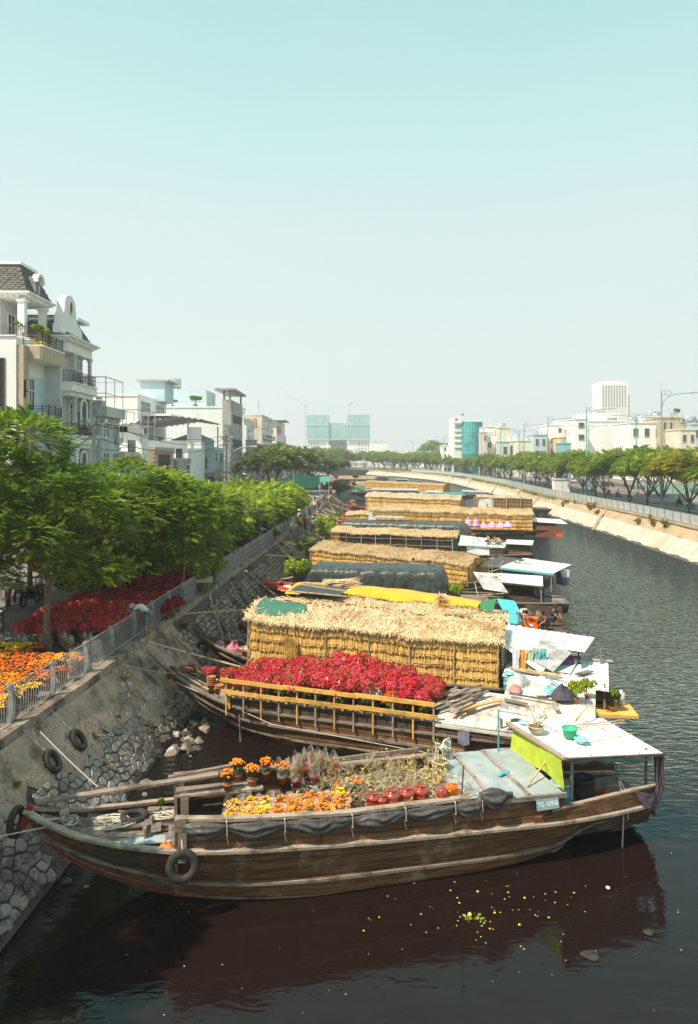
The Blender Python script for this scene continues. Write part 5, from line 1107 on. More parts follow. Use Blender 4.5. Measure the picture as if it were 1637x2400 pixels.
slab(B4,[(14.2,-1.3,2.0),(16.6,-1.5,1.8),(16.6,1.5,1.95),(14.2,1.6,2.1)],.04,M['white_sheet'],'white_deck_sheet')
o=cloth(lambda a,q:(lerp(14.2,16.4,a),-1.5+.04*math.sin(a*60),1.9-q*.7),'indigo_curtain',col('indigo cloth',(.07,.08,.17)),None,60,4,.01);onthing(B4,o,'indigo curtain below the white deck sheet right of the yellow tarpaulin','curtain')
tent=thing('green_tent_tarp','green and cyan tarpaulin pitched as a tent on the yellow tarp boat','tarpaulin',B4.o,B4.th)
cloth(lambda a,q:(15.3+.9*q+.9*a-.2,lerp(.2,-1.5,q)+.9*a,3.0-.95*q-.25*a),'cyan_sheet',col('cyan tarpaulin',(.10,.55,.60),rough=.4),tent,14,12,.06,5);cloth(lambda a,q:(15.1-1.3*q+1.1*a*q,.2-1.75*a-.3*q,3.0-.95*(a*.6+q*.4)-.3*q*a),'green_sheet',col('green tarpaulin',(.035,.19,.09),rough=.5),tent,14,12,.07,5)
mb=MB();mb.box(14.4,18.7,-1.45,1.5,.6,1.6);mb.build('stern_floor',M['wood_dark'],B4.t)
mb=MB();mb.box(16.6,18.6,1.3,1.4,1.2,2.5);mb.build('dark_screen',M['wood_dark'],B4.t)
mb=MB();mb.cbox((18.75,-.9,.75),(.55,.35,1.9));mb.build('rudder_board',M['wood_dark'],B4.t);mb=MB();mb.bar((18.3,-1.3,1.7),(18.95,-1.3,1.7),.08,.06);mb.build('rudder_cap',M['wood_pale'],B4.t)
cb=thing('orange_cooler','bright orange cool box on the open stern of the yellow tarp boat','cooler',B4.W(17.1,-.9,1.6),B4.th);mb=MB();mb.box(-.35,.35,-.25,.25,0,.6);mb.build('body',col('orange cooler',(.85,.16,.01),rough=.4),cb);mb=MB();mb.box(-.37,.37,-.27,.27,.6,.7);mb.build('lid',col('orange lid',(.8,.13,.01),rough=.4),cb)
mb=MB();mb.box(-.1,.1,-.262,-.255,.25,.4);mb.build('sticker',M['white_sheet'],cb)
cyl_thing('blue_bottle','big blue water bottle in the shade below the cyan tent','bottle',B4.W(15.9,-1.35,1.3),[('body',[(0,0),(.14,0),(.15,.35),(.05,.45),(.05,.52),(0,.52)],col('blue bottle',(.08,.3,.5),rough=.15),14)])
for k,(u,v)in enumerate(((16.8,.2),(17.4,.35))):PR.place(B4.W(u,v,1.7),k,['hanging red and yellow flower basket under the pale green roof','pink flower basket right of the red one'][k],None,1.1)
# ================================================================ boat 5: dark green tarpaulin
B5,ln5=boat_from('boat with its cargo wrapped in dark green mesh tarpaulin',(725,1392),(1045,1402),1.4,4.0,-1.6,21.6,3.4,zbow=1.9,zmid=1.2,zst=1.2);simple_hull(B5,4,col('green grey hull',(.14,.2,.17)))
td=thing('dark_green_tarpaulin','dark green mesh tarpaulin draped over a long block of cargo','tarpaulin',B5.o,B5.th)
def tarp_box(a,q,u0,u1,v0,v1,zb_,zt_,amp=.07):
 u=lerp(u0,u1,a);s=q*2-1;ea=min(1,a/.06,(1-a)/.06)
 e=abs(s)**3.0;side=max(0,(abs(s)-.62)/.38);v=(v0+v1)/2+(v1-v0)/2*math.copysign(min(1,abs(s)/.62)*(1)+.10*side,s);z=zt_-(.12*(min(1,abs(s)/.62))**3)-side*(zt_-zb_-.12)
 z=lerp(zb_+.05+.5*(zt_-zb_)*(1-side)*ea,z,ea**.6);k=amp*(nz(u*1.6,q*9,1)+.6*nz(u*4,q*18,5)+.4*abs(nz(u*7,q*5)))
 return(u,v+k*side*math.copysign(1.2,s),z+k*.8)
mb=MB();mb.grid(lambda a,q:tarp_box(a,q,3.6,4.0+ln5+.2,-1.85,2.0,1.25,3.25,.13),130,34);mb.build('sheet',M['tarp_black'],td,smooth=True)
for k,(u,v,i)in enumerate(((13.9,-1.1,2),(14.3,-.6,2),(14.2,-1.45,3))):PL.place(B5.W(u,v,1.25),k,['yellow flowering bush right of the dark green tarpaulin','second yellow flowering plant behind it','orange flowering plant at the tarp end'][k],None,1.0,i)
slab(B5,[(17.2,-.9,2.5),(19.9,-1.3,2.35),(20.2,2.0,2.5),(17,2.2,2.6)],.05,M['pale_green'],'stern_roof',sag=-.05)
mb=MB();mb.bar((17.2,-.95,2.42),(19.95,-1.35,2.28),.06,.1);mb.build('roof_beam',M['wood_dark'],B5.t)
slab(B5,[(16,-1.6,2.1),(17.6,-1.9,1.95),(16.8,-.2,2.95),(15.3,-.1,3.0)],.02,M['grey_sheet'],'tilted_awning',sag=.08)
slab(B5,[(16,.5,2.45),(17.6,.4,2.5),(17.7,2.4,2.55),(16.1,2.4,2.5)],.03,M['board'],'patched_roof',corr=.01)
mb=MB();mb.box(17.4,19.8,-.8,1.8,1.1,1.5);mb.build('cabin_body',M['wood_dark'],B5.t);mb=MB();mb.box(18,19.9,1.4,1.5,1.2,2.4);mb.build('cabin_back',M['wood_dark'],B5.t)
for u,v in((17.2,-.9),(19.8,-1.2),(19.9,1.8)):mb=MB();mb.tube([(u,v,1.0),(u,v,2.4)],.045,6);mb.build('roof_post',M['iron'],B5.t)
for k in range(3):o=cloth(lambda a,q:(19.5+.05*a,-.7+k*.5+.4*a,2.3-q*(.75+.2*k)),'hanging_laundry',col('blue grey laundry',(.26,.33,.42)),None,5,6,.05);onthing(B5,o,'blue grey shirt hung under the pale green stern roof','laundry','shirts under the pale green roof')
o=cloth(lambda a,q:(19.95+.03*math.sin(a*20),-1.2+.5*a,2.35-q*1.6),'dark_curtain',col('dark curtain',(.03,.035,.05)),None,12,5,.04);onthing(B5,o,'dark curtain at the stern corner below the pale green roof','curtain')
for a,b_ in(((15.6,-1.7,1.7),(17.6,-1.8,1.9)),((15.6,-1.7,1.7),(15.4,-.4,2.4)),((15.4,-.4,2.4),(17.2,-.6,2.9))):mb=MB();mb.tube([a,b_],.03,5);mb.build('awning_pole',M['bamboo'],B5.t)
# ================================================================ boat 6: thatch two
B6,ln6=boat_from('boat with a wide golden straw house and a white roofed grey stern',(731,1336),(1097,1370),1.2,4.0,-2.0,22.5,4.2,zbow=1.9,zmid=1.2,zst=1.9);simple_hull(B6,5,col('blue grey hull paint',(.24,.31,.31),rough=.5))
thatch(B6,4.0,4.0+ln6,-2.0,2.4,1.2,3.0,2.75,ridge=.45,rows=4,bay=2.3,dens=.75,roofN=3000);u6=4+ln6;u6s=u6+.6
slab(B6,[(u6s+1.9,-1.9,2.75),(u6s+5.9,-1.9,2.6),(u6s+6.2,2.2,2.7),(u6s+2.4,2.5,2.9)],.06,M['white_sheet'],'stern_roof',sag=-.06)
mb=MB();mb.bar((u6s+1.9,-1.95,2.63),(u6s+5.9,-1.95,2.48),.06,.14);mb.build('turquoise_fascia',col('turquoise',(.12,.42,.45)),B6.t)
for u,v in((u6s+2,-1.8),(u6s+4.6,-1.8),(u6s+5.7,-1.8),(u6s+5.9,1.9),(u6s+3,2)):mb=MB();mb.tube([(u,v,1.2),(u,v,2.6)],.045,6);mb.build('roof_post',M['iron'],B6.t)
mb=MB();mb.box(u6s+1.6,u6s+5,-1.2,1.6,1.2,1.5);mb.build('cabin_body',M['wood_dark'],B6.t)
slab(B6,[(u6-.2,-.3,2.35),(u6s+1.6,-.8,2.5),(u6s+2.9,1.4,2.95),(u6s+.6,2.0,3.0)],.02,M['tarp_grey'],'grey_awning',sag=.12)
for a,b_ in(((u6s+.3,-1.6,1.3),(u6s+1.5,.4,2.9)),((u6s+.9,-1.6,1.2),(u6s+.9,-1.4,3.2)),((u6s+1.1,-1.5,1.2),(u6s+1.1,-1.2,3.4)),((u6s+.4,-1.9,2.0),(u6s+2,-1,2.6))):mb=MB();mb.tube([a,b_],.03,5);mb.build('awning_pole',M['bamboo'],B6.t)
for k in range(2):mb=MB();mb.cbox((u6s+2.6+k*.8,0,2.92),(.6,.3,.06));o=mb.build('roof_tray',col(('green tray','yellow tray')[k],((.15,.3,.2),(.55,.5,.3))[k]));onthing(B6,o,['green tray on the left of the far white stern roof','yellow tray on the left of the far white stern roof'][k],'tray')
for k,(c_,nm)in enumerate((((.07,.06,.08),'black'),((.12,.18,.38),'blue patterned'),((.3,.2,.18),'brown'),((.55,.6,.68),'pale blue'))):
 o=cloth(lambda a,q:(u6s+5.75+.1*k+.42*a,-.6+k*.35,2.55-q*(.95+.1*k)),'hanging_laundry',col('laundry '+nm,c_,rough=.9),None,6,8,.05);onthing(B6,o,f'{nm} garment hanging off the outer corner of the far white stern roof','laundry','laundry on the white roofed stern')
o=cyl_thing('orange_bucket','orange bucket in the grey stern under the white roof','bucket',B6.W(u6s+5.2,.2,1.6),[('body',[(0,0),(.15,0),(.2,.3),(0,.3)],jm,12)])
# ================================================================ boat 7: black net walls
B7,ln7=boat_from('boat with black net walls on bamboo posts and a straw roof',(777,1287),(1062,1297),1.3,4.0,-1.8,24.5,4.0,zbow=1.9,zmid=1.2,zst=1.4);simple_hull(B7,4)
u7=4+ln7;u7s=u7+1.2
cloth(lambda a,q:(lerp(4.9,u7,a),-1.85,lerp(3.1-.1*a,1.2,q)),'net_wall',M['net_black'],B7.t,40,10,.06,5);cloth(lambda a,q:(u7,lerp(-1.8,2.2,a),lerp(3.0,1.2,q)),'teal_end_sheet',col('teal dark sheet',(.05,.16,.14)),B7.t,10,8,.06,5)
n=90;V=[];F=[]
for k in range(n):u=4+.9*(k+.5)/n;q=len(V);V+=[(u-.008,-1.86,3.1),(u+.008,-1.86,3.1),(u+.007,-1.9,1.2),(u-.007,-1.9,1.2)];F.append((q,q+1,q+2,q+3))
add('straw_panel',np_mesh('straw_panel',V,F,M['straw_wall']),B7.t)
thatch(B7,4.0,u7+.3,-1.8,2.2,1.2,3.12,2.95,ridge=.35,roofN=2400,wall=False)
for k in range(9):u=lerp(4.1,u7,k/8);mb=MB();mb.tube([(u,-1.98,1.0),(u+rnd(-.06,.06),-1.98,3.15)],.045,6);mb.build('bamboo_post',M['bamboo'],B7.t)
for z in(1.45,2.0,2.6):mb=MB();mb.tube([(lerp(4.1,u7,t/8),-1.97+rnd(-.02,.02),z+rnd(-.05,.05))for t in range(9)],.025,5);mb.build('bamboo_batten',M['bamboo'],B7.t)
slab(B7,[(u7s-.6,-2.3,2.2),(u7s+2.2,-1.9,2.2),(u7s+2.0,.2,2.7),(u7s-.6,-.4,3.0)],.03,M['pale_green'],'tilted_sheet',corr=.01);mb=MB();mb.box(u7s+.2,u7s+3.6,-1.9,.5,.9,2.05);mb.build('white_cabin',M['white_sheet'],B7.t);mb=MB();mb.box(u7s+2.4,u7s+3.62,-1.93,-1.9,1.1,1.9);mb.build('cabin_opening',M['wood_dark'],B7.t)
slab(B7,[(u7s+.0,-2.0,2.12),(u7s+3.9,-2.1,2.1),(u7s+4.0,.7,2.3),(u7s+.0,.9,2.3)],.05,M['pale_green'],'cabin_roof',sag=0)
slab(B7,[(u7s-2.2,-3.6,1.55),(u7s+1.6,-3.9,1.25),(u7s+1.6,-2.4,1.45),(u7-2.2,-2.3,1.7)],.04,M['board'],'lower_roof')
for k in range(34):
 a=B7.W(u7s+rnd(.4,3.8),rnd(-1.3,1.0),2.36+rnd(0,.25));mb=MB();d=Vector((rnd(-.4,.4),rnd(.4,1),rnd(-.1,.2))).normalized()*rnd(.4,.9);mb.bar(-d,d,rnd(.10,.2),.06);o=mb.build('firewood',M[random.choice(('wood_ochre','wood_pale','wood_pale','wood_grey'))]);o.location=a
 tag(o,'split orange brown firewood in the pile on a stern roof','wood','wood pile on the stern roof')
mb=MB();mb.box(u7s+3.2,u7s+6.4,-1.2,1.2,.35,1.5);mb.build('stern_body',M['wood_hull'],B7.t);mb=MB();mb.bar((u7s+3.6,-1.28,.38),(u7s+5.6,-1.28,.38),.06,.16);mb.build('yellow_stripe',col('yellow paint',(.8,.5,.02)),B7.t)
slab(B7,[(u7s+3.9,-.9,2.35),(u7s+6.5,-1.0,2.3),(u7s+6.6,1.3,2.5),(u7s+3.9,1.4,2.5)],.05,M['pale_green'],'stern_roof');mb=MB();mb.box(u7s+4.2,u7s+6.3,-.6,1.2,1.5,2.3);mb.build('dark_cabin',M['wood_dark'],B7.t)
put(TYRE,'tyre','tyre hung on the dark stern with the yellow stripe','tyre',B7.W(u7s+5.8,-1.38,.85),(R(90),0,B7.th),1.1)
# ================================================================ boat 8: low grey tarp
B8,ln8=boat_from('low boat under a long dark grey green tarpaulin beyond the black net boat',(795,1240),(1067,1249),1.5,3.5,-1.6,21,3.6,zbow=1.8,zmid=1.1,zst=1.2);simple_hull(B8,3)
t8=thing('grey_green_tarpaulin','low dark grey green tarpaulin stretched between poles','tarpaulin',B8.o,B8.th);mb=MB();mb.grid(lambda a,q:tarp_box(a,q,3.2,3.5+ln8+1.5,-1.8,2.6,1.2,2.55,.12),90,22);mb.build('sheet',M['tarp_black'],t8,smooth=True)
for k in range(7):u=lerp(4,3.5+ln8,k/6);mb=MB();mb.tube([(u,-1.9,1.2),(u,-1.9,3.0)],.04,5);mb.build('pole',M['bamboo'],B8.t)
slab(B8,[(7.5,.9,3.0),(11.5,.9,3.0),(11.5,2.2,3.1),(7.5,2.2,3.1)],.05,M['grey_sheet'],'grey_roof_piece')
# ================================================================ boat 9: long straw barge
B9,ln9=boat_from('very long straw walled barge reaching far into the canal',(812,1237),(1248,1243),1.2,3.5,-2.0,32,4.4,zbow=1.9,zmid=1.2,zst=1.3);simple_hull(B9,3)
thatch(B9,3.5+3.2,3.5+ln9,-2.0,2.3,1.2,3.75,3.25,ridge=.55,rows=4,bay=3.2,dens=.5,roofN=4200,droop=.8,eave_len=1.0);u9=3.5+ln9
thatch(B9,3.5,6.6,-2.0,2.0,1.2,3.0,3.1,ridge=.3,rows=3,bay=1.6,dens=.5,roofN=500)
o=cloth(lambda a,q:(6.6+.8*a*(1-.3*math.sin(q*9)),-2.25,lerp(3.5,1.2,q)),'white_sheet',M['white_sheet'],None,6,10,.1);onthing(B9,o,'white plastic sheet hanging at the step of the long straw wall','sheet')
slab(B9,[(u9+.2,-1.6,2.35),(u9+4.6,-1.7,2.1),(u9+4.2,1.6,2.4),(u9+.2,1.7,2.6)],.06,M['white_sheet'],'stern_roof');mb=MB();mb.box(u9+.3,u9+3.2,-1.3,1.4,1.0,2.2);mb.build('dark_cabin',M['wood_dark'],B9.t)
mb=MB();mb.box(u9+.4,u9+3.9,-1.75,-1.65,.3,1.75);mb.build('red_brown_side',col('red brown paint',(.20,.07,.045)),B9.t);mb=MB();mb.box(u9+3.1,u9+3.9,-1.9,-1.75,.35,.8);mb.build('orange_box',col('orange red box',(.7,.12,.03)),B9.t)
for k in range(7):junk_cloth(B9.W(u9-9.5+k*1.05,-3.2,1.7+rnd(-.1,.1)),rnd(.4,.7),rnd(.5,.9),col('pink bag',(.72,.40,.62)),'pink wrapping bag lying along the foot of the long straw wall','bag','pink_bag','pink bags before the long straw wall')
# ================================================================ boats 10 and 11
B10,ln10=boat_from('straw roofed boat behind the long straw barge',(858,1193),(1078,1198),1.2,4,-2,28,4.4,zbow=1.8,zmid=1.1,zst=1.1);simple_hull(B10,3)
thatch(B10,4,4+ln10,-2,2.6,1.2,3.6,3.2,ridge=.7,rows=3,bay=2.8,dens=.45,roofN=2600,eave_len=.9)
B11,ln11=boat_from('boat with a dark straw shed and a white sheet at its left bay',(1120,1192),(1248,1192),1.2,6,-2,21,4.2,zbow=1.4,zmid=1.1,zst=1.1);simple_hull(B11,3)
M['straw_shade']=mat('brown_straw',(.22,.12,.05),(.34,.2,.08),scale=6,isl=.25);thatch(B11,6,6+ln11,-2,2.2,1.1,3.35,3.1,ridge=.35,rows=3,bay=2.7,dens=.45,roofN=1400,wallmat=M['straw_shade'])  # darker brown straw than the other boat walls
o=cloth(lambda a,q:(lerp(6.1,9.0,a),-2.25-.1*q,lerp(3.1,1.1,q)),'white_sheet',M['white_sheet'],None,12,10,.12);onthing(B11,o,'white plastic sheet on the left bay of the dark straw shed','sheet')
for k in range(4):mb=MB();mb.tube([(6+k*2.7,-2.3,.9),(6+k*2.7,-2.3,3.4)],.1,6);mb.build('straw_post',M['bamboo'],B11.t)
B10b=Boat('low boat with clutter at the left of the dark straw shed',B10.W(ln10+3,1.0)[:2],B10.th,9,3.4,1.2,1.1,1.2);simple_hull(B10b,3)
junk_cloth(B10b.W(3,0,1.1),1.0,1.2,M['tarp_grey'],'grey bundle on the low boat before the dark shed','bundle','bundle');junk_cloth(B10b.W(5.2,0,1.1),.8,1.4,M['straw_roof'],'straw heap on the low boat before the dark shed','straw','straw_heap')
# ================================================================ boat 12: low indigo and turquoise boat, boat 13 far straw, boats beyond
B12=Boat('low boat covered by an indigo sheet with grey tin roofs',(0.6,186),R(-9),34,4.6,1.8,1.2,1.3);simple_hull(B12,3)
mb=MB();mb.box(4,17,-2.2,2,1.2,2.3);mb.build('indigo_cover',col('indigo sheet',(.045,.05,.11)),B12.t);slab(B12,[(5,-1.6,2.6),(17,-1.6,2.5),(17,2.2,2.8),(5,2.2,2.8)],.1,M['grey_sheet'],'tin_roof')
mb=MB();mb.box(17.5,29,-1.8,1.8,1.0,1.9);mb.build('turquoise_cover',col('turquoise cover',(.10,.38,.42)),B12.t);slab(B12,[(28,-2,2.4),(34,-2,2.2),(34,2,2.4),(28,2,2.6)],.1,M['grey_sheet'],'stern_roof');slab(B12,[(19,-1.6,2.2),(23,-1.6,2.1),(23,1.6,2.3),(19,1.6,2.3)],.1,M['white_sheet'],'hatch_roof')
o=cloth(lambda a,q:(-1.5+5.5*a,-2.5+2.6*q,2.0+1.2*math.sin(a*PI)*math.sin(q*PI)),'black_net',M['tarp_black'],None,14,8,.2,3);onthing(B12,o,'black net heaped at the bow of the indigo boat','net')
o=cloth(lambda a,q:(-1.0+4.5*a,.6+2.6*q,2.3+1.3*math.sin(a*PI)*math.sin(q*PI)),'green_net',col('green net',(.03,.22,.12)),None,14,8,.2,3);onthing(B12,o,'green tarpaulin peak at the bow of the indigo boat','tarpaulin')
B13,ln13=boat_from('farthest straw walled boat with a dark raised bow',(857,1150),(1040,1155),1.2,6,-2.2,30,4.6,zbow=3.4,zmid=1.2,zst=1.2);simple_hull(B13,3)
thatch(B13,6,6+ln13,-2.2,2.4,1.2,3.6,3.1,ridge=.5,rows=3,bay=3.2,dens=.35,roofN=1800)
far=[((-3.5,245),24,'wood_pale','straw_roof','distant boat with brown straw cargo'),((1.0,275),22,'wood_dark','tarp_grey','distant dark boat with a grey roof'),((-8.5,318),26,'wood_dark','straw_roof','most distant boat with a straw load'),((-2,225),26,'wood_dark','tarp_grey','distant low boat with a dark cover')]
for k,((x,y),l,hm_,cm_,lb)in enumerate(far):
 bb=Boat(lb,(x,y),R(-4),l,4.2,1.9,1.1,1.3);simple_hull(bb,3,M[hm_]);mb=MB();mb.box(4,l-6,-1.8,1.8,1.1,2.5 if k%2==0 else 1.7);mb.build('cargo',M[cm_],bb.t);mb=MB();mb.box(l-5,l-1,-1.7,1.7,1.2,2.4);mb.build('cabin',M['wood_dark'],bb.t);slab(bb,[(l-5.4,-2,2.5),(l-.6,-2,2.4),(l-.6,2,2.5),(l-5.4,2,2.6)],.1,M['grey_sheet'],'cabin_roof')
def bow_paint(B,m=None,deck_c=None):
 for sg in(-1,1):
  mb=MB();pts=[(t*B.L,sg*(B.hb(t)+.03),B.sheer(t)-.02)for t in(.0,.04,.08,.13)]
  for p,q in zip(pts,pts[1:]):mb.bar(p,q,.12,.34)
  mb.build('painted_bow',m or M['wood_red'],B.t)
 if deck_c:mb=MB();mb.box(.3,1.5,-.55,.55,B.zb-.12,B.zb-.02);mb.build('bow_hatch',deck_c,B.t)
red2=col('faded red hatch',(.48,.10,.07));gr2=col('bow green',(.06,.22,.13));orr=col('orange red paint',(.72,.08,.015))
bow_paint(B4,orr,red2);bow_paint(B5,orr,red2);bow_paint(B6,M['wood_red'],red2);bow_paint(B7,M['wood_red'],red2);bow_paint(B8,M['wood_red'],red2);bow_paint(B9,M['wood_red'],col('blue bundle',(.3,.45,.52)));bow_paint(B10);bow_paint(B12)
mb=MB();mb.box(1.6,3.2,-.9,.9,1.5,1.56);mb.build('green_bow_deck',gr2,B6.t);mb=MB();mb.box(1.5,3.6,-.9,.9,1.5,1.56);mb.build('pale_bow_deck',M['board'],B5.t)
for B,u,v,i,s_,lb in((B5,2.7,-.6,1,1.9,'bright green bush on the bow before the dark green tarpaulin'),(B5,3.3,.9,0,1.5,'darker green bush behind on the tarp boat bow'),(B6,3.0,-1.2,0,2.0,'tall green bush at the left end of the wide straw house'),(B6,2.6,.3,3,1.5,'green bush with orange top at the bow of the wide straw house'),(B7,3.1,-.6,1,2.2,'tall bright green bush left of the black net boat'),(B7,2.6,1.2,1,2.6,'second tall green bush behind, at the black net boat bow'),(B7,3.3,-1.6,1,1.8,'lower green bush at the foot of the black net boat'),(B3b,1.5,1.6,2,1.2,'yellow flowering shrub on the bow behind the big straw roof'),(B9,2.4,-.8,0,1.4,'green bush on the bow of the long straw barge'),(B12,-2,-1,0,1.8,'green bush at the indigo boat bow'),(B13,1,0,0,2.6,'dull green tree beside the dark raised bow')):
 PL.place(B.W(u,v,B.sheer(max(0,u)/B.L)),rnd(0,6),lb,None,s_,i)
gg=thing('green_crate_frame','red and white frame chair on the bow left of the black net boat','frame',B7.W(1.6,-.3,1.6),B7.th);mb=MB()
for a,b_ in(((-.7,-.5,.0),(-.7,-.5,.9)),((.7,-.5,.0),(.7,-.5,.9)),((-.7,.5,.0),(-.7,.5,.9)),((.7,.5,.0),(.7,.5,.9)),((-.7,-.5,.9),(.7,-.5,.9)),((-.7,.5,.9),(.7,.5,.9)),((-.7,-.5,.9),(-.7,.5,.9)),((.7,-.5,.9),(.7,.5,.9))):mb.bar(a,b_,.06,.06)
mb.build('frame_bar',col('pink red paint',(.6,.16,.14)),gg)
lbp=['long pale plank from the wall to the yellow tarp boat','bamboo gangway from the railing to the green bow','bamboo pole crossing above the green bow','thick bamboo pole from the standing people to the black net boat','thin pole beside the thick one near the standing people','pole from the wall to the grey green tarp boat','upper pole to the long straw barge','pale pole over the bush of the black net boat']
for k,(a,b_,r_)in enumerate(((P(575,1338,3.25),B4.W(2.2,-.6,2.2),.09),(P(622,1300,3.25),B6.W(2.5,-.5,2.0),.07),(P(640,1360,1.7),B5.W(2.4,.6,2.2),.05),(P(690,1229,3.4),P(775,1290,2.0),.09),(P(660,1262,3.2),P(735,1300,1.9),.05),(P(700,1215,3.3),P(770,1236,2.2),.07),(P(725,1200,3.4),P(800,1222,2.4),.09),(P(742,1206,3.3),P(850,1217,2.6),.06))):
 rope([a,b_],lbp[k],r_,.03 if k else 0,4,M['bamboo']if k else M['wood_pale'],'gangway_pole','pole')
pt=MB()
for i in range(46):
 Y=rnd(60,150);a=Vector((lx(Y)-.1,Y,ZS+rnd(-.3,.4)));b_=Vector((lx(Y)+rnd(1.5,4.5),Y-rnd(0,4),rnd(.6,2.2)));mb=MB();mb.tube([a,b_],rnd(.03,.07),5);o=mb.build('mooring_pole',M['bamboo']);tag(o,'bamboo pole slanting from the wall down to the moored bows in the crowded far stretch','pole','poles and lines between wall and far boats')
for i in range(30):
 Y=rnd(62,160);x=lw(Y)+rnd(.3,2.2);c_=random.choice(((.5,.06,.03),(.55,.15,.08),(.25,.38,.42),(.5,.45,.36),(.1,.22,.14)));mb=MB();mb.cbox((0,0,.3),(rnd(.5,1.4),rnd(.4,.9),rnd(.3,.7)),rnd(0,3),rnd(-.2,.2));mb.cbox((.2,.2,.5),(rnd(.5,.9),.3,rnd(.2,.5)),rnd(0,3),rnd(-.3,.3));o=mb.build('bow_box',col('box %.2f %.2f'%c_[:2],c_));o.location=(x,Y,rnd(.9,1.5));tag(o,'small painted box among the clutter of the far bows','box','boxes on the far bows')
# ================================================================ trees
def frond_tpl(n,L_,w_,droop=.25):
 T=[]
 for i in range(n):
  x=L_*(i+.6)/n;z=-droop*L_*(x/L_)**2;l=w_*(math.sin((i+1)/(n+1)*PI)**.6);dx=L_/n*.42
  for sg in(-1,1):T.append([(x-dx,0,z),(x+dx,0,z),(x+dx*1.9,sg*l,z-.18*l),(x+dx*.2,sg*l*.97,z-.22*l)])
 return np.array(T)
def scatter(tpl,P_,D,S,up=None):
 """numpy: put template at points P_ with forward D, scale S"""
 N=len(P_);D=D/np.linalg.norm(D,axis=1)[:,None];upv=np.tile([0,0,1.0],(N,1))+NR.uniform(-.45,.45,(N,3));s_=np.cross(upv,D);s_/=np.linalg.norm(s_,axis=1)[:,None]+1e-9;u=np.cross(D,s_)
 T=tpl.reshape(-1,3);V=P_[:,None,:]+S[:,None,None]*(T[None,:,0:1]*D[:,None,:]+T[None,:,1:2]*s_[:,None,:]+T[None,:,2:3]*u[:,None,:])
 F=np.arange(N*len(T)).reshape(-1,4);return V.reshape(-1,3),F
def crown_pts(blobs,n,shell=.75,low=-.35):
 C=np.array([b[0]for b in blobs],float);r_=np.array([b[1]for b in blobs],float);w_=r_**2;idx=NR.choice(len(blobs),n,p=w_/w_.sum())
 z=NR.uniform(low,1,n);t=NR.uniform(0,2*PI,n);q=np.sqrt(1-z*z*.98);N_=np.stack([q*np.cos(t),q*np.sin(t),z],1);rad=r_[idx]*(shell+(1-shell)*NR.uniform(0,1,n)**.5*1.2);Pn=C[idx]+N_*rad[:,None]*np.array([1,1,.62]);return Pn,N_
def tree(name,label,cat,loc,blobs,nfr,tpl,lm,size,trunk_h,tr=.16,group=None,lean=(0,0),lm2=None,n2=0,own=True,rz=0,s=1,shell=.7,thick_limbs=1,dead=0):
 t=thing(name,label,cat,loc,rz,group);t.scale=(s,s,s)
 mb=MB();top=Vector((lean[0],lean[1],trunk_h));mb.tube([(0,0,-.05),(lean[0]*.3,lean[1]*.3,trunk_h*.4),top],[tr*1.25,tr,tr*.85],8)
 big=sorted(blobs,key=lambda b:-b[1]);mains=[]
 for i,(c,r_)in enumerate(big):
  c=Vector(c)
  if i<5*thick_limbs:mid=top.lerp(c,.5)+Vector((rnd(-.2,.2),rnd(-.2,.2),rnd(-.1,.3)));mb.tube([top-Vector((0,0,.2)),mid,c],[tr*.6,tr*.4,tr*.15],6);mains.append((mid,c))
  else:
   a=min(mains,key=lambda m_:(m_[0]-c).length)[0];mb.tube([a,a.lerp(c,.5)+Vector((rnd(-.2,.2),rnd(-.2,.2),.15)),c],[tr*.32,tr*.2,tr*.08],5)
  for k in range(3):e=c+Vector((rnd(-1,1),rnd(-1,1),rnd(-.2,.6)))*r_*.85;mb.tube([c.lerp(top,.15),c.lerp(e,.6)+Vector((0,0,.1)),e],[tr*.13,tr*.09,tr*.03],4)
 mb.build('trunk',M['bark'],t,smooth=True)
 for nn,mm in((nfr,lm),(n2,lm2)):
  if nn:
   Pn,N_=crown_pts(blobs if mm is lm else random.sample(blobs,max(1,len(blobs)//2)),nn,shell);D=N_*np.array([1,1,.35])+NR.uniform(-.6,.6,(nn,3))*np.array([1,1,.5]);V,F=scatter(tpl,Pn,D,size*NR.uniform(.55,1.2,nn));tag(add('crown',np_mesh('crown',V,F,mm),t),kind='stuff')
 return t
def umb(R_,zc,h,n,flat=.5):
 b=[]
 for i in range(n):
  a=i*2.399;q=math.sqrt((i+.5)/n)*R_*.85;b.append(((q*math.cos(a)+rnd(-.3,.3),q*math.sin(a)+rnd(-.3,.3),zc+h*(1-(q/R_)**2)*flat+rnd(-.4,.4)*h),R_*rnd(.24,.38)))
 return b
FR=frond_tpl(7,1.0,.22);FR2=frond_tpl(5,1.0,.26,.3);FR3=frond_tpl(3,1.0,.34,.35)  # lime fronds mixed into the green crowns below stand in for leaf highlights
tree('flame_tree','largest feathery tree with its slim trunk in the marigold bed','tree',(-11.85,28.3,ZS),[((-1.2,.5,8.3),1.7),((-2.6,0,7.2),2.0),((-.6,1,6.6),1.9),((-2.0,-1.0,5.4),1.7),((.9,1.2,5.6),1.6),((-3.6,.5,5.6),1.8),((-.2,-.8,4.6),1.3),((1.8,1.5,4.6),1.2),((-2.9,-1,4.0),1.5),((.9,-.3,3.7),.85),((-1.2,.3,4.0),1.3),((-3.2,1,8.6),1.3),((-4.2,-.5,3.6),1.5),((-2.2,-.6,3.0),1.1),((1.9,.6,3.2),1.0),((-1.4,1.2,2.9),1.1)],6200,FR,M['leaf'],.52,3.2,.13,lean=(.15,0),lm2=M['leaf_lime'],n2=900)
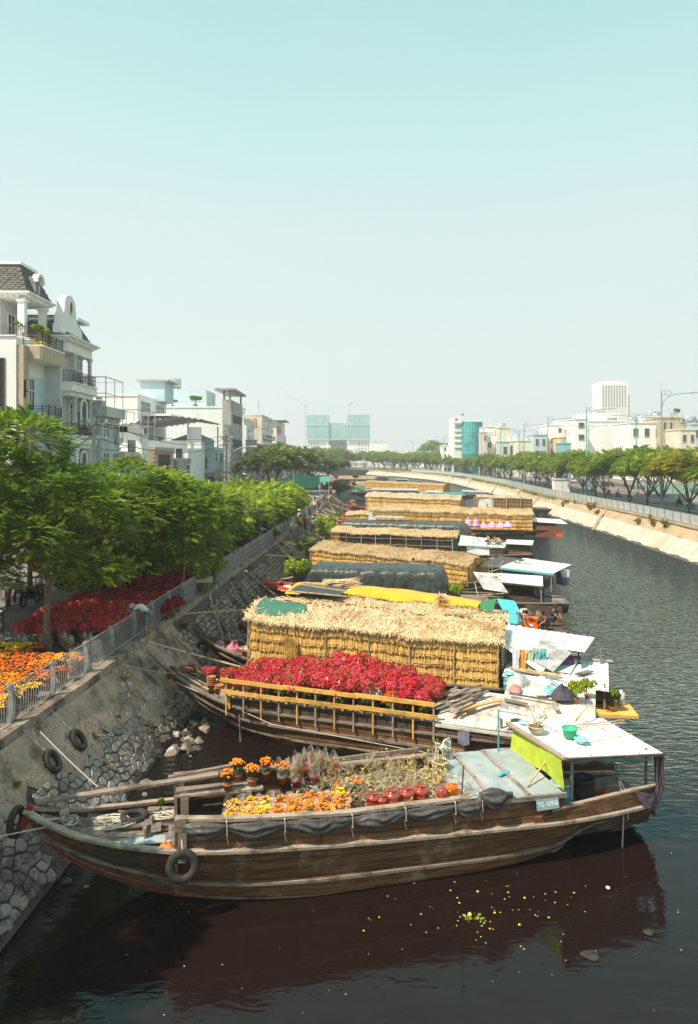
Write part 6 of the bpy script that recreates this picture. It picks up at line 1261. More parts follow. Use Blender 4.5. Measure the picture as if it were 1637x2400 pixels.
tree('flame_tree','broad dark green tree behind the red bougainvillea bed','tree',(-11.6,36.5,ZS),[((-2.4,0,5.8),2.1),((0,.5,6.2),2.1),((1.9,1,5.4),1.9),((-.9,-1.5,5.2),1.8),((1.2,-1.4,4.8),1.7),((3.4,.6,4.8),1.6),((-3.6,-.6,5.0),1.8),((2.8,-.8,3.7),1.2),((0,-2.0,3.6),1.3),((-2,-1.8,3.8),1.4),((4.2,.5,3.4),1.1),((3.2,2,5.4),1.5),((1.2,-1.9,2.7),1.2),((-1.0,-1.8,2.6),1.2),((-3.6,-1.2,3.0),1.6),((3.4,-.6,2.8),1.1)],7000,FR,M['leaf'],.58,3.2,.17,lm2=M['leaf_lime'],n2=900)
tree('flame_tree','dark feathery tree leaning over the railing behind the broad one','tree',(-11.4,44,ZS),[((-2,0,5.0),2.1),((.8,.4,5.0),2.0),((3.0,0,4.6),1.7),((1.6,-1.6,4.0),1.7),((-1,-1.6,4.2),1.8),((3.9,-.5,3.3),1.2),((2.2,1.2,3.4),1.4),((-3.4,-1,4.4),1.7),((.5,-1.2,2.6),1.2)],4400,FR,M['leaf'],.62,3.0,.16,lm2=M['leaf_olive'],n2=300)
tree('flame_tree','feathery tree left of the bright lime crowns','tree',(-13.5,50,ZS),[((-2,0,4.8),2.3),((1,.4,5.2),2.2),((2.6,0,3.8),1.8),((-.6,-1.5,3.6),1.9),((-4,0,4.0),2)],1500,FR2,M['leaf_lime'],.8,2.6,.15,lm2=M['leaf'],n2=900)
tree('flame_tree','second near tree at the left edge beyond the parked motorbikes','tree',(-19,33,ZS),umb(3.4,4.4,2.0,12),2400,FR2,M['leaf'],.75,3.0,.14)
tree('flame_tree','tree rising left of the broad dark tree against the houses','tree',(-17.6,40,ZS),umb(4.0,4.6,2.0,13),2800,FR2,M['leaf'],.8,3.0,.15,lm2=M['leaf_lime'],n2=260)
tree('flame_tree','tree outside the left frame edge above the bow of the nearest boat','tree',(-14.0,12.6,ZS),[((0,0,6.6),2.2),((2.4,.5,5.8),2.0),((-1.8,1,6.2),2.1),((1.2,2.2,5.0),1.8),((2.8,-1.6,4.8),1.7),((3.8,.6,4.6),1.3),((-.6,-2.2,5.6),1.8)],2400,FR,M['leaf'],.68,3.2,.16)
lime_l=['bright lime tree nearest of the row by the railing','second bright lime tree beside the railing','third lime tree of the row by the railing','lime tree left of the row on the street side','small lime tree at the far end of the row by the purple parasol','far pale lime tree behind the row','lime tree above the hidden stalls']
for k,(x,y,R_,zc,s_)in enumerate(((-10.8,56,3.9,2.5,1),(-9.6,64,4.0,2.7,1),(-8.9,74,3.9,2.8,1),(-15.0,60,4.4,2.7,1),(-8.4,86,3.0,2.9,1),(-12.8,82,4.8,2.9,1),(-13.5,70,4.6,2.8,1))):
 tree('lime_tree',lime_l[k],'tree',(x,y,ZS),umb(R_,zc,1.3,13),2000,FR2,M['leaf_lime'],.8,2.0,.11,'bright lime trees along the left railing',lm2=M['leaf']if k%2 else M['leaf_olive'],n2=300)
for k,(x,y,R_,zc)in enumerate(((-14,128,5.4,6.2),(-12,150,5.6,6.0),(-9,172,5.0,5.4),(-17,170,6.0,7.0),(-11.5,205,6,6.0),(-16,240,7,6.5),(-21,185,5.5,7.4))):
 tree('olive_tree',['dusty olive green tree above the crowded street, nearest of its row','second dusty olive tree above the crowded street','third dusty tree leaning to the canal','tall dusty tree before the orange panelled house','dusty tree deeper along the street','hazy dark tree at the end of the street','dark dusty tree against the small houses'][k],'tree',(x,y,ZS),umb(R_,zc,2.4,12),1700,FR3,M['leaf_olive'],1.3,3.2,.25,'dusty trees above the street',lm2=M['leaf'],n2=500)
tree('round_tree','round bushy tree standing alone before the far canal bend','tree',(-6.2,215,ZS),umb(6.2,4.8,2.8,13),2300,FR3,M['leaf_olive'],1.3,2.6,.3,lm2=M['leaf'],n2=500)
tree('round_tree','small bush at the wall edge before the dark raised bow','tree',(-2.4,175,1.5),umb(3.2,1.6,1.6,8),900,FR3,M['leaf_olive'],1.0,.8,.2)
protoR=[]
for k in range(4):
 R_=(5.4,5.9,5.1,5.8)[k]
 protoR.append(tree('avenue_tree','x','tree',(0,0,-60),umb(R_,4.9,2.6,19,.95),3000,FR3,M['leaf_right'],.85,1.7,.2,'avenue trees along the right bank',lm2=M['leaf_yellow']if k==3 else(M['leaf_lime']if k%2==0 else M['leaf']),n2=1300 if k==3 else 700,thick_limbs=1.2))
posn=[90,97.5,106,115,122,131,139,146,155,164,172,182,190,198,209,217,229,238,250,260,272,285,298,312,326,340,354,368]
near_lab=['yellow leaved avenue tree, nearest at the right edge','yellowing avenue tree second from the right edge','green avenue tree beside the tall blue lamp post','avenue tree left of the tall blue lamp post','avenue tree with a low fork before the green banner','avenue tree standing right of the white cabinet','avenue tree just left of the white cabinet','avenue tree two left of the white cabinet']
usedR=[False]*4
for k,Y in enumerate(posn):
 i=3 if k<2 else k%3;x=rx(Y)+6.4+rnd(-.8,1.2);s_=rnd(.84,1.1)*(1 if Y<180 else .92);lb=near_lab[k]if k<len(near_lab)else 'green avenue tree in the long row above the right railing'
 if not usedR[i]:usedR[i]=True;o=protoR[i];o.location=(x,Y,ZR);o.rotation_euler=(0,0,rnd(0,6));o.scale=(s_,)*3;o['label']=lb
 else:o=dup(protoR[i],(x,Y,ZR),rnd(0,6),lb,None,(s_*rnd(.85,1.15),s_*rnd(.85,1.15),s_))
for k in range(26):
 Y=120+k*14;x=rx(min(Y,330))+26+rnd(-3,3)+(0 if Y<330 else-(Y-330)*.35);dup(protoR[k%3],(x,Y,ZR),rnd(0,6),'green tree in the back row across the right road','trees across the right road',rnd(.75,1.0)).name='roadside_tree'
for k in range(26):
 Y=355+k*7+rnd(-4,4);x=rx(Y)+rnd(6,14);dup(protoR[k%3],(x,Y,ZR),rnd(0,6),'hazy tree of the far row where the canal bends left','far trees at the canal bend',rnd(.95,1.25)).name='far_tree'
for k in range(10):
 dup(protoR[k%3],(-60+k*6+rnd(-3,3),470+rnd(-20,20),ZR),rnd(0,6),'hazy tree below the netted towers','trees below the netted towers',1.5).name='far_tree'
dup(protoR[0],(62,520,ZR),1,'large round hazy tree rising above the far row',None,2.1).name='far_tree'
# ================================================================ buildings
wh=col('white_plaster',(.80,.80,.78),c3=(.62,.6,.56),sc3=.25,t3=(.58,.8),v=.04,scale=.4);gw=col('grey_plaster',(.52,.54,.54),v=.08,scale=.4,c3=(.36,.36,.35),sc3=.3);cr=col('cream_plaster',(.72,.66,.54),v=.06,scale=.4,c3=(.55,.5,.42),sc3=.3)
bl=col('pale_blue_plaster',(.46,.60,.64),v=.06,scale=.4);be=col('beige_stone',(.46,.37,.28),v=.15,scale=4);dk=col('dark_opening',(.05,.05,.05));rd=col('red_brown_frame',(.28,.06,.045));gcon=col('grey_concrete',(.38,.37,.35),v=.12,scale=.8,c3=(.22,.2,.19),sc3=.5);mans=mat('slate_shingle',(.10,.095,.09),(.17,.16,.15),scale=2,obr=.2);dgs=mat('green_slate',(.06,.095,.095),(.11,.15,.145),scale=2,obr=.2);blk=col('black_iron',(.02,.02,.022));brn=col('rusty_iron',(.13,.08,.06));org=col('orange_panel',(.75,.26,.06));trq=col('turquoise_panel',(.25,.50,.50));tin=col('tin',(.42,.42,.43),rough=.5)
def bld(label,name='house'):return thing(name,label,'building')
def bx(t,n,m,*b):
 mb=MB()
 for q in b:mb.box(*q)
 return mb.build(n,m,t)
def win_y(t,x,y0,y1,z0,z1,bars=True,fm=None,gl=None):
 f=bx(t,'window',fm or wh,(x,x+.06,y0,y1,z1,z1+.1),(x,x+.06,y0,y1,z0-.1,z0),(x,x+.06,y0-.08,y0,z0-.1,z1+.1),(x,x+.06,y1,y1+.08,z0-.1,z1+.1));bx(f,'pane',gl or M['glass_dark'],(x-.02,x+.02,y0,y1,z0,z1))
 if bars:bx(f,'mullion',fm or wh,(x+.02,x+.05,(y0+y1)/2-.04,(y0+y1)/2+.04,z0,z1),(x+.02,x+.05,y0,y1,lerp(z0,z1,.62)-.03,lerp(z0,z1,.62)+.03))
def win_x(t,y,x0,x1,z0,z1,bars=0,fm=None,gl=None,louv=0):
 f=bx(t,'window',fm or wh,(x0,x1,y-.06,y,z1,z1+.1),(x0,x1,y-.06,y,z0-.1,z0),(x0-.08,x0,y-.06,y,z0-.1,z1+.1),(x1,x1+.08,y-.06,y,z0-.1,z1+.1));bx(f,'pane',gl or M['glass_dark'],(x0,x1,y-.03,y+.02,z0,z1))
 if bars:bx(f,'bars',blk,*[(lerp(x0,x1,(k+.5)/bars)-.02,lerp(x0,x1,(k+.5)/bars)+.02,y-.08,y-.05,z0,z1)for k in range(bars)])
 if louv:bx(f,'louvres',gw,*[(x0,x1,y-.1,y-.03,lerp(z0,z1,k/louv),lerp(z0,z1,(k+.45)/louv))for k in range(louv)])
def balcony(t,x,y0,y1,z,d=1.2,m=None,rail=None,h=.95,fancy=False,slab_m=None):
 bx(t,'balcony_slab',slab_m or m or wh,(x,x+d,y0,y1,z-.3,z));bx(t,'balcony_lip',slab_m or wh,(x,x+d+.1,y0-.1,y1+.1,z-.08,z+.04));rm=rail or blk;mb=MB()
 edge=[(x,y0+.05),(x+d-.05,y0+.05),(x+d-.05,y1-.05),(x,y1-.05)]
 for(a,b_),(c,e)in zip(edge,edge[1:]):
  for zz in((z+h,)if fancy else[z+.2+k*.18 for k in range(5)]):mb.bar((a,b_,zz),(c,e,zz),.045,.045)
  l=math.hypot(c-a,e-b_);n=max(1,int(l/(.16 if fancy else 1.1)))
  for k in range(n+1):
   px_,py_=lerp(a,c,k/n),lerp(b_,e,k/n);mb.bar((px_,py_,z),(px_,py_,z+h),.022 if fancy else .05)
  if fancy:
   n=max(1,int(l/.42))
   for k in range(n):
    for zz,r_ in((z+.28,.17),(z+.66,.16)):
     p=Vector((lerp(a,c,(k+.5)/n),lerp(b_,e,(k+.5)/n),zz));dv=Vector((c-a,e-b_,0)).normalized();mb.tube([p+dv*r_*math.cos(q/7*6.0)*(1-q*.07)+Vector((0,0,r_*math.sin(q/7*6.0)*(1-q*.07)))for q in range(8)],.018,3,False)
 mb.build('balcony_railing',rm,t)
def shingles(t,A,Bq,C,D,m,rows,w_,parts=True):
 """shingle courses on a sloping quad A,B (bottom) D,C (top)"""
 A,Bq,C,D=map(Vector,(A,Bq,C,D));nrm=(Bq-A).cross(D-A).normalized();mb=MB();mb.extr([A,Bq,C,D],-nrm*.1);mb.build('roof_slope',m,t);L_=(Bq-A).length
 rest=MB()
 for r_ in range(rows):
  a,b_,c,d=A.lerp(D,r_/rows),Bq.lerp(C,r_/rows),Bq.lerp(C,(r_+1)/rows),A.lerp(D,(r_+1)/rows);n=max(2,int((b_-a).length/w_));o=.5*(r_%2)
  for k in range(n):
   t0,t1=max(0,(k+o-.5)/n+.008),min(1,(k+o+.5)/n-.008)
   if t1<=t0:continue
   q=[a.lerp(b_,t0)+nrm*rnd(.05,.08),a.lerp(b_,t1)+nrm*rnd(.05,.08),d.lerp(c,t1)+nrm*.015,d.lerp(c,t0)+nrm*.015];z=MB();z.face(q);z.face([q[0],q[0]-nrm*.06,q[1]-nrm*.06,q[1]]);
   if parts:z.build('shingle',m,t)
   else:rest.v and None;n0=len(rest.v);rest.v+=z.v;rest.f+=[tuple(i+n0 for i in f)for f in z.f];rest.mi+=z.mi
 if rest.v:tag(rest.build('shingle_courses',m,t),kind='stuff')
def cornice(t,x0,x1,y0,y1,z,m=None,teeth=True):
 m=m or wh
 for k,(o,zz,h)in enumerate(((.15,z,.18),(.38,z+.18,.16),(.6,z+.34,.14))):bx(t,'cornice',m,(x0,x1+o,y0-o,y1+o,zz,zz+h))
 if teeth:bx(t,'dentils',m,*([(x1+.15,x1+.4,y0+k*.5,y0+k*.5+.22,z+.02,z+.18)for k in range(int((y1-y0)/.5))]+[(x1-.5-k*.5,x1-.28-k*.5,y0-.4,y0-.15,z+.02,z+.18)for k in range(int((x1-x0)/.5))]))
def column(t,x,y,z0,z1,r_=.2,m=None,sq=False):
 if sq:bx(t,'column',m or wh,(x-r_,x+r_,y-r_,y+r_,z0,z1),(x-r_*1.35,x+r_*1.35,y-r_*1.35,y+r_*1.35,z1-.25,z1),(x-r_*1.25,x+r_*1.25,y-r_*1.25,y+r_*1.25,z0,z0+.2))
 else:MB().lathe([(r_*1.5,0),(r_*1.5,.15),(r_*1.15,.25),(r_,.4),(r_*.88,(z1-z0)-.35),(r_*1.1,(z1-z0)-.28),(r_*1.45,(z1-z0)-.15),(r_*1.45,z1-z0)],12,(x,y,z0)).build('column',m or gw,t,smooth=True)
# --- house A: white modern with black balconies
A=bld('white modern house with barred window and black balcony rails at the left edge')
bx(A,'wall',wh,(-40,-24.6,53.6,58.8,ZS,19.9));bx(A,'parapet',wh,(-40,-24.6,53.5,53.7,19.9,20.0));bx(A,'stone_pier',be,(-24.6,-24.1,53.7,54.6,ZS,19.3))
for z in(6.5,10.0,13.4,16.6):bx(A,'recess',dk if False else bl,(-24.62,-24.55,55.0,58.6,z-2.2,z+.6))
balcony(A,-24.6,54.7,58.7,19.35,1.5,wh,blk,1.05);bx(A,'stone_balcony_face',be,(-23.15,-23.05,54.4,58.8,18.35,19.3));bx(A,'balcony_soffit',wh,(-24.6,-23.1,54.5,58.8,18.3,18.4));bx(A,'stone_side',be,(-24.6,-23.1,54.4,54.5,18.35,19.3))
balcony(A,-24.6,54.9,58.7,13.9,1.4,wh,blk,1.1);balcony(A,-24.6,54.9,58.7,9.9,1.4,wh,blk,1.1);bx(A,'side_wall',gw,(-24.6,-23.3,58.6,58.8,ZS,18.3));mb=MB();mb.tube([(-23.9,55.2,ZS),(-23.9,55.2,13.6)],.3,10);mb.build('round_column',be,A)
win_x(A,53.58,-26.6,-25.5,13.2,18.2,7,brn);win_x(A,53.58,-26.6,-25.5,7.0,12.2,7,brn);win_x(A,53.58,-26.6,-25.5,13.0,13.9,0)
for z in(16,12.1):bx(A,'wall_lantern',blk,(-24.1,-23.95,53.75,53.85,z-.6,z+.7),(-24.1,-23.8,53.75,53.85,z-.2,z-.1))
win_y(A,-24.55,55.6,56.5,14.6,17.0);bx(A,'roof_planter',col('yellow planter',(.6,.5,.08)),(-24.4,-23.7,56.2,56.9,19.4,20.0));PL.place((-24.2,56.2,19.9),1,'sparse potted shrub on the roof terrace of the white modern house',None,1.1,0);PL.place((-23.9,57.0,19.9),1,'yellow green potted plant on the roof terrace behind the black rail',None,1.2,2)
# --- mansion 1: grey mansard
B_=bld('grand white mansion with grey shingled mansard roof behind the modern house','mansion')
bx(B_,'wall',wh,(-44,-28.6,59.5,63.6,ZS,24.0),(-44,-26.3,59.0,63.6,ZS,20.6));bx(B_,'recessed_wall',gw,(-40,-28.5,59.3,63.5,20.6,24.0))
for x,y in((-29.2,59.3),(-26.7,59.3),(-26.7,63.2),(-31.8,59.3)):column(B_,x,y,20.6,23.9,.28,sq=True)
cornice(B_,-44,-26.5,59.3,63.6,23.95);balcony(B_,-28.4,58.9,63.6,20.6,2.4,wh,brn,1.0,True);win_y(B_,-28.5,60.6,61.8,20.7,22.9)
zr0,zr1=24.45,26.9
shingles(B_,(-33,59.0,zr0),(-26.2,59.0,zr0),(-27.3,60.1,zr1),(-33,60.1,zr1),mans,12,.5)
shingles(B_,(-26.2,59.0,zr0),(-26.2,64.1,zr0),(-27.3,63.0,zr1),(-27.3,60.1,zr1),mans,12,.5)
shingles(B_,(-44,58.2,zr0),(-33.1,58.2,zr0),(-33.9,59.3,zr1+.3),(-44,59.3,zr1+.3),mans,12,.55,False);bx(B_,'roof_body',mans,(-44,-33.1,58.4,63,zr0,zr1))
bx(B_,'roof_trim',wh,(-34,-27.1,59.9,63.2,zr1,zr1+.22),(-44,-33.6,59.0,63.2,zr1+.3,zr1+.52),(-33.2,-33.0,58,59.4,zr0,zr0+.2));bx(B_,'roof_vent',wh,(-31.6,-31.3,60.5,60.8,zr1+.2,zr1+1.6))
mb=MB();mb.extr([(-26.3,61.2+.55*math.cos(a),25.6+.6*math.sin(a))for a in np.linspace(0,PI,9)]+[(-26.3,60.65,24.3),(-26.3,61.75,24.3)],(-.0-1.2,0,0));mb.build('dormer',wh,B_);bx(B_,'dormer_window',M['glass_dark'],(-26.32,-26.24,60.9,61.5,24.6,25.8))
mb=MB();mb.extr([(-25.95,61.2+.75*math.cos(a),25.6+.8*math.sin(a))for a in np.linspace(0,PI,9)]+[(-25.95,61.2+.55*math.cos(a),25.6+.58*math.sin(a))for a in np.linspace(PI,0,9)],(-.5,0,0));mb.build('dormer_arch',wh,B_)
PL.place((-27.0,59.4,20.7),1,'tall thin shrub on the upper balcony of the grey roofed mansion',None,1.2,0)
# --- mansion 2: green mansard, scrolled gable
C_=bld('white mansion with scrolled gable, green slate roof and ornate iron balconies','mansion')
bx(C_,'wall',wh,(-44,-26.2,63.7,70.4,ZS,21.2));bx(C_,'bay_wall',gw,(-26.2,-25.7,65.6,70.0,ZS,21.1))
cornice(C_,-44,-24.9,64.0,70.4,21.2);bx(C_,'entablature',wh,(-26.3,-24.9,64.1,70.3,20.35,21.2))
for z in(17.6,12.9,8.4):balcony(C_,-26.2,64.4,70.4,z,1.7,wh,brn,1.05,True);bx(C_,'moulding',wh,(-26.2,-24.5,64.2,70.6,z-.75,z-.3),(-26.2,-24.8,64.6,70.2,z-1.15,z-.75))
for y in(66.0,69.8):column(C_,-24.95,y,17.6,20.35,.2)
for y in(66.0,69.8):column(C_,-24.95,y,13.2,16.5,.24)
for y in(66.0,69.8):column(C_,-24.95,y,8.6,11.8,.26,sq=True)
column(C_,-25.9,64.4,ZS,20.35,.3,sq=True);column(C_,-26.1,65.4,ZS,20.3,.2,sq=True)
for z in(17.7,13.0,8.5):win_y(C_,-25.68,66.6,67.6,z,z+2.3);win_y(C_,-25.68,68.3,69.4,z,z+2.3,True);win_x(C_,63.66,-26.0 if False else-27.4,-26.7,z+.3,z+2.2,0)
def arch(t,x,yc,z0,w_,h,th=.12,m=None):
 pts=[(x,yc+w_/2*math.cos(a),z0+h-w_/2+w_/2*math.sin(a))for a in np.linspace(0,PI,13)];mb=MB();full=[(x,yc+w_/2,z0)]+pts+[(x,yc-w_/2,z0)]
 for p,q in zip(full,full[1:]):mb.bar(p,q,.22,th,up=(1,0,0))
 mb.build('arch_surround',m or wh,t);mb=MB();mb.extr([(x-.1,y,z)for _,y,z in full],(.03,0,0));mb.build('arch_pane',M['glass_dark']if m is None else m,t)
for z in(13.8,9.0):arch(C_,-24.85,68.0,z,1.5,2.5);arch(C_,-25.6,66.9,z,1.1,2.3)
shingles(C_,(-34,63.8,21.7),(-24.9,63.8,21.7),(-25.7,65.2,23.7),(-34,65.2,23.7),dgs,8,.55);shingles(C_,(-24.9,63.8,21.7),(-24.9,70.6,21.7),(-26,69.4,23.7),(-25.7,65.2,23.7),dgs,8,.55);bx(C_,'roof_trim',wh,(-34,-25.5,65.0,69.6,23.7,23.9))
gp=[(0,0),(0,.9),(.25,1.1),(.3,2.0),(.7,2.6),(.8,3.4)]+[(1.9+1.1*math.cos(a),3.5+1.15*math.sin(a))for a in np.linspace(PI,0,13)]+[(3.0,3.3),(3.2,2.2),(3.7,1.5),(4.4,1.1),(4.4,0)]
mb=MB();mb.extr([(-25.0,62.9+y*1.15,21.8+z*.78)for y,z in gp],(-.7,0,0));mb.build('scrolled_gable',wh,C_)
mb=MB();mb.tube([(-24.96,65.1+.45*math.cos(a),24.3+.62*math.sin(a))for a in np.linspace(0,2*PI,20)],.09,6,False);mb.build('oval_frame',wh,C_);mb=MB();mb.extr([(-24.99,65.1+.38*math.cos(a),24.3+.55*math.sin(a))for a in np.linspace(0,2*PI,18)[:-1]],(.03,0,0));mb.build('oval_window',brn,C_)
bx(C_,'gable_ledge',wh,(-26.1,-25.1,67.2,70.2,23.6,23.9))
# --- lower houses going away
def simple_house(label,x0,x1,y0,y1,z,m,side_m=None,floors=None,wins=3,name='house',wy=True,roofbits=True,bal=None,fm=None):
 t=bld(label,name);bx(t,'wall',m,(x0,x1,y0,y1,ZS,z));bx(t,'parapet',m,(x0-.06,x1+.12,y0-.12,y1+.12,z,z+.35))
 fl=floors or max(1,int((z-ZS)/3.5));h=(z-ZS)/fl
 for f in range(fl):
  zz=ZS+f*h
  bx(t,'floor_band',m,(x1,x1+.15,y0,y1,zz+h-.3,zz+h-.05))
  for k in range(wins):ya=lerp(y0,y1,(k+.2)/wins);yb=lerp(y0,y1,(k+.8)/wins);win_y(t,x1+.01,ya,yb,zz+.9,zz+h-.6,True,fm)
  if f:bx(t,'air_conditioner',gw,(x1+.15,x1+.5,lerp(y0,y1,.42+.1*f%.4),lerp(y0,y1,.42+.1*f%.4)+.9,zz+.4,zz+1.0))
  if bal and f in bal:balcony(t,x1,y0+.4,y1-.4,zz+.2,1.1,m,blk,.95)
 return t
D_=simple_house('low grey house with white pipe frames on its roof terrace',-42,-24.2,70.8,76.5,14.9,gw,floors=4,wins=2);bx(D_,'terrace_wall',gw,(-42,-23.6,70.7,76.6,14.9,15.9))
mb=MB()
for(x0_,x1_,y0_,y1_,zt_)in((-27,-23.8,71,76.3,18.8),(-24.6,-22.2,77.5,83,16.0)):
 for x in(x0_,x1_):
  for y in(y0_,(y0_+y1_)/2,y1_):mb.tube([(x,y,12.5),(x,y,zt_)],.05,5)
 for a,b_ in(((x0_,y0_),(x1_,y0_)),((x1_,y0_),(x1_,y1_)),((x0_,y1_),(x1_,y1_)),((x0_,y0_),(x0_,y1_))):mb.tube([(*a,zt_),(*b_,zt_)],.05,5);mb.tube([(*a,zt_-1.6),(*b_,zt_-1.6)],.04,5)
mb.build('pipe_frame',tin,D_);bx(D_,'roof_tank',gcon,(-26,-24.6,72,73.2,15.9,16.6))
E_=simple_house('beige house with white open terrace frame and red tiled canopy',-40,-23.9,77,84.5,11.2,cr,floors=2,wins=2);bx(E_,'terrace_frame',wh,(-24.3,-23.7,84.0,84.6,11.2,14.2),(-32,-23.7,77,77.6,13.6,14.2),(-24.3,-23.7,77,84.6,13.6,14.2),(-32,-31.5,77,77.6,11.2,13.6));bx(E_,'glass_railing',M['glass_dark'],(-23.8,-23.7,78,80.6,11.5,12.8));bx(E_,'end_wall',wh,(-23.9,-23.8+.4,82,84.6,ZS,13.6));mb=MB();mb.extr([(-23.7,77.5,10.9),(-22.6,77.5,10.3),(-22.6,81.5,10.3),(-23.7,81.5,10.9)],(0,0,.12));mb.build('tiled_canopy',rd,E_)
bx(E_,'white_party_wall',wh,(-40,-23.6,84.7,85.0,ZS,12.0))
F_=simple_house('brick faced house with dark red window frames',-40,-23.6,88,97.5,11.8,be,floors=3,wins=1,fm=rd);bx(F_,'red_frame',rd,(-23.6,-22.9,90.0,90.8,ZS,9.6),(-23.6,-22.9,96.6,97.2,ZS,9.6),(-23.6,-22.9,90.8,96.6,8.3,9.2),(-23.6,-22.9,90.8,96.6,5.0,5.4));win_x(F_,87.95,-25.4,-24.2,5.0,7.6,0,brn,louv=6)
for r_ in range(26):
 for k in range(7):
  mb=MB();x=-26.9+k*.46+(r_%2)*.2;mb.box(x,x+.42,87.93,87.97,5.2+r_*.25,5.2+r_*.25+.22)
  if not(-25.6<x<-24.0 and r_<11):mb.build('brick',be,F_)
G_=simple_house('stained concrete house with grey sheet front beside the red framed one',-40,-23.6,98,108,10.4,gcon,floors=2,wins=2);bx(G_,'front_sheet',col('stained sheet',(.33,.35,.36),c3=(.16,.14,.13),sc3=1),(-23.6,-23.3,98.2,104,7.4,10.4));bx(G_,'canopy',gcon,(-23.6,-22.0,98,107.5,6.9,7.1))
H_=simple_house('white block with a small barred window behind the terrace frames',-52,-31.5,108,125,20.0,wh,floors=5,wins=2);win_x(H_,107.9,-39.5,-37,14.3,16.2,4,wh);bx(H_,'stair_tower',bl,(-34,-30,118,124,20,23.2));bx(H_,'tower_cap',gcon,(-34.5,-29.3,117.5,124.5,23.2,23.5));bx(H_,'side_balcony',wh,(-31.5,-27,110,118,17.2,17.5))
I_=bld('house front under a big corrugated grey awning');bx(I_,'wall',wh,(-40,-24.2,109,122,ZS,13.4));slab_pts=None
mb=MB();mb.grid(lambda a,q:(lerp(-38,-21.5,a),lerp(107,122,q),16.9-.0*a-1.9*abs(a-.78)*1.2+.10*math.sin(a*110)),240,1);mb.grid(lambda a,q:(lerp(-38,-21.5,a),lerp(107,122,1-q),16.8-1.9*abs(a-.78)*1.2+.10*math.sin(a*110)),240,1);mb.build('corrugated_awning',tin,I_);bx(I_,'awning_post',tin,(-24.1,-23.9,108,108.2,13,16.5),(-22,-21.8,121,121.2,9,16));bx(I_,'white_sign_board',wh,(-24.2,-22.1,108.5,108.7,12.2,15.4))
for k in range(6):win_x(I_,108.95,-34+k*1.6,-33+k*1.6,10.2,12.2,3,wh)
J_=simple_house('pale blue house with decorated parapet and dark shutters',-34,-22.8,122.5,132,12.2,bl,floors=3,wins=2);mb=MB();mb.extr([(-30,122.3,12.5),(-22.8,122.3,12.5),(-22.8,122.3,13.8),(-26,122.3,15.2),(-30,122.3,13.8)],(0,.4,0));mb.build('decorated_parapet',bl,J_);win_x(J_,122.4,-27.4,-26,9,10.8,3,gcon);win_x(J_,122.4,-25.2,-24,9,10.8,3,gcon);bx(J_,'canopy',gcon,(-27.5,-20.5,121.3,132,8.1,8.35))
for k in range(3):bx(J_,'shutter',brn,(-26.8+k*1.5,-25.7+k*1.5,122.2,122.45,ZS,7.6))
K_=simple_house('tall narrow house with a blank white side wall and grey louvred tower',-48,-24.9,143,158,20.6,wh,floors=5,wins=3,bal=(2,4));bx(K_,'front_tower',gcon,(-24.9,-23.2,142.6,158,ZS,22.2));bx(K_,'tower_roof',gcon,(-26.4,-22.4,142,158,24.0,24.4));bx(K_,'tower_post',gcon,(-24.8,-24.4,142.8,143.2,22.2,24),(-23.6,-23.3,142.8,143.2,22.2,24),(-23.6,-23.3,157,157.6,22.2,24))
for z in(17.2,10.2):win_x(K_,142.55,-24.6,-23.5,z-3,z,0,gcon,louv=12)
for z in(19.4,14.5,9.5,5.5):bx(K_,'front_opening',dk,(-23.22,-23.1,145,156,z-1.6,z))
mb=MB()
for k in range(22):mb.bar((-47+k*.95,143.1,20.9),(-47+k*.95,143.1,21.9),.06)
mb.bar((-47,143.1,21.9),(-27,143.1,21.9),.08);mb.build('roof_railing',tin,K_);bx(K_,'rooftop_block',bl,(-46,-29.5,150,160,20.6,24.8))
PL.place((-30.5,144,20.9),0,'green shrub on the roof edge of the blank walled house',None,(3.2,2.2,1.8),0);PL.place((-35,144,20.9),0,'sparse shrub left on the same roof edge',None,(2.4,2,1.2),0)
def tank(x,y,z,s,label):
 t=thing('water_tank',label,'water tank',(x,y,z),.3);t.scale=(s,s,s);mb=MB();mb.tube([(-1,0,.9),(1,0,.9)],.55,14);mb.build('cylinder',col('steel tank',(.62,.63,.64),rough=.3,metal=.6),t,smooth=True)
 mb=MB()
 for a in(-.8,.8):
  for b_ in(-.4,.4):mb.bar((a,b_,0),(a,b_,.7),.06)
 mb.bar((-.9,-.4,.35),(.9,-.4,.35),.06);mb.build('stand',tin,t);return t
tank(-38,155,24.8,2.0,'steel water tank on the roof behind the blank white wall');tank(-31,205,22.5,1.6,'steel water tank on the cream house roof');tank(-25,72.6,16.6,.3,'tiny tank on the low grey house')
L_=simple_house('white house with a lower pale front and small square vents',-46,-25.6,176,196,20.2,wh,floors=5,wins=3,bal=(3,));bx(L_,'side_panel',wh,(-33,-24.8,175,176,ZS,18.6));bx(L_,'vent',dk,*[(-27.8,-27.2,174.85,175.1,z,z+.5)for z in(11,12.2,13.4)]);bx(L_,'lean_roof',gcon,(-32,-24,168,175,6.5,6.8));bx(L_,'brown_panel',rd,(-25.6,-25.2,162,168,6,12));
N_=simple_house('tall cream house with orange vents at the top',-44,-24.0,200,226,22.3,cr,floors=6,wins=3,bal=(1,2,3,4));bx(N_,'orange_vent',org,*[(-29.5+k*1.5,-28.6+k*1.5,199.8,200.05,19.2,21.6)for k in range(3)]);win_x(N_,199.9,-34,-32,14,17,0);
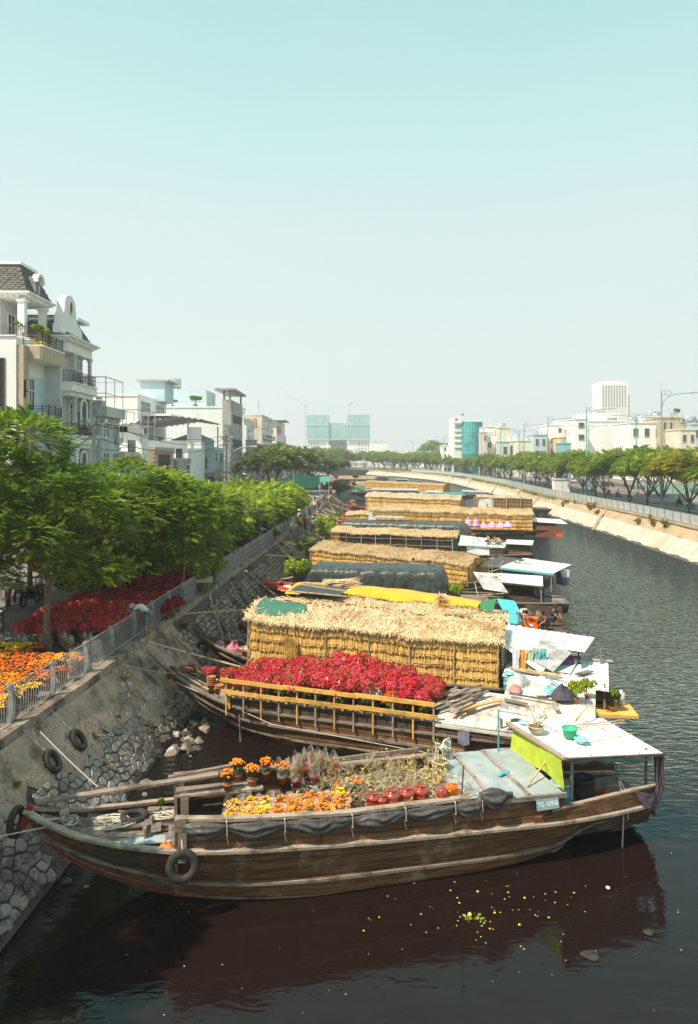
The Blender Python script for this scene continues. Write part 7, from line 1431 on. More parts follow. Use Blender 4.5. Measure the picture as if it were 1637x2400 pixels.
O_=simple_house('house with orange and turquoise panels and a radio mast',-40,-23.2,232,262,22.4,wh,floors=5,wins=3);bx(O_,'orange_panel',org,(-31.5,-27.5,231.7,232,18.7,21.3),(-27,-24.6,231.7,232,18.7,20.2),(-23.2,-22.8,234,244,18.7,21));bx(O_,'turquoise_panel',trq,(-31,-25.2,231.6,232,12.4,15));bx(O_,'brown_panel',rd,(-31.5,-27.5,231.7,232,16.2,18.2));bx(O_,'roof_slab',wh,(-41,-20.5,231,250,22.6,22.9));mb=MB();mb.tube([(-30,240,22.5),(-30,240,30)],.12,5);mb.cbox((-30,240,28),(.7,.7,1.6));mb.build('radio_mast',tin,O_)
for k,(y0,y1,z,m_,lb)in enumerate(((268,290,15,wh,'small white house with a red chimney cap beyond the orange panels'),(292,312,12,trq,'low turquoise house beyond'),(314,330,11,wh,'hazy low white house at the street end'))):
 q=simple_house(lb,-40,-21.5+k,y0,y1,z,m_,floors=3,wins=2)
 if k==0:bx(q,'red_cap',rd,(-25,-23.6,270,271,15,18.5))
net=mat('green_construction_net',(.22,.43,.44),(.30,.52,.53),scale=.05,c3=(.34,.58,.56),sc3=.12,rough=.9)
TW=bld('pair of towers under construction wrapped in turquoise green netting','tower_block');Y0=880
def pxx(px,Y):return(px-CX)*Y/FP
def pzz(py,Y):return HC-(py-HZ)*Y/FP
bx(TW,'lower_wall',wh,(pxx(722,Y0),pxx(868,Y0),Y0,Y0+25,ZS,pzz(1030,Y0)))
bx(TW,'netting',net,(pxx(719,Y0),pxx(771,Y0),Y0-2,Y0+26,pzz(1031,Y0),pzz(973,Y0)),(pxx(814,Y0),pxx(868,Y0),Y0-2,Y0+26,pzz(1031,Y0),pzz(972,Y0)),(pxx(771.2,Y0),pxx(813.8,Y0),Y0,Y0+24,pzz(1058,Y0),pzz(991,Y0)))
bx(TW,'net_edge',col('pale net edge',(.6,.68,.67)),(pxx(717,Y0),pxx(772,Y0),Y0-2.6,Y0-2.1,pzz(997,Y0),pzz(996,Y0)),(pxx(813,Y0),pxx(869,Y0),Y0-2.6,Y0-2.1,pzz(997,Y0),pzz(996,Y0)),(pxx(717,Y0),pxx(869,Y0),Y0-2.6,Y0-2.1,pzz(1031.5,Y0),pzz(1030.3,Y0)))
bx(TW,'strut_line',col('net column',(.36,.52,.5)),*[(pxx(x,Y0)-.3,pxx(x,Y0)+.3,Y0-2.4,Y0-2,pzz(1031,Y0),pzz(974,Y0))for x in(740,757,822,830,842,856)])
wmn=MB();nmb=MB()
for r_ in range(11):
 for c in range(20):
  x=722+c*7.4
  if r_<6 and(x<745 or x>838 or 776<x<806 and False):wmn.box(pxx(x,Y0),pxx(x+2.4,Y0),Y0-.15,Y0+.1,pzz(1072-r_*6.5,Y0),pzz(1069-r_*6.5,Y0))
for r_ in range(13):
 for c in range(22):
  x=722+c*6.7;z=1000+r_*4.4;yy=Y0-2.15 if(x<770 or x>814)else Y0-.15
  if z<1030 or 771<x<813:nmb.box(pxx(x,Y0),pxx(x+2.6,Y0),yy,yy+.05,pzz(z+2,Y0),pzz(z,Y0))
tag(wmn.build('window_grid',M['glass_dark'],TW),kind='stuff');tag(nmb.build('veiled_windows',col('veiled window',(.13,.33,.33)),TW),kind='stuff')
def crane(label,px,pbase,ptop,j0,j1,cj):
 t=thing('tower_crane',label,'crane');Y=Y0+4;mb=MB();x=pxx(px,Y)
 for a in(-.7,.7):mb.bar((x+a,Y,pzz(pbase,Y)),(x+a,Y,pzz(ptop,Y)),.3)
 for k in range(24):z0,z1=lerp(pzz(pbase,Y),pzz(ptop,Y),k/24),lerp(pzz(pbase,Y),pzz(ptop,Y),(k+1)/24);mb.bar((x-.7,Y,z0),(x+.7,Y,z1),.2)
 mb.build('mast',col('crane paint',(.5,.42,.4)),t);mb=MB();mb.bar((x,Y,pzz(ptop,Y)),(pxx(j0,Y),Y,pzz(j1,Y)),.5);mb.build('jib',col('crane paint',(.5,.42,.4)),t);mb=MB();mb.bar((x-1.5,Y,pzz(ptop,Y)),(pxx(cj[0],Y),Y,pzz(cj[1],Y)),.5);mb.bar((x+4,Y,pzz(ptop,Y)),(x-1,Y,pzz(ptop,Y)),1.6);mb.build('counter_jib',tin,t)
crane('pale crane left of the netted towers with its jib raised to the left',715.5,1060,952,664,914,(723,941));crane('small blue grey crane on top of the right netted tower',819,992,947,836,940,(815,949))
def far_house(label,px0,px1,ptop,Y,m,dep=14,wins=(3,4),name='house',wm2=None,base=None,extra=None):
 t=bld(label,name);x0,x1,z=pxx(px0,Y),pxx(px1,Y),pzz(ptop,Y);bx(t,'wall',m,(x0,x1,Y,Y+dep,ZS,z));bx(t,'parapet',m,(x0-.2,x1+.2,Y-.25,Y+dep,z,z+.4))
 for k in range(random.randint(1,3)):
  a=rnd(.1,.75);bx(t,'roof_hut',random.choice((m,gw,tin,gcon)),(lerp(x0,x1,a),lerp(x0,x1,a+rnd(.1,.25)),Y+1+k,Y+3+k,z+.01*k,z+rnd(.8,2.4)))
 mb=MB();mb.bar((lerp(x0,x1,rnd(.2,.8)),Y+2,z),(lerp(x0,x1,.5),Y+2,z+rnd(2,4.5)),.12);mb.build('aerial',tin,t)
 if wins:
  c_,r_=wins
  for i in range(r_):
   for j in range(c_):
    xa,xb=lerp(x0,x1,(j+.28)/c_),lerp(x0,x1,(j+.68)/c_);za,zb_=lerp(ZS,z,(i+.3)/r_),lerp(ZS,z,(i+.72)/r_)
    if random.random()<.85:w_=bx(t,'window',gw,(xa-.12,xb+.12,Y-.18,Y-.02,za-.12,za),(xa-.12,xb+.12,Y-.18,Y-.02,zb_,zb_+.12),(xa-.12,xa,Y-.18,Y-.02,za,zb_),(xb,xb+.12,Y-.18,Y-.02,za,zb_));bx(w_,'pane',wm2 or M['glass_dark'],(xa,xb,Y-.08,Y-.01,za,zb_))
 return t
gt=mat('teal_glass',(.05,.36,.37),(.10,.46,.47),scale=.15,rough=.25,spec=.6,c3=(.04,.25,.27),sc3=.2)
GT=bld('office block with a curved turquoise glass front and white louvred side','office_block');Y=330
bx(GT,'side_wall',wh,(pxx(1065,Y),pxx(1083,Y),Y+1,Y+16,ZS,pzz(978,Y)));bx(GT,'sign_wall',wh,(pxx(1064.5,Y),pxx(1083,Y),Y-.2,Y+.9,pzz(992,Y),pzz(976,Y)))
bx(GT,'core',wh,(pxx(1083,Y),pxx(1130,Y),Y+3,Y+16,ZS,pzz(984,Y)))
for r_ in range(9):
 for c in range(8):
  a0,a1=c/8,(c+1)/8;xa,xb=lerp(pxx(1081,Y),pxx(1132,Y),a0),lerp(pxx(1081,Y),pxx(1132,Y),a1);ya,yb=Y+1.2-3*math.sin(a0*PI*.9),Y+1.2-3*math.sin(a1*PI*.9);z0,z1=lerp(pzz(1064,Y),pzz(989,Y),r_/9),lerp(pzz(1064,Y),pzz(989,Y),(r_+1)/9);mb=MB();mb.extr([(xa+.06,ya,z0+.06),(xb-.06,yb,z0+.06),(xb-.06,yb,z1-.06),(xa+.06,ya,z1-.06)],(0,.1,0));mb.build('glass_panel',gt,GT)
mb=MB();mb.prism([(pxx(1081,Y)+(pxx(1132,Y)-pxx(1081,Y))*a,Y+1.35-3*math.sin(a*PI*.9))for a in np.linspace(0,1,9)]+[(pxx(1132,Y),Y+4),(pxx(1081,Y),Y+4)],ZS,pzz(988.5,Y));mb.build('dark_backing',col('teal frame',(.04,.2,.21)),GT)
bx(GT,'louvre_band',gw,*[(pxx(1066,Y),pxx(1083.5,Y),Y+.5,Y+1,pzz(p_,Y),pzz(p_-2,Y))for p_ in(1000,1012,1024,1037,1050)])
mb=MB();mb.tube([(pxx(1085,Y),Y+5,pzz(984,Y)),(pxx(1085,Y),Y+5,pzz(968,Y))],.12,5);mb.build('flagpole',tin,GT);mb=MB();mb.cbox((pxx(1089,Y),Y+5,pzz(970,Y)),(1.2,.05,.8));mb.build('flag',col('red flag',(.5,.08,.05)),GT)
mb=MB();mb.lathe([(0,0),(.5,0),(.5,.1),(0,.1)],10);em=mb.build('emblem',rd,GT,loc=(pxx(1069.5,Y),Y-.25,pzz(983,Y)),rot=(R(90),0,0))
NT=bld('tall white apartment tower with rows of small windows','tower_block');Y=560;x0,x1=pxx(1409,Y),pxx(1472,Y)
bx(NT,'wall',wh,(x0,x1,Y,Y+20,ZS,pzz(896,Y)),(x0+3,x1-4,Y+2,Y+18,pzz(896,Y),pzz(893,Y)));bx(NT,'mast',tin,(x1+.5,x1+1.5,Y,Y+1,pzz(975,Y),pzz(925,Y)))
for r_ in range(19):
 for c in range(9):xa=lerp(x0,x1,(c+.85)/9.8);z=pzz(904+r_*4.3,Y);wd=bx(NT,'window',M['glass_dark']if r_<12 else gw,(xa-.45,xa+.55,Y-.1,Y+.05,z-.85,z))
far_house('big white blank warehouse block below the apartment tower',1350,1490,988,262,wh,30,None)
q=far_house('white block with terrace frame at the left of the warehouse',1349,1378,983,250,wh,10,(1,5));far_house('upper white storey of the big warehouse',1381,1450,972,275,wh,20,None);far_house('white building with roof tanks right of the warehouse',1478,1556,992,240,wh,16,(3,3));far_house('taller white building behind the tall lamp post',1512,1552,977,256,wh,12,(2,4))
q=far_house('weathered ochre old house with stained facade',1551,1596,980,236,mat('old_ochre_wall',(.42,.34,.24),(.56,.46,.33),scale=.5,c3=(.2,.15,.11),sc3=.5),14,(3,4));bx(q,'brown_roof',rd,(pxx(1562,236),pxx(1592,236),231,236,pzz(1016,236),pzz(1013,236)));PL.place((pxx(1592,236),238,pzz(979,236)),0,'shrub growing on the roof of the weathered ochre house',None,2.6,0)
far_house('pale cream house right of the weathered one',1596,1632,1008,225,cr,12,(2,3));far_house('pale grey blue house at the right edge',1620,1670,995,232,bl,12,(2,3));far_house('green sided white house at the right',1596,1618,991,250,trq,10,None)
tank(pxx(1630,232),236,pzz(993,232),1.9,'steel water tank at the right edge');tank(pxx(1533,256),258,pzz(977,256),1.5,'left of two tanks on the taller white building');tank(pxx(1545,256),259,pzz(977,256),1.5,'right of two tanks on the taller white building');tank(pxx(1500,240),246,pzz(990,240),1.5,'tank on the white building right of the warehouse')
far_house('cream white house with a plain side wall right of the glass office',1140,1190,1001,300,wh,16,(3,4));far_house('sunlit cream wall house with tanks',1167,1196,1003,296,cr,12,None);far_house('narrow pink white house beside the glass office',1133,1142,1014,296,col('pinkish',(.66,.55,.5)),10,(1,4))
far_house('pale green fronted house',1174,1196,1036,284,col('pale green wall',(.5,.6,.52)),8,(1,2));far_house('low white house with a brown roof block',1197,1218,1033,290,wh,12,(3,2));far_house('low cream workshop with a slanted roof',1216,1252,1034,275,cr,14,(2,1));far_house('pale blue house with two dark bays',1252,1283,1020,270,bl,12,(2,3))
far_house('narrow white tower house with reddish balconies',1287,1322,997,272,wh,14,(2,5));far_house('peach coloured house before the warehouse',1314,1340,1026,262,col('peach',(.75,.5,.3)),10,(1,2));far_house('turquoise tin walled house before the warehouse',1322,1351,1040,255,col('turq tin',(.22,.42,.46)),10,None)
far_house('grey white balcony house left of the glass office',1040,1066,1045,345,wh,14,(3,4));far_house('blank white factory building right of the netted towers',868,912,1037,560,wh,30,None);far_house('white stepped building before the netted towers',757,774,1045,540,wh,20,(3,4));far_house('low white building before the netted towers',740,790,1058,530,wh,20,(6,2));far_house('white house between the towers and the factory',831,850,1055,540,wh,16,(3,3))
for k in range(16):
 px_=905+k*11+rnd(-3,3);far_house('small pale hazy house in the low skyline beyond the far trees',px_,px_+rnd(9,22),1061+rnd(-7,4),520+rnd(-60,80),random.choice((wh,cr,wh,gw)),16,(2,2))['group']='low skyline houses'
for k in range(6):far_house('distant pale house low behind the left street end',690+k*9,700+k*9+rnd(0,6),1058+rnd(-6,6),480+k*14,random.choice((wh,gw,trq)),16,(2,2))['group']='street end houses'
fb=thing('footbridge','hazy low bridge crossing beyond the crowded street','bridge');bx(fb,'deck',gcon,(pxx(740,430),pxx(800,430),430,438,6.0,7.2));bx(fb,'parapet',wh,(pxx(740,430),pxx(800,430),429.7,430,7.2,8.0))
# ================================================================ left bank: flower beds, people, motorbikes, poles, wires
gb2='red bougainvillea bed on the left pavement';gb3='dark red bougainvillea further along the railing'
for i in range(9):
 for j in range(5):
  Y=29.6+i*.78+rnd(-.15,.15);x=fx(Y)-.75-j*.78+rnd(-.12,.12)
  PB.place((x,Y,ZS),rnd(0,6),'red bougainvillea pot in the dense bed behind the marigolds',gb2,rnd(.95,1.15),(0,1,0,2,0)[j])
for i in range(11):
 for j in range(3):
  Y=37.2+i*.8+rnd(-.15,.15);x=fx(Y)-.9-j*.8+rnd(-.12,.12)
  PD.place((x,Y,ZS),rnd(0,6),'dark red bougainvillea pot in the shade behind the stooping man',gb3,rnd(.9,1.15),j%2)
for k,(Y,dx)in enumerate(((34.6,.45),(35.3,.5),(36.2,.5))):PD.place((fx(Y)+dx*.7,Y,ZS),k,'dark red bougainvillea outside the railing right of the stooping man','bougainvillea on the wall edge',.72,k%2)
gmm='marigold pots covering the pavement behind the near railing'
def mz(x,Y):
 v=nz(x*.55,Y*.45,4.2);return 2 if(v>.27 or(Y>27.6 and x<-12.6))else(1 if v>.12 else(0 if v>-.1 else 3))
cnt=0
for i in range(23):
 for j in range(15):
  Y=17.2+i*.50;x=fx(Y)-.5-j*.47-(.2 if i%2 else 0)
  if x<-15.6 or(Y>27.0 and j<5):continue
  if-.3<nz(i*.9,j*.9,8)<-.24:continue
  k_=mz(x,Y);cnt+=1
  o=PM.place((x+rnd(-.06,.06),Y+rnd(-.06,.06),ZS),rnd(0,6),['orange marigold pot in the carpet of flowers behind the railing','golden marigold pot in the carpet of flowers behind the railing','yellow marigold pot in the flower carpet behind the railing','deep orange marigold pot in the carpet of flowers behind the railing'][k_],gmm,(1.5,1.5,1.15),k_)
for i in range(14):PR.place((fx(28)-.7-i*.3,28.4+(i%3)*.45,ZS),i,'flower pot in white and clear wrap between marigolds and red bed','white wrapped pots in the bed',1.15)
for i in range(7):PR.place((fx(26.5)-.45-(i%2)*.4,25.8+i*.4,ZS),i,'pink wrapped pot just behind the railing','pink wrapped pots by the railing',1.0)
PL2=Proto([leafy(.9,1.0,'leaf',None,900,.07),leafy(.9,1.0,'leaf_lime',None,900,.07),leafy(.8,.9,'leaf_dark','petal_yel',700,.07),leafy(.7,.8,'leaf','petal_mari',600,.06)])
for i in range(60):
 Y=45+i*.95+rnd(-.3,.3);x=fx(Y)-rnd(.9,4.5);PL2.place((x,Y,ZS),rnd(0,6),'leafy potted shrub in the row of plants for sale behind the railing','shrubs for sale along the railing',rnd(1.0,2.1),random.choice((0,0,1,1,2,3)))
for i in range(14):PL2.place((fx(38)-rnd(3.5,5),37+i*.9,ZS),rnd(0,6),'dark leafy shrub at the street side of the red flower bed','shrubs on the street side',rnd(1.1,1.8),i%2)
for k,(Y,dx,i,s_)in enumerate(((41.5,-.9,3,1.6),(42.3,-.3,0,1.0),(45.5,-.1,1,.9),(67.5,.2,3,.8))):PL2.place((fx(Y)+dx,Y,ZS),k,['tall orange flowered plant by the gap in the railing','green plant with pinkish tips beside the railing gap','green plant leaning through the railing','orange flowers in a basket outside the railing'][k],None,s_,i)
PL2.clean()
# ---------------------------------------------------------------- people
SK=mat('skin',(.36,.19,.12),(.42,.24,.16),scale=5,rough=.6);HAIR=mat('black_hair',(.015,.012,.01),(.03,.025,.02),scale=9)
def skin_mesh(name,V,E,Rr,m,lev=1):
 me=bpy.data.meshes.new(name);me.from_pydata([tuple(v)for v in V],E,[]);o=bpy.data.objects.new('t',me);COL.objects.link(o);md=o.modifiers.new('s','SKIN');sub=o.modifiers.new('b','SUBSURF');sub.levels=sub.render_levels=lev
 for i,r_ in enumerate(Rr):me.skin_vertices[0].data[i].radius=r_ if hasattr(r_,'__len__')else(r_,r_)
 me.skin_vertices[0].data[0].use_root=True
 dg=bpy.context.evaluated_depsgraph_get();r_=bpy.data.meshes.new_from_object(o.evaluated_get(dg));bpy.data.objects.remove(o);r_.name=name;r_.materials.clear();r_.materials.append(m);r_.polygons.foreach_set('use_smooth',[True]*len(r_.polygons));return r_
def pose(kind):
 J=dict(pel=(0,0,.92),ch=(0,.02,1.25),nk=(0,.02,1.45),hd=(0,.04,1.60),sl=(-.19,.02,1.38),sr=(.19,.02,1.38),el=(-.25,.0,1.10),er=(.25,.0,1.10),hl=(-.24,.12,.86),hr=(.24,.12,.86),pl=(-.10,0,.86),pr=(.10,0,.86),kl=(-.12,.03,.48),kr=(.12,.03,.48),fl=(-.13,0,.07),fr=(.13,0,.07),tl=(-.14,.16,.03),tr=(.14,.16,.03))
 if kind=='bend':
  for k,v in dict(pel=(0,0,.90),ch=(0,.28,1.12),nk=(0,.46,1.16),hd=(0,.60,1.12),sl=(-.18,.40,1.13),sr=(.18,.40,1.13),el=(-.24,.55,.95),er=(.24,.55,.92),hl=(-.18,.78,1.0),hr=(.18,.78,.95)).items():J[k]=v
 if kind=='ride':
  for k,v in dict(pel=(0,-.1,.80),ch=(0,-.02,1.15),nk=(0,.0,1.34),hd=(0,.03,1.49),sl=(-.19,0,1.27),sr=(.19,0,1.27),el=(-.26,.18,1.06),er=(.26,.18,1.06),hl=(-.27,.42,1.05),hr=(.27,.42,1.05),pl=(-.11,-.05,.78),pr=(.11,-.05,.78),kl=(-.17,.30,.66),kr=(.17,.30,.66),fl=(-.15,.18,.26),fr=(.15,.18,.26),tl=(-.15,.33,.24),tr=(.15,.33,.24)).items():J[k]=v
 if kind=='walk':
  for k,v in dict(kl=(-.12,.16,.48),fl=(-.12,.12,.08),tl=(-.12,.28,.05),kr=(.12,-.03,.47),fr=(.12,-.22,.10),tr=(.12,-.08,.03),hl=(-.25,-.12,.9),hr=(.26,.30,.98)).items():J[k]=v
 if kind=='squat':
  for k,v in dict(pel=(0,0,.32),ch=(0,.16,.62),nk=(0,.24,.80),hd=(0,.30,.93),sl=(-.19,.22,.74),sr=(.19,.22,.74),el=(-.24,.42,.55),er=(.24,.42,.55),hl=(-.14,.58,.42),hr=(.14,.58,.42),pl=(-.1,0,.3),pr=(.1,0,.3),kl=(-.2,.36,.45),kr=(.2,.36,.45),fl=(-.15,.08,.06),fr=(.15,.08,.06),tl=(-.17,.24,.03),tr=(.17,.24,.03)).items():J[k]=v
 return{k:Vector(v)for k,v in J.items()}
PC={}
def pmesh(kind):
 if kind in PC:return PC[kind]
 J=pose(kind);n=['pel','ch','nk','hd','sl','sr','el','er','hl','hr','pl','pr','kl','kr','fl','fr','tl','tr'];ix={k:i for i,k in enumerate(n)}
 V=[J[k]for k in n];hd=(J['hd']-J['nk']).normalized();V.append(J['hd']+hd*.10);rad=dict(pel=(.13,.10),ch=(.135,.10),nk=.05,hd=.088,sl=.055,sr=.055,el=.04,er=.04,hl=.03,hr=.03,pl=.085,pr=.085,kl=.055,kr=.055,fl=.04,fr=.04,tl=.035,tr=.035)
 E=[('pel','ch'),('ch','nk'),('nk','hd'),('ch','sl'),('ch','sr'),('sl','el'),('sr','er'),('el','hl'),('er','hr'),('pel','pl'),('pel','pr'),('pl','kl'),('pr','kr'),('kl','fl'),('kr','fr'),('fl','tl'),('fr','tr')];E=[(ix[a],ix[b_])for a,b_ in E]+[(ix['hd'],len(n))]
 rr2=[rad[k]for k in n]+[.07]
 for h,e in(('hl','el'),('hr','er')):
  d=(J[h]-J[e]).normalized();sd_=d.orthogonal().normalized();pi=len(V);V.append(J[h]+d*.07);rr2.append(.03);E.append((ix[h],pi))
  for q in(-1.5,-.5,.5,1.5):V.append(J[h]+d*.15+sd_*q*.022+Vector((0,0,-.02)));rr2.append(.010);E.append((pi,len(V)-1))
  V.append(J[h]+d*.07+sd_*.06);rr2.append(.011);E.append((ix[h],len(V)-1))
 body=skin_mesh('body',V,E,rr2,SK)
 s_=['pel','ch','sl','sr','el','er'];Vs=[J['pel']-Vector((0,0,.02)),J['ch'],J['sl'],J['sr'],J['sl'].lerp(J['el'],.75),J['sr'].lerp(J['er'],.75),J['ch'].lerp(J['nk'],.6)]
 shirt=skin_mesh('shirt',Vs,[(0,1),(1,2),(1,3),(2,4),(3,5),(1,6)],[(.155,.12),(.16,.12),.075,.075,.062,.062,(.09,.08)],M['white_sheet'])
 kf=.9 if kind!='bend' else .15
 Vt=[J['pel'],J['pl'],J['pr'],J['kl'],J['kr'],J['kl'].lerp(J['fl'],kf),J['kr'].lerp(J['fr'],kf)];trs=skin_mesh('trousers',Vt,[(0,1),(0,2),(1,3),(2,4),(3,5),(4,6)],[(.14,.12),.105,.105,.08,.08,.065,.065],M['white_sheet'])
 mb=MB();c=J['hd']+hd*.07;mb.ico(c-Vector((0,.02,0)),.125,1.0);mb.ico(c+Vector((0,-.05,-.05)),.10,1.0);hair=mb.mesh('hair',HAIR,True)
 mb=MB();f=Vector((0,1,0));mb.ico(J['hd']+f*.10+Vector((0,0,.03)),.02);mb.ico(J['hd']+f*.085+Vector((-.035,0,.055)),.012);mb.ico(J['hd']+f*.085+Vector((.035,0,.055)),.012);mb.cbox(J['hd']+f*.092+Vector((0,0,-.02)),(.05,.01,.012));mb.ico(J['hd']+Vector((-.095,0,.03)),.022);mb.ico(J['hd']+Vector((.095,0,.03)),.022);face=mb.mesh('face',SK,True)
 PC[kind]=(body,shirt,trs,hair,face,J,c);return PC[kind]
def person(kind,loc,rz,shirt,trs,label,hat=None,s=1.0,group=None):
 b_,sh,tr_,ha,fa,J,hc=pmesh(kind);t=thing('person',label,'person',loc,rz,group);t.scale=(s,s,s)
 add('body',b_,t);add('face',fa,t);add('shirt',sh,t,col('cloth %.2f %.2f %.2f'%shirt,shirt,rough=.9));add('trousers',tr_,t,col('cloth %.2f %.2f %.2f'%trs,trs,rough=.9));add('hair',ha,t)
 if hat=='cone':MB().lathe([(.26,0),(.13,.08),(.01,.17),(0,.17)],14,hc+Vector((0,0,.0))).build('conical_hat',M['straw_roof'],t)
 elif hat=='cap':mb=MB();mb.ico(hc+Vector((0,0,.01)),.14,.9);mb.build('cap',col('pale cap',(.6,.58,.55)),t,smooth=True)
 elif hat:mb=MB();mb.ico(hc,.155,.95);mb.build('helmet',col('helmet '+str(hat[0]),hat,rough=.3),t,smooth=True)
 return t
p=P(352,1491,ZS);person('bend',(fx(p.y)+.42,p.y,ZS+.02),R(78),(.62,.64,.62),(.16,.21,.22),'man in a pale shirt and grey shorts stooping over the railing above the wall','cap',1.12)
wl_=[((605,1252),'stand',(.62,.62,.60),(.15,.12,.12),'person in white by the railing left of the standing group',None,R(100)),((703,1236),'stand',(.80,.52,.02),(.03,.03,.04),'person in a yellow shirt with hands down among the group at the wall',None,R(-160)),((716,1238),'walk',(.45,.10,.05),(.04,.04,.05),'person in a dark red shirt beside the yellow shirted one',None,R(150)),((733,1243),'stand',(.68,.66,.66),(.05,.05,.12),'person in a white shirt and dark trousers at the edge of the poles','cap',R(200)),((700,1222),'walk',(.70,.70,.70),(.1,.1,.1),'person with a white hat behind the yellow shirted one','cone',0),((683,1248),'stand',(.55,.55,.52),(.20,.12,.1),'person in grey white beside the end of the net sheets',None,2)]
for(px_,py_),kd,sh,tr_,lb,ht,rz in wl_:
 q=P(px_,py_+8,ZS);person(kd,(max(fx(q.y)+.35,q.x)if q.x>fx(q.y)else q.x,q.y,ZS),rz,sh,tr_,lb,ht,1.0)
person('stand',B6.W(13.9,-2.6,1.25),R(180),(.33,.35,.38),(.10,.10,.12),'man in a grey shirt standing at the foot of the wide straw house wall',None)
person('squat',B4.W(17.9,-.5,1.6),R(120),(.12,.06,.06),(.10,.08,.08),'person crouching on the stern beside the orange cooler',None);person('bend',B4.W(16.5,-.9,1.6),R(200),(.55,.50,.46),(.30,.34,.38),'person in patterned clothes bending left of the orange cooler',None);person('squat',B4.W(18.0,.4,1.75),R(230),(.05,.05,.07),(.05,.05,.06),'person in dark clothes sitting back under the pale green roof',None)
cols=[(.6,.1,.08),(.65,.65,.66),(.12,.2,.42),(.75,.45,.1),(.1,.1,.12),(.6,.3,.4),(.2,.4,.3),(.55,.5,.45)]
for i in range(34):
 Y=rnd(58,128);x=fx(Y)-rnd(.6,8);person(random.choice(('stand','walk')),(x,Y,ZS),rnd(0,6),random.choice(cols),random.choice(((.05,.05,.07),(.15,.17,.25),(.2,.18,.15))),'shopper walking among the plants on the crowded left pavement',random.choice((None,'cone','cap',(.6,.1,.1),(.15,.3,.6))),1.0,'shoppers on the left pavement')
for i in range(16):
 Y=rnd(88,160);person(random.choice(('stand','walk')),(fx(Y)+rnd(-.4,.3),Y,ZS),rnd(0,6),random.choice(cols),(.06,.06,.09),'person standing at the wall edge among the far gangway poles',random.choice((None,'cap')),1.0,'people at the far wall edge')
# ---------------------------------------------------------------- motorbikes
def motorbike(body):
 t=thing('motorbike','x','motorbike');bm_=col('bike %.2f'%body[0],body,rough=.25,coat=.6)
 wm__=MB();wm__.grid(lambda a,q:((.055)*math.sin(q*2*PI),(.25+.055*math.cos(q*2*PI))*math.cos(a*2*PI),(.25+.055*math.cos(q*2*PI))*math.sin(a*2*PI)),20,6);whm=wm__.mesh('wheel',M['rubber'],True)
 for y in(-.62,.62):
  o=add('wheel',whm,t,loc=(0,y,.30));mb=MB()
  for k in range(5):mb.bar((0,0,0),(0,.22*math.cos(k*1.257),.22*math.sin(k*1.257)),.03)
  mb.build('rim',M['iron'],o)
 mb=MB();mb.extr([(-.10,.42,.62),(-.10,.50,.92),(-.10,.36,1.0),(-.10,.25,.6),(-.10,.10,.38),(-.10,-.25,.36),(-.10,-.78,.68),(-.10,-.72,.78),(-.10,-.1,.72),(-.10,.1,.5),(-.10,.2,.42),(-.10,.34,.42)],(.20,0,0));mb.build('body',bm_,t)
 mb=MB();mb.extr([(-.12,.40,.55),(-.12,.55,.8),(-.12,.48,1.0),(-.12,.38,.95)],(.24,0,0));mb.build('front_fairing',bm_,t);mb=MB();mb.cbox((0,-.38,.80),(.24,.72,.10),0,R(-6));mb.build('seat',M['rubber'],t)
 mb=MB();mb.tube([(-.32,.30,1.04),(-.1,.40,.98),(.1,.40,.98),(.32,.30,1.04)],.018,6);mb.tube([(0,.42,.95),(0,.62,.30)],.035,6);mb.build('handlebar',M['iron'],t);mb=MB();mb.ico((0,.50,.95),.075,.8);mb.build('headlight',M['white_sheet'],t,smooth=True)
 for s_ in(-1,1):mb=MB();mb.tube([(s_*.25,.34,1.03),(s_*.3,.34,1.18)],.008,4);mb.cbox((s_*.32,.34,1.2),(.10,.02,.07));mb.build('mirror',M['rubber'],t)
 mb=MB();mb.grid(lambda a,q:(.06*math.cos(PI*q),.62+.34*math.cos(.4+a*2.0),.30+.34*math.sin(.4+a*2.0)+.02*math.sin(PI*q)),8,3);mb.build('front_mudguard',bm_,t);mb=MB();mb.tube([(.14,-.1,.28),(.15,-.8,.36)],.045,7);mb.build('exhaust',M['iron'],t);return t
bikes=[motorbike(c)for c in((.45,.02,.02),(.03,.03,.035),(.12,.22,.4),(.5,.5,.5))];usedb=[False]*4
def bike(i,loc,rz,lb,group=None):
 if not usedb[i]:usedb[i]=True;o=bikes[i];o.location=loc;o.rotation_euler=(0,0,rz);return tag(o,lb,None,group)
 return dup(bikes[i],loc,rz,lb,group)
q=P(20,1425,ZS);bike(0,(q.x,q.y,ZS),R(200),'red scooter parked facing the camera at the left edge');q2=P(4,1478,ZS);bike(1,(q2.x-.1,q2.y,ZS),R(215),'black scooter cut by the left edge before the red one');q3=P(72,1418,ZS);bike(1,(q3.x,q3.y,ZS),R(170),'dark motorbike half hidden by the small tree trunk')
person('ride',(q.x+.35,q.y+.4,ZS),R(200),(.55,.56,.6),(.05,.05,.07),'rider in a pale shirt behind the red scooter',(.55,.55,.6),1.0);person('stand',(q3.x+.1,q3.y+1.0,ZS),R(180),(.66,.62,.64),(.12,.1,.1),'person in a pale shirt behind the dark motorbike',None)
for i in range(46):
 Y=rnd(120,330);x=interp([(120,-17),(200,-15.5),(280,-15),(340,-28)],Y)+rnd(-5,5);b_=bike(random.randrange(4),(x,Y,ZS+.01),rnd(-.3,.3)+PI*random.randrange(2),'motorbike in the dense traffic on the crowded left street','traffic on the left street');person('ride',(x,Y,ZS+.01),b_.rotation_euler[2],random.choice(cols),(.06,.06,.1),'helmeted rider in the dense traffic on the crowded left street',random.choice(((.6,.1,.1),(.15,.3,.6),(.6,.6,.62),(.7,.5,.6))),1.0,'riders on the left street')
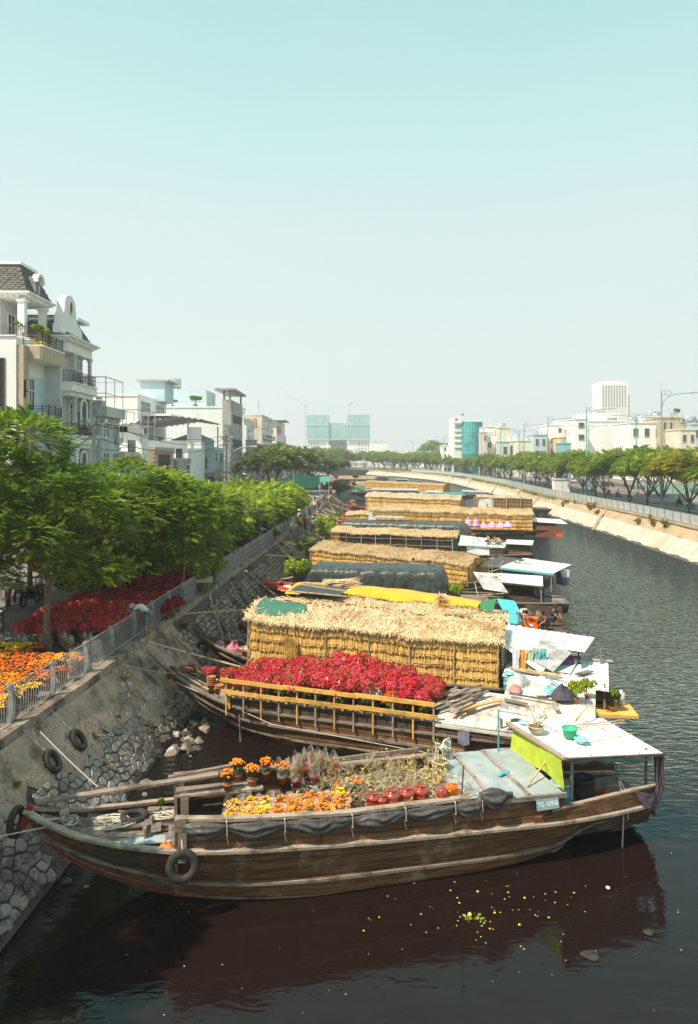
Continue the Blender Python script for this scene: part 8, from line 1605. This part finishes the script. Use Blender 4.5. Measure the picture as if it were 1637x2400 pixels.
rs=[('white shirted rider passing the white cabinet',1427,1160,(.7,.7,.7),3),('rider on a pale bike left of the red rider',1449,1166,(.6,.62,.66),3),('rider in red on a red bike between the trees',1476,1172,(.6,.08,.06),0),('rider in blue left of the lamp post',1496,1174,(.1,.15,.28),2),('rider in black near the yellow tree',1593,1186,(.05,.05,.06),1),('rider in grey blue at the right edge',1619,1193,(.3,.36,.45),2),('rider in white right of the cabinet',1390,1154,(.7,.7,.72),3),('rider in red left of the cabinet',1300,1146,(.5,.08,.06),0),('rider in white far left of the cabinet',1280,1142,(.6,.6,.6),1),('rider seen between the far trunks',1245,1136,(.2,.3,.5),2)]
for lb,px_,py_,c_,i in rs:
 q=P(px_,py_,ZR);q.x=max(q.x,rx(q.y)+1.8);bike(i,(q.x,q.y,ZR+.01),R(8),'motorbike of the '+lb,'motorbikes on the right bank');person('ride',(q.x,q.y,ZR+.01),R(8),c_,(.06,.06,.1),lb,random.choice(((.6,.1,.1),(.6,.6,.62),(.1,.1,.12))))
def car(c_):
 t=thing('car','x','car');m_=col('car %.2f'%c_[0],c_,rough=.2,coat=.8);prof=[(-2.1,.35),(-2.15,.75),(-1.9,.95),(-1.3,1.0),(-.8,1.45),(.75,1.48),(1.35,1.05),(2.05,.9),(2.15,.6),(2.1,.35)]
 mb=MB();mb.extr([(-.85,y,z)for y,z in prof],(1.7,0,0));mb.build('body',m_,t);mb=MB();mb.extr([(-.87,y,z)for y,z in((-1.15,1.02),(-.75,1.38),(.7,1.41),(1.15,1.05))],(1.74,0,0));mb.build('side_windows',M['glass_dark'],t)
 mb=MB();mb.face([(-.75,1.34,1.09),(.75,1.34,1.09),(.7,.80,1.47),(-.7,.80,1.47)]);mb.face([(-.75,-1.33,1.03),(-.7,-.86,1.43),(.7,-.86,1.43),(.75,-1.33,1.03)]);o=mb.build('windscreen',M['glass_dark'],t);o.location=(0,0,.012)
 for x in(-.82,.82):
  for y in(-1.35,1.35):mb=MB();mb.tube([(x-.1,y,.32),(x+.1,y,.32)],.32,14);w_=mb.build('wheel',M['rubber'],t,smooth=False);mb=MB();mb.tube([(x-.11,y,.32),(x+.11,y,.32)],.17,10);mb.build('rim',M['iron'],w_)
  mb=MB();mb.cbox((x*.8,-2.13,.7),(.3,.06,.14));mb.build('tail_light',col('tail light',(.5,.02,.02)),t)
  mb=MB();mb.cbox((x*.8,2.11,.68),(.3,.06,.14));mb.build('headlight',M['white_sheet'],t)
 return t
cars=[car((.12,.3,.38)),car((.55,.55,.56)),car((.05,.05,.055))];uc=[False]*3
for k,(px_,py_,i,lb)in enumerate(((1395,1142,0,'teal car on the far lane behind the forked tree'),(1424,1141,2,'dark car right of the teal one'),(1530,1140,1,'white car behind the tall lamp post'),(1618,1150,1,'white van like car at the right edge of the road'),(1340,1132,1,'silver car behind the white cabinet'),(1250,1120,1,'white car further along the right road'),(1210,1114,2,'dark car far along the right road'),(1180,1110,1,'pale car farthest along the right road'),(1290,1124,1,'pale car in the middle of the right road'))):
 q=P(px_,py_,ZR);q.x=max(q.x,rx(min(q.y,300))+11)
 if not uc[i]:uc[i]=True;o=cars[i];o.location=q;o.rotation_euler=(0,0,R(8));tag(o,lb)
 else:dup(cars[i],q,R(8),lb)
# ---------------------------------------------------------------- lamp posts, cabinet, barriers
lm_=col('blue grey lamp paint',(.20,.34,.38),rough=.5)
def lamp(double=False):
 t=thing('street_lamp','x','street lamp');mb=MB();mb.tube([(0,0,0),(0,0,3),(0,0,17.2)],[.26,.17,.09],8);mb.build('pole',lm_,t)
 for s_ in((-1,1)if double else(-1,)):
  mb=MB();mb.tube([(0,0,14.6),(s_*.3,0,15.7),(s_*1.1,0,16.5),(s_*2.4,0,16.8),(s_*4.6,0,16.95)],.06,5);mb.tube([(s_*(.9+.5*math.cos(a)*(1-a/12)),0,16.9+.5*math.sin(a)*(1-a/12))for a in np.linspace(-1.5,6,16)],.04,4);mb.tube([(s_*(.35+.3*math.cos(a)),0,16.9+.3*math.sin(a))for a in np.linspace(0,6,12)],.035,4);mb.build('arm',lm_,t);mb=MB();mb.cbox((s_*4.9,0,16.95),(1.3,.3,.16),0,0,s_*R(-3));mb.build('lamp_head',M['grey_sheet'],t)
 if not double:mb=MB();mb.tube([(0,0,17),(0,0,18.2)],.02,4);mb.build('finial',lm_,t)
 return t
lp_=lamp();lp2=lamp(True);lblamp=['tallest blue lamp post at the right, rising over the avenue trees','blue lamp post above the white warehouse','blue lamp post left of the narrow white tower house','blue lamp post over the cream houses','blue lamp post left of the glass office','farther small blue lamp post','small hazy lamp post before the skyline','tiny hazy lamp post at the bend','lamp post at the right edge, only its arm in view']
for k,Y in enumerate((104,139,173,206,240,275,310,345,72)):
 x=rx(Y)+5.2;lb=lblamp[k]
 if k==0:lp_.location=(x,Y,ZR);lp_.rotation_euler=(0,0,PI);lp_['label']=lb
 else:dup(lp_,(x,Y,ZR),PI if k<8 else 0,lb)
for k,(px_,Yp)in enumerate(((1492,160),(1380,215),(1217,255),(1148,300),(1080,350),(1022,400),(968,440),(1000,500))):
 loc=(pxx(px_,Yp),Yp,ZR);lb=['double armed lamp in the median under the apartment tower','double armed lamp before the warehouse','double armed lamp over the pale blue house','double armed lamp over the cream houses','double armed lamp left of the glass office','double armed lamp in the haze','small double lamp over the far trees','tiny double lamp at the horizon'][k]
 if k==0:lp2.location=loc;lp2['label']=lb
 else:dup(lp2,loc,0,lb)
q=P(1345,1161,ZR);cbx=thing('utility_cabinet','white utility cabinet behind the right railing under the trees','cabinet',(rx(q.y)+2.2,q.y,ZR));bx(cbx,'body',wh,(-1.6,1.5,-.8,.8,0,3.2));bx(cbx,'roof',wh,(-1.75,1.65,-.95,.95,3.2,3.4));bx(cbx,'door',gw,(-.05,.0,-.83,-.8,.2,3.0));bx(cbx,'door_handle',gw,(-.3,-.2,-.86,-.8,1.6,1.9),(.2,.3,-.86,-.8,1.6,1.9))
for k in range(20):
 px_=1398+k*7;q=P(px_,1146+k*.8,ZR);t=thing('road_post','red and white post of the lane divider behind the trees','post',(q.x,q.y,ZR+.02),0,'lane divider posts');mb=MB();mb.tube([(0,0,0),(0,0,.9)],.09,6);mb.build('post',col('divider red',(.55,.15,.12)),t);mb=MB();mb.tube([(0,0,.4),(0,0,.6)],.1,6);mb.build('band',wh,t)
bn=thing('site_hoarding','pale green hoarding at the right edge behind the avenue trees','hoarding',P(1600,1172,ZR));bx(bn,'panel',col('hoarding green',(.32,.52,.42)),(-2.5,8,10,10.1,.6,2.6));bx(bn,'post',tin,*[(x,x+.1,9.9,10,0,2.6)for x in(-2.5,0,2.5,5)])
bf=thing('white_barrier','row of white panels behind the yellow trees at the right','barrier',P(1560,1180,ZR));
for k in range(12):bx(bf,'barrier_panel',gw,(-4+k*1.0,-3.06+k*1.0,3,3.1,.1,1.4))
def epole(x,y,h,label,arms=2):
 t=thing('utility_pole',label,'utility pole',(x,y,ZS));mb=MB();mb.tube([(0,0,0),(0,0,h)],[.2,.13],8);mb.build('pole',gcon,t)
 for k in range(arms):mb=MB();mb.bar((-1.1,0,h-.5-k*1.3),(1.1,0,h-.5-k*1.3),.1);mb.bar((-.8,0,h-.5-k*1.3),(0,0,h-1.3-k*1.3),.05);mb.build('crossarm',gcon,t);mb=MB();[mb.lathe([(.05,0),(.09,.08),(.05,.14),(.08,.2),(0,.24)],6,(q,0,h-.45-k*1.3))for q in(-1,-.4,.4,1)];mb.build('insulator',wh,t)
 return t
EP=[(-20.4,58,11.0),(-20.6,122,11.5),(-20.3,152,11.0),(-19.9,158,10.5),(-19.4,205,12)]
epl=['pole with white insulators before the white mansion','tall pole in front of the pale blue house','wire loaded pole with a grey transformer at the louvred tower','second pole close behind the transformer pole','thin tall pole before the cream house']
for(x,y,h),lb in zip(EP,epl):epole(x,y,h,lb)
bxt=thing('transformer','grey transformer box hung high on the wire loaded pole','transformer',(-20.3,151.6,ZS+8.5));bx(bxt,'body',M['grey_sheet'],(-1.2,1.0,-.6,.4,0,2.6));bx(bxt,'lid',gcon,(-1.3,1.1,-.7,.5,2.6,2.8))
wl2='sagging black power line along the left street'
pts_=[(-19.6,40,10.6)]+[(x,y,h)for x,y,h in EP]
for i in range(len(pts_)-1):
 for k in range(4 if i>1 else 3):
  a,b_=pts_[i],pts_[i+1];o_=(-1,-.3,.4,1)[k];rope([(a[0]+o_,a[1],ZS+a[2]-.3-(k%2)*1.3),(b_[0]+o_,b_[1],ZS+b_[2]-.3-(k%2)*1.3)],wl2,.035,1.0+.35*k,12,blk,'power_line','cable','power lines on the left street')
for i in range(44):
 y=rnd(118,215);a=Vector((-20.3+rnd(-.4,.4),y,ZS+rnd(3,9)));b_=a+Vector((rnd(-3.5,3),rnd(8,34),rnd(-2,2)));rope([a,b_],'thin tangled cable among the poles before the houses',.04,rnd(.3,1.6),8,blk,'cable','cable','tangled cables at the poles')
for i in range(5):rope([(-19.6+i*.3,122,ZS+9-i*.6),(-24,134+i*5,ZS+8)],'service cable from the pole to the pale blue house',.03,.6,8,blk,'cable','cable','service cables')
for k,(x,y,h)in enumerate(((-19.2,118,9.2),(-17.5,190,10),(-19.0,148,8.5))):
 t=thing('street_lamp',['pale curved street lamp before the pale blue house','pale curved street lamp left of the dusty trees','short curved lamp under the transformer'][k],'street lamp',(x,y,ZS));mb=MB();mb.tube([(0,0,0),(0,0,h-1.5),(.4,0,h-.6),(1.4,0,h),(3.2,0,h+.25)],.1,6);mb.build('pole',M['iron'],t);mb=MB();mb.cbox((3.7,0,h+.28),(1.1,.3,.16));mb.build('lamp_head',M['white_sheet'],t)
grn=col('green lamp iron',(.06,.20,.16))
for k,(x,y)in enumerate(((-15.6,135),(-8.0,150))):
 t=thing('ornate_lamp',['ornate green scrolled lamp above the lime trees','ornate green scrolled lamp by the green canopy'][k],'street lamp',(x,y,ZS));mb=MB();mb.tube([(0,0,0),(0,0,6.5)],.12,6)
 for s_ in(-1,1):
  for r_,zc in((1.2,5.4),(.7,6.0)):mb.tube([(s_*(r_+r_*math.cos(a)),0,zc+r_*math.sin(a))for a in np.linspace(PI,-.9,12)],.07,5)
 mb.build('scrolled_frame',grn,t)
 for x2 in(-2.4,-1.3,0,1.3,2.4):mb=MB();mb.ico((x2,0,6.1 if x2 else 6.9),.26);mb.build('globe',M['white_sheet'],t,smooth=True)
def parasol(loc,r_,c_,label,h=2.2):
 t=thing('parasol',label,'parasol',loc);MB().lathe([(r_,0),(r_*.6,.28),(.02,.5)],8,(0,0,h)).build('canopy',col('parasol %.2f'%c_[0],c_),t);mb=MB();mb.tube([(0,0,0),(0,0,h+.5)],.03,6);mb.build('pole',tin,t);return t
parasol((-8.0,60,ZS),1.2,(.16,.34,.33),'teal grey umbrella over the railing by the lime trees',1.75);parasol((-7.2,88,ZS),1.7,(.25,.12,.5),'purple parasol under the far lime tree',2.3);parasol((-9,92,ZS),1.6,(.3,.16,.55),'second purple parasol left of the first',2.3);parasol((-4.2,168,ZS),1.8,(.65,.12,.08),'red and white parasol at the far wall edge',2.4);parasol((-6.5,160,ZS),1.8,(.6,.2,.12),'orange red parasol before the round tree',2.3)
cn=thing('green_canopy','green tarpaulin canopy over the far stalls','canopy',(-5.6,128,ZS));mb=MB();mb.extr([(-2.6,-3,3.2),(2.2,-3,3.4),(2.6,4,4.1),(-2.0,4,3.9)],(0,0,.08));mb.build('sheet',col('canopy green',(.06,.27,.18)),cn)
for x,y in((-2.5,-3),(2.1,-3),(2.5,3.9),(-1.9,3.9)):mb=MB();mb.tube([(x,y,0),(x,y,3.5)],.05,5);mb.build('post',M['bamboo'],cn)
cn2=thing('green_net','long green net hung between poles behind the lime trees','net',(-13,104,ZS));mb=MB();mb.grid(lambda a,q:(lerp(-3,8.5,a),lerp(0,8,a),3.2+1.6*a-q*1.7+.5*abs(math.sin(a*7))),16,3);mb.build('net_sheet',col('net green',(.07,.30,.20)),cn2)
for k in range(4):mb=MB();mb.tube([(lerp(-3,8.5,k/3),lerp(0,8,k/3),0),(lerp(-3,8.5,k/3),lerp(0,8,k/3),5.2)],.06,5);mb.build('post',M['bamboo'],cn2)
for k,(y,c_,lb)in enumerate(((54.0,(.75,.12,.02),'orange red cloth strip hanging over the railing'),(52.2,(.55,.25,.2),'pinkish cloth hung on the railing left of the orange strip'),(51.0,(.3,.42,.52),'blue grey cloth hung on the railing'))):
 o=cloth(lambda a,q:(fx(y)+.05-.05*math.sin(q*3),y+.55*a,ZS+1.12-1.0*q),'hung_cloth',col('hung %.2f'%c_[0],c_),None,4,6,.04);tag(o,lb,'cloth')
for i in range(9):junk_cloth((fx(64+i*2.5)-rnd(.5,2.5),64+i*2.5,ZS+.2),rnd(.4,.9),rnd(.6,1.2),col('stall %d'%(i%4),((.75,.42,.03),(.7,.25,.03),(.3,.5,.55),(.7,.68,.65))[i%4]),'coloured heap of goods at the stalls behind the railing','goods','goods_heap','goods at the railing stalls')
tb=thing('small_table','small table with a yellowish board standing in the railing gap','table',(fx(41.3)+.35,41.3,ZS));mb=MB();mb.cbox((0,0,.78),(1.0,1.3,.05),.2,.06);mb.build('tabletop',col('yellow board',(.50,.47,.22)),tb)
for a in(-.35,.35):
 for b_ in(-.45,.45):mb=MB();mb.bar((a,b_,0),(a,b_,.76),.05);mb.build('leg',M['wood_grey'],tb)
for k in range(8):
 Y=42.2+k*.35;mb=MB();mb.cbox((0,0,.3),(.05,.25,rnd(.5,.9)),rnd(-.3,.3),rnd(-.3,.3));o=mb.build('scrap_board',M['wood_grey']if k%2 else col('scrap brown',(.2,.1,.06)));o.location=(fx(Y)+rnd(-.1,.3),Y,ZS+.1);tag(o,'scrap board of the makeshift screen in the railing gap','board','makeshift screen boards')
mb=MB();mb.tube([(0,0,0),(.08,.1,2.9)],.04,6);o=mb.build('orange_pole',col('orange red pole',(.62,.18,.06)));o.location=(fx(38.6)-.1,38.6,ZS);tag(o,'thin orange red pole leaning at the railing','pole')
mb=MB();mb.bar((0,0,0),(-.75,-.55,.8),.05,.04);o=mb.build('loose_rail_bar',M['iron']);o.location=(fx(21.9)+.12,21.9,ZS+.45);tag(o,'broken grey bar caught diagonally in the near railing','bar')
for k,(px_,py_)in enumerate(((112,1790),(167,1741))):
 p_=slope((21.25,22.85)[k],.685,.13)
 o=put(TYRE,'tyre',['lower left tyre hanging on the stone embankment','upper right tyre hanging on the stone embankment'][k],'tyre',p_,(0,R(57),R(0)),.85);rope([p_+Vector((-.2,0,.3)),Vector((lx(p_.y)-.05,p_.y-.2,ZS+.05))],['cord of the lower left wall tyre','cord of the upper right wall tyre'][k],.012,.04)
for k,(a,b_)in enumerate((((205,1585),(235,1700)),((300,1560),(330,1600)),((520,1330),(540,1500)))):rope([P(a[0],a[1],3.0),P(b_[0],b_[1],1.8)],['thin cord dangling on the near wall','short cord on the wall near the bamboo pole','pale line hanging on the far wall'][k],.012)
V=[];F=[]
for i in range(420):
 Y=rnd(170,330);x=interp([(170,-11),(250,-12),(330,-24)],Y)+rnd(-5,5);h=rnd(1.3,1.75)
 mb=None;q=len(V);w_=.22
 V+=[(x-w_,Y-w_,ZS),(x+w_,Y-w_,ZS),(x+w_,Y+w_,ZS),(x-w_,Y+w_,ZS),(x-w_*.7,Y-w_*.7,ZS+h),(x+w_*.7,Y-w_*.7,ZS+h),(x+w_*.7,Y+w_*.7,ZS+h),(x-w_*.7,Y+w_*.7,ZS+h)]
 for f in((4,5,6,7),(0,1,5,4),(1,2,6,5),(2,3,7,6),(3,0,4,7)):F.append([q+k for k in f])
crm=mat('crowd_cloth',(.35,.22,.22),(.45,.45,.5),scale=.9,isl=.6);tag(add('distant_crowd',np_mesh('distant_crowd',V,F,crm)),'dense distant crowd of shoppers and riders at the end of the street','crowd',kind='stuff')
# ---------------------------------------------------------------- things afloat
fl=MB();yl=MB();wt=MB()
for i in range(60):
 px_,py_=random.gauss(1140,120),random.gauss(2135,42);p_=P(min(1600,max(560,px_)),min(2390,max(2010,py_)),0);(yl if random.random()<.45 else fl).lathe([(0,.0),(rnd(.012,.03),.006),(0,.012)],5,(p_.x,p_.y,0))
for i in range(60):p_=P(rnd(250,1620),rnd(1900,2395),0);wt.lathe([(0,0),(rnd(.008,.018),.006),(0,.012)],5,(p_.x,p_.y,.002))
tag(fl.build('floating_petals',col('pale debris',(.45,.38,.22))),'small brown petals floating on the dark water','debris',kind='stuff');tag(yl.build('floating_yellow_petals',col('yellow debris',(.75,.5,.03))),'small yellow petals floating on the dark water','debris',kind='stuff');tag(wt.build('floating_specks',col('white debris',(.6,.6,.58))),'white specks floating on the dark water','debris',kind='stuff')
c0=P(1115,2152,0);mb=MB()
for i in range(34):a=Vector((rnd(-.36,.36)*rnd(.3,1),rnd(-.18,.18)*rnd(.3,1),.015));d=Vector((rnd(-1,1),rnd(-1,1),.2))*rnd(.03,.075);mb.face([a-d,a+Vector((.02,.02,.02)),a+d,a-Vector((.02,.02,0))])
o=mb.build('floating_leaves',M['leaf_lime']);o.location=c0;tag(o,'clump of yellow green leaves and blossoms floating below the boat','leaves',kind='stuff');mb=MB();mb.ico((0,0,.02),.06);o=mb.build('floating_fruit',col('yellow fruit',(.7,.55,.1)),smooth=True);o.location=c0+Vector((-.12,.1,0));tag(o,'round yellow fruit floating in the leaf clump','fruit')
for k,(px_,py_)in enumerate(((1140,2090),(1250,2105),(1180,2140),(1238,2168))):
 mb=MB();mb.ico((0,0,.01),.035,.5,.5);o=mb.build('floating_fruit',col('yellow fruit',(.7,.55,.1)),smooth=True);o.location=P(px_-20,py_,0);tag(o,['small fruit floating nearest the hull','small fruit floating farthest right','small fruit floating right of the leaf clump','small fruit floating lowest of the scatter'][k],'fruit')
junk_cloth(P(1425,2082,0),.06,.03,M['white_sheet'],'scrap of white foam floating by the hanging rope','foam','foam_scrap');junk_cloth(P(1520,2186,0),.12,.05,M['rubber'],'dark lump floating at the right','lump','dark_lump');junk_cloth(P(1386,2240,0),.2,.04,M['rubber'],'dark floating patch of weed in the lower right','weed','floating_weed')
for i in range(12):p_=P(rnd(395,470),rnd(1715,1765),.05);junk_cloth((p_.x,p_.y,.02),rnd(.12,.35),rnd(.08,.2),random.choice((M['slab'],M['grey_sheet'],M['stone'],M['slab'],M['wet'])),'piece of washed up rubbish in the corner behind the two near bows','rubbish','rubbish','rubbish between the near bows')
# ---------------------------------------------------------------- air
mb=MB();mb.box(-2900,2900,-50,1500,-2.2,135)
hm=bpy.data.materials.new('haze');hm.use_nodes=True;nt=hm.node_tree;nt.nodes.clear()
ho=nt.nodes.new('ShaderNodeOutputMaterial');pv=nt.nodes.new('ShaderNodeVolumePrincipled');pv.inputs['Density'].default_value=.0005
pv.inputs['Color'].default_value=(.90,.96,1,1);pv.inputs['Anisotropy'].default_value=.2;nt.links.new(pv.outputs[0],ho.inputs['Volume'])
tag(mb.build('haze',hm),kind='stuff')
for p_ in(PB,PD,PM,PT,PR,PL,PT2):p_.clean()
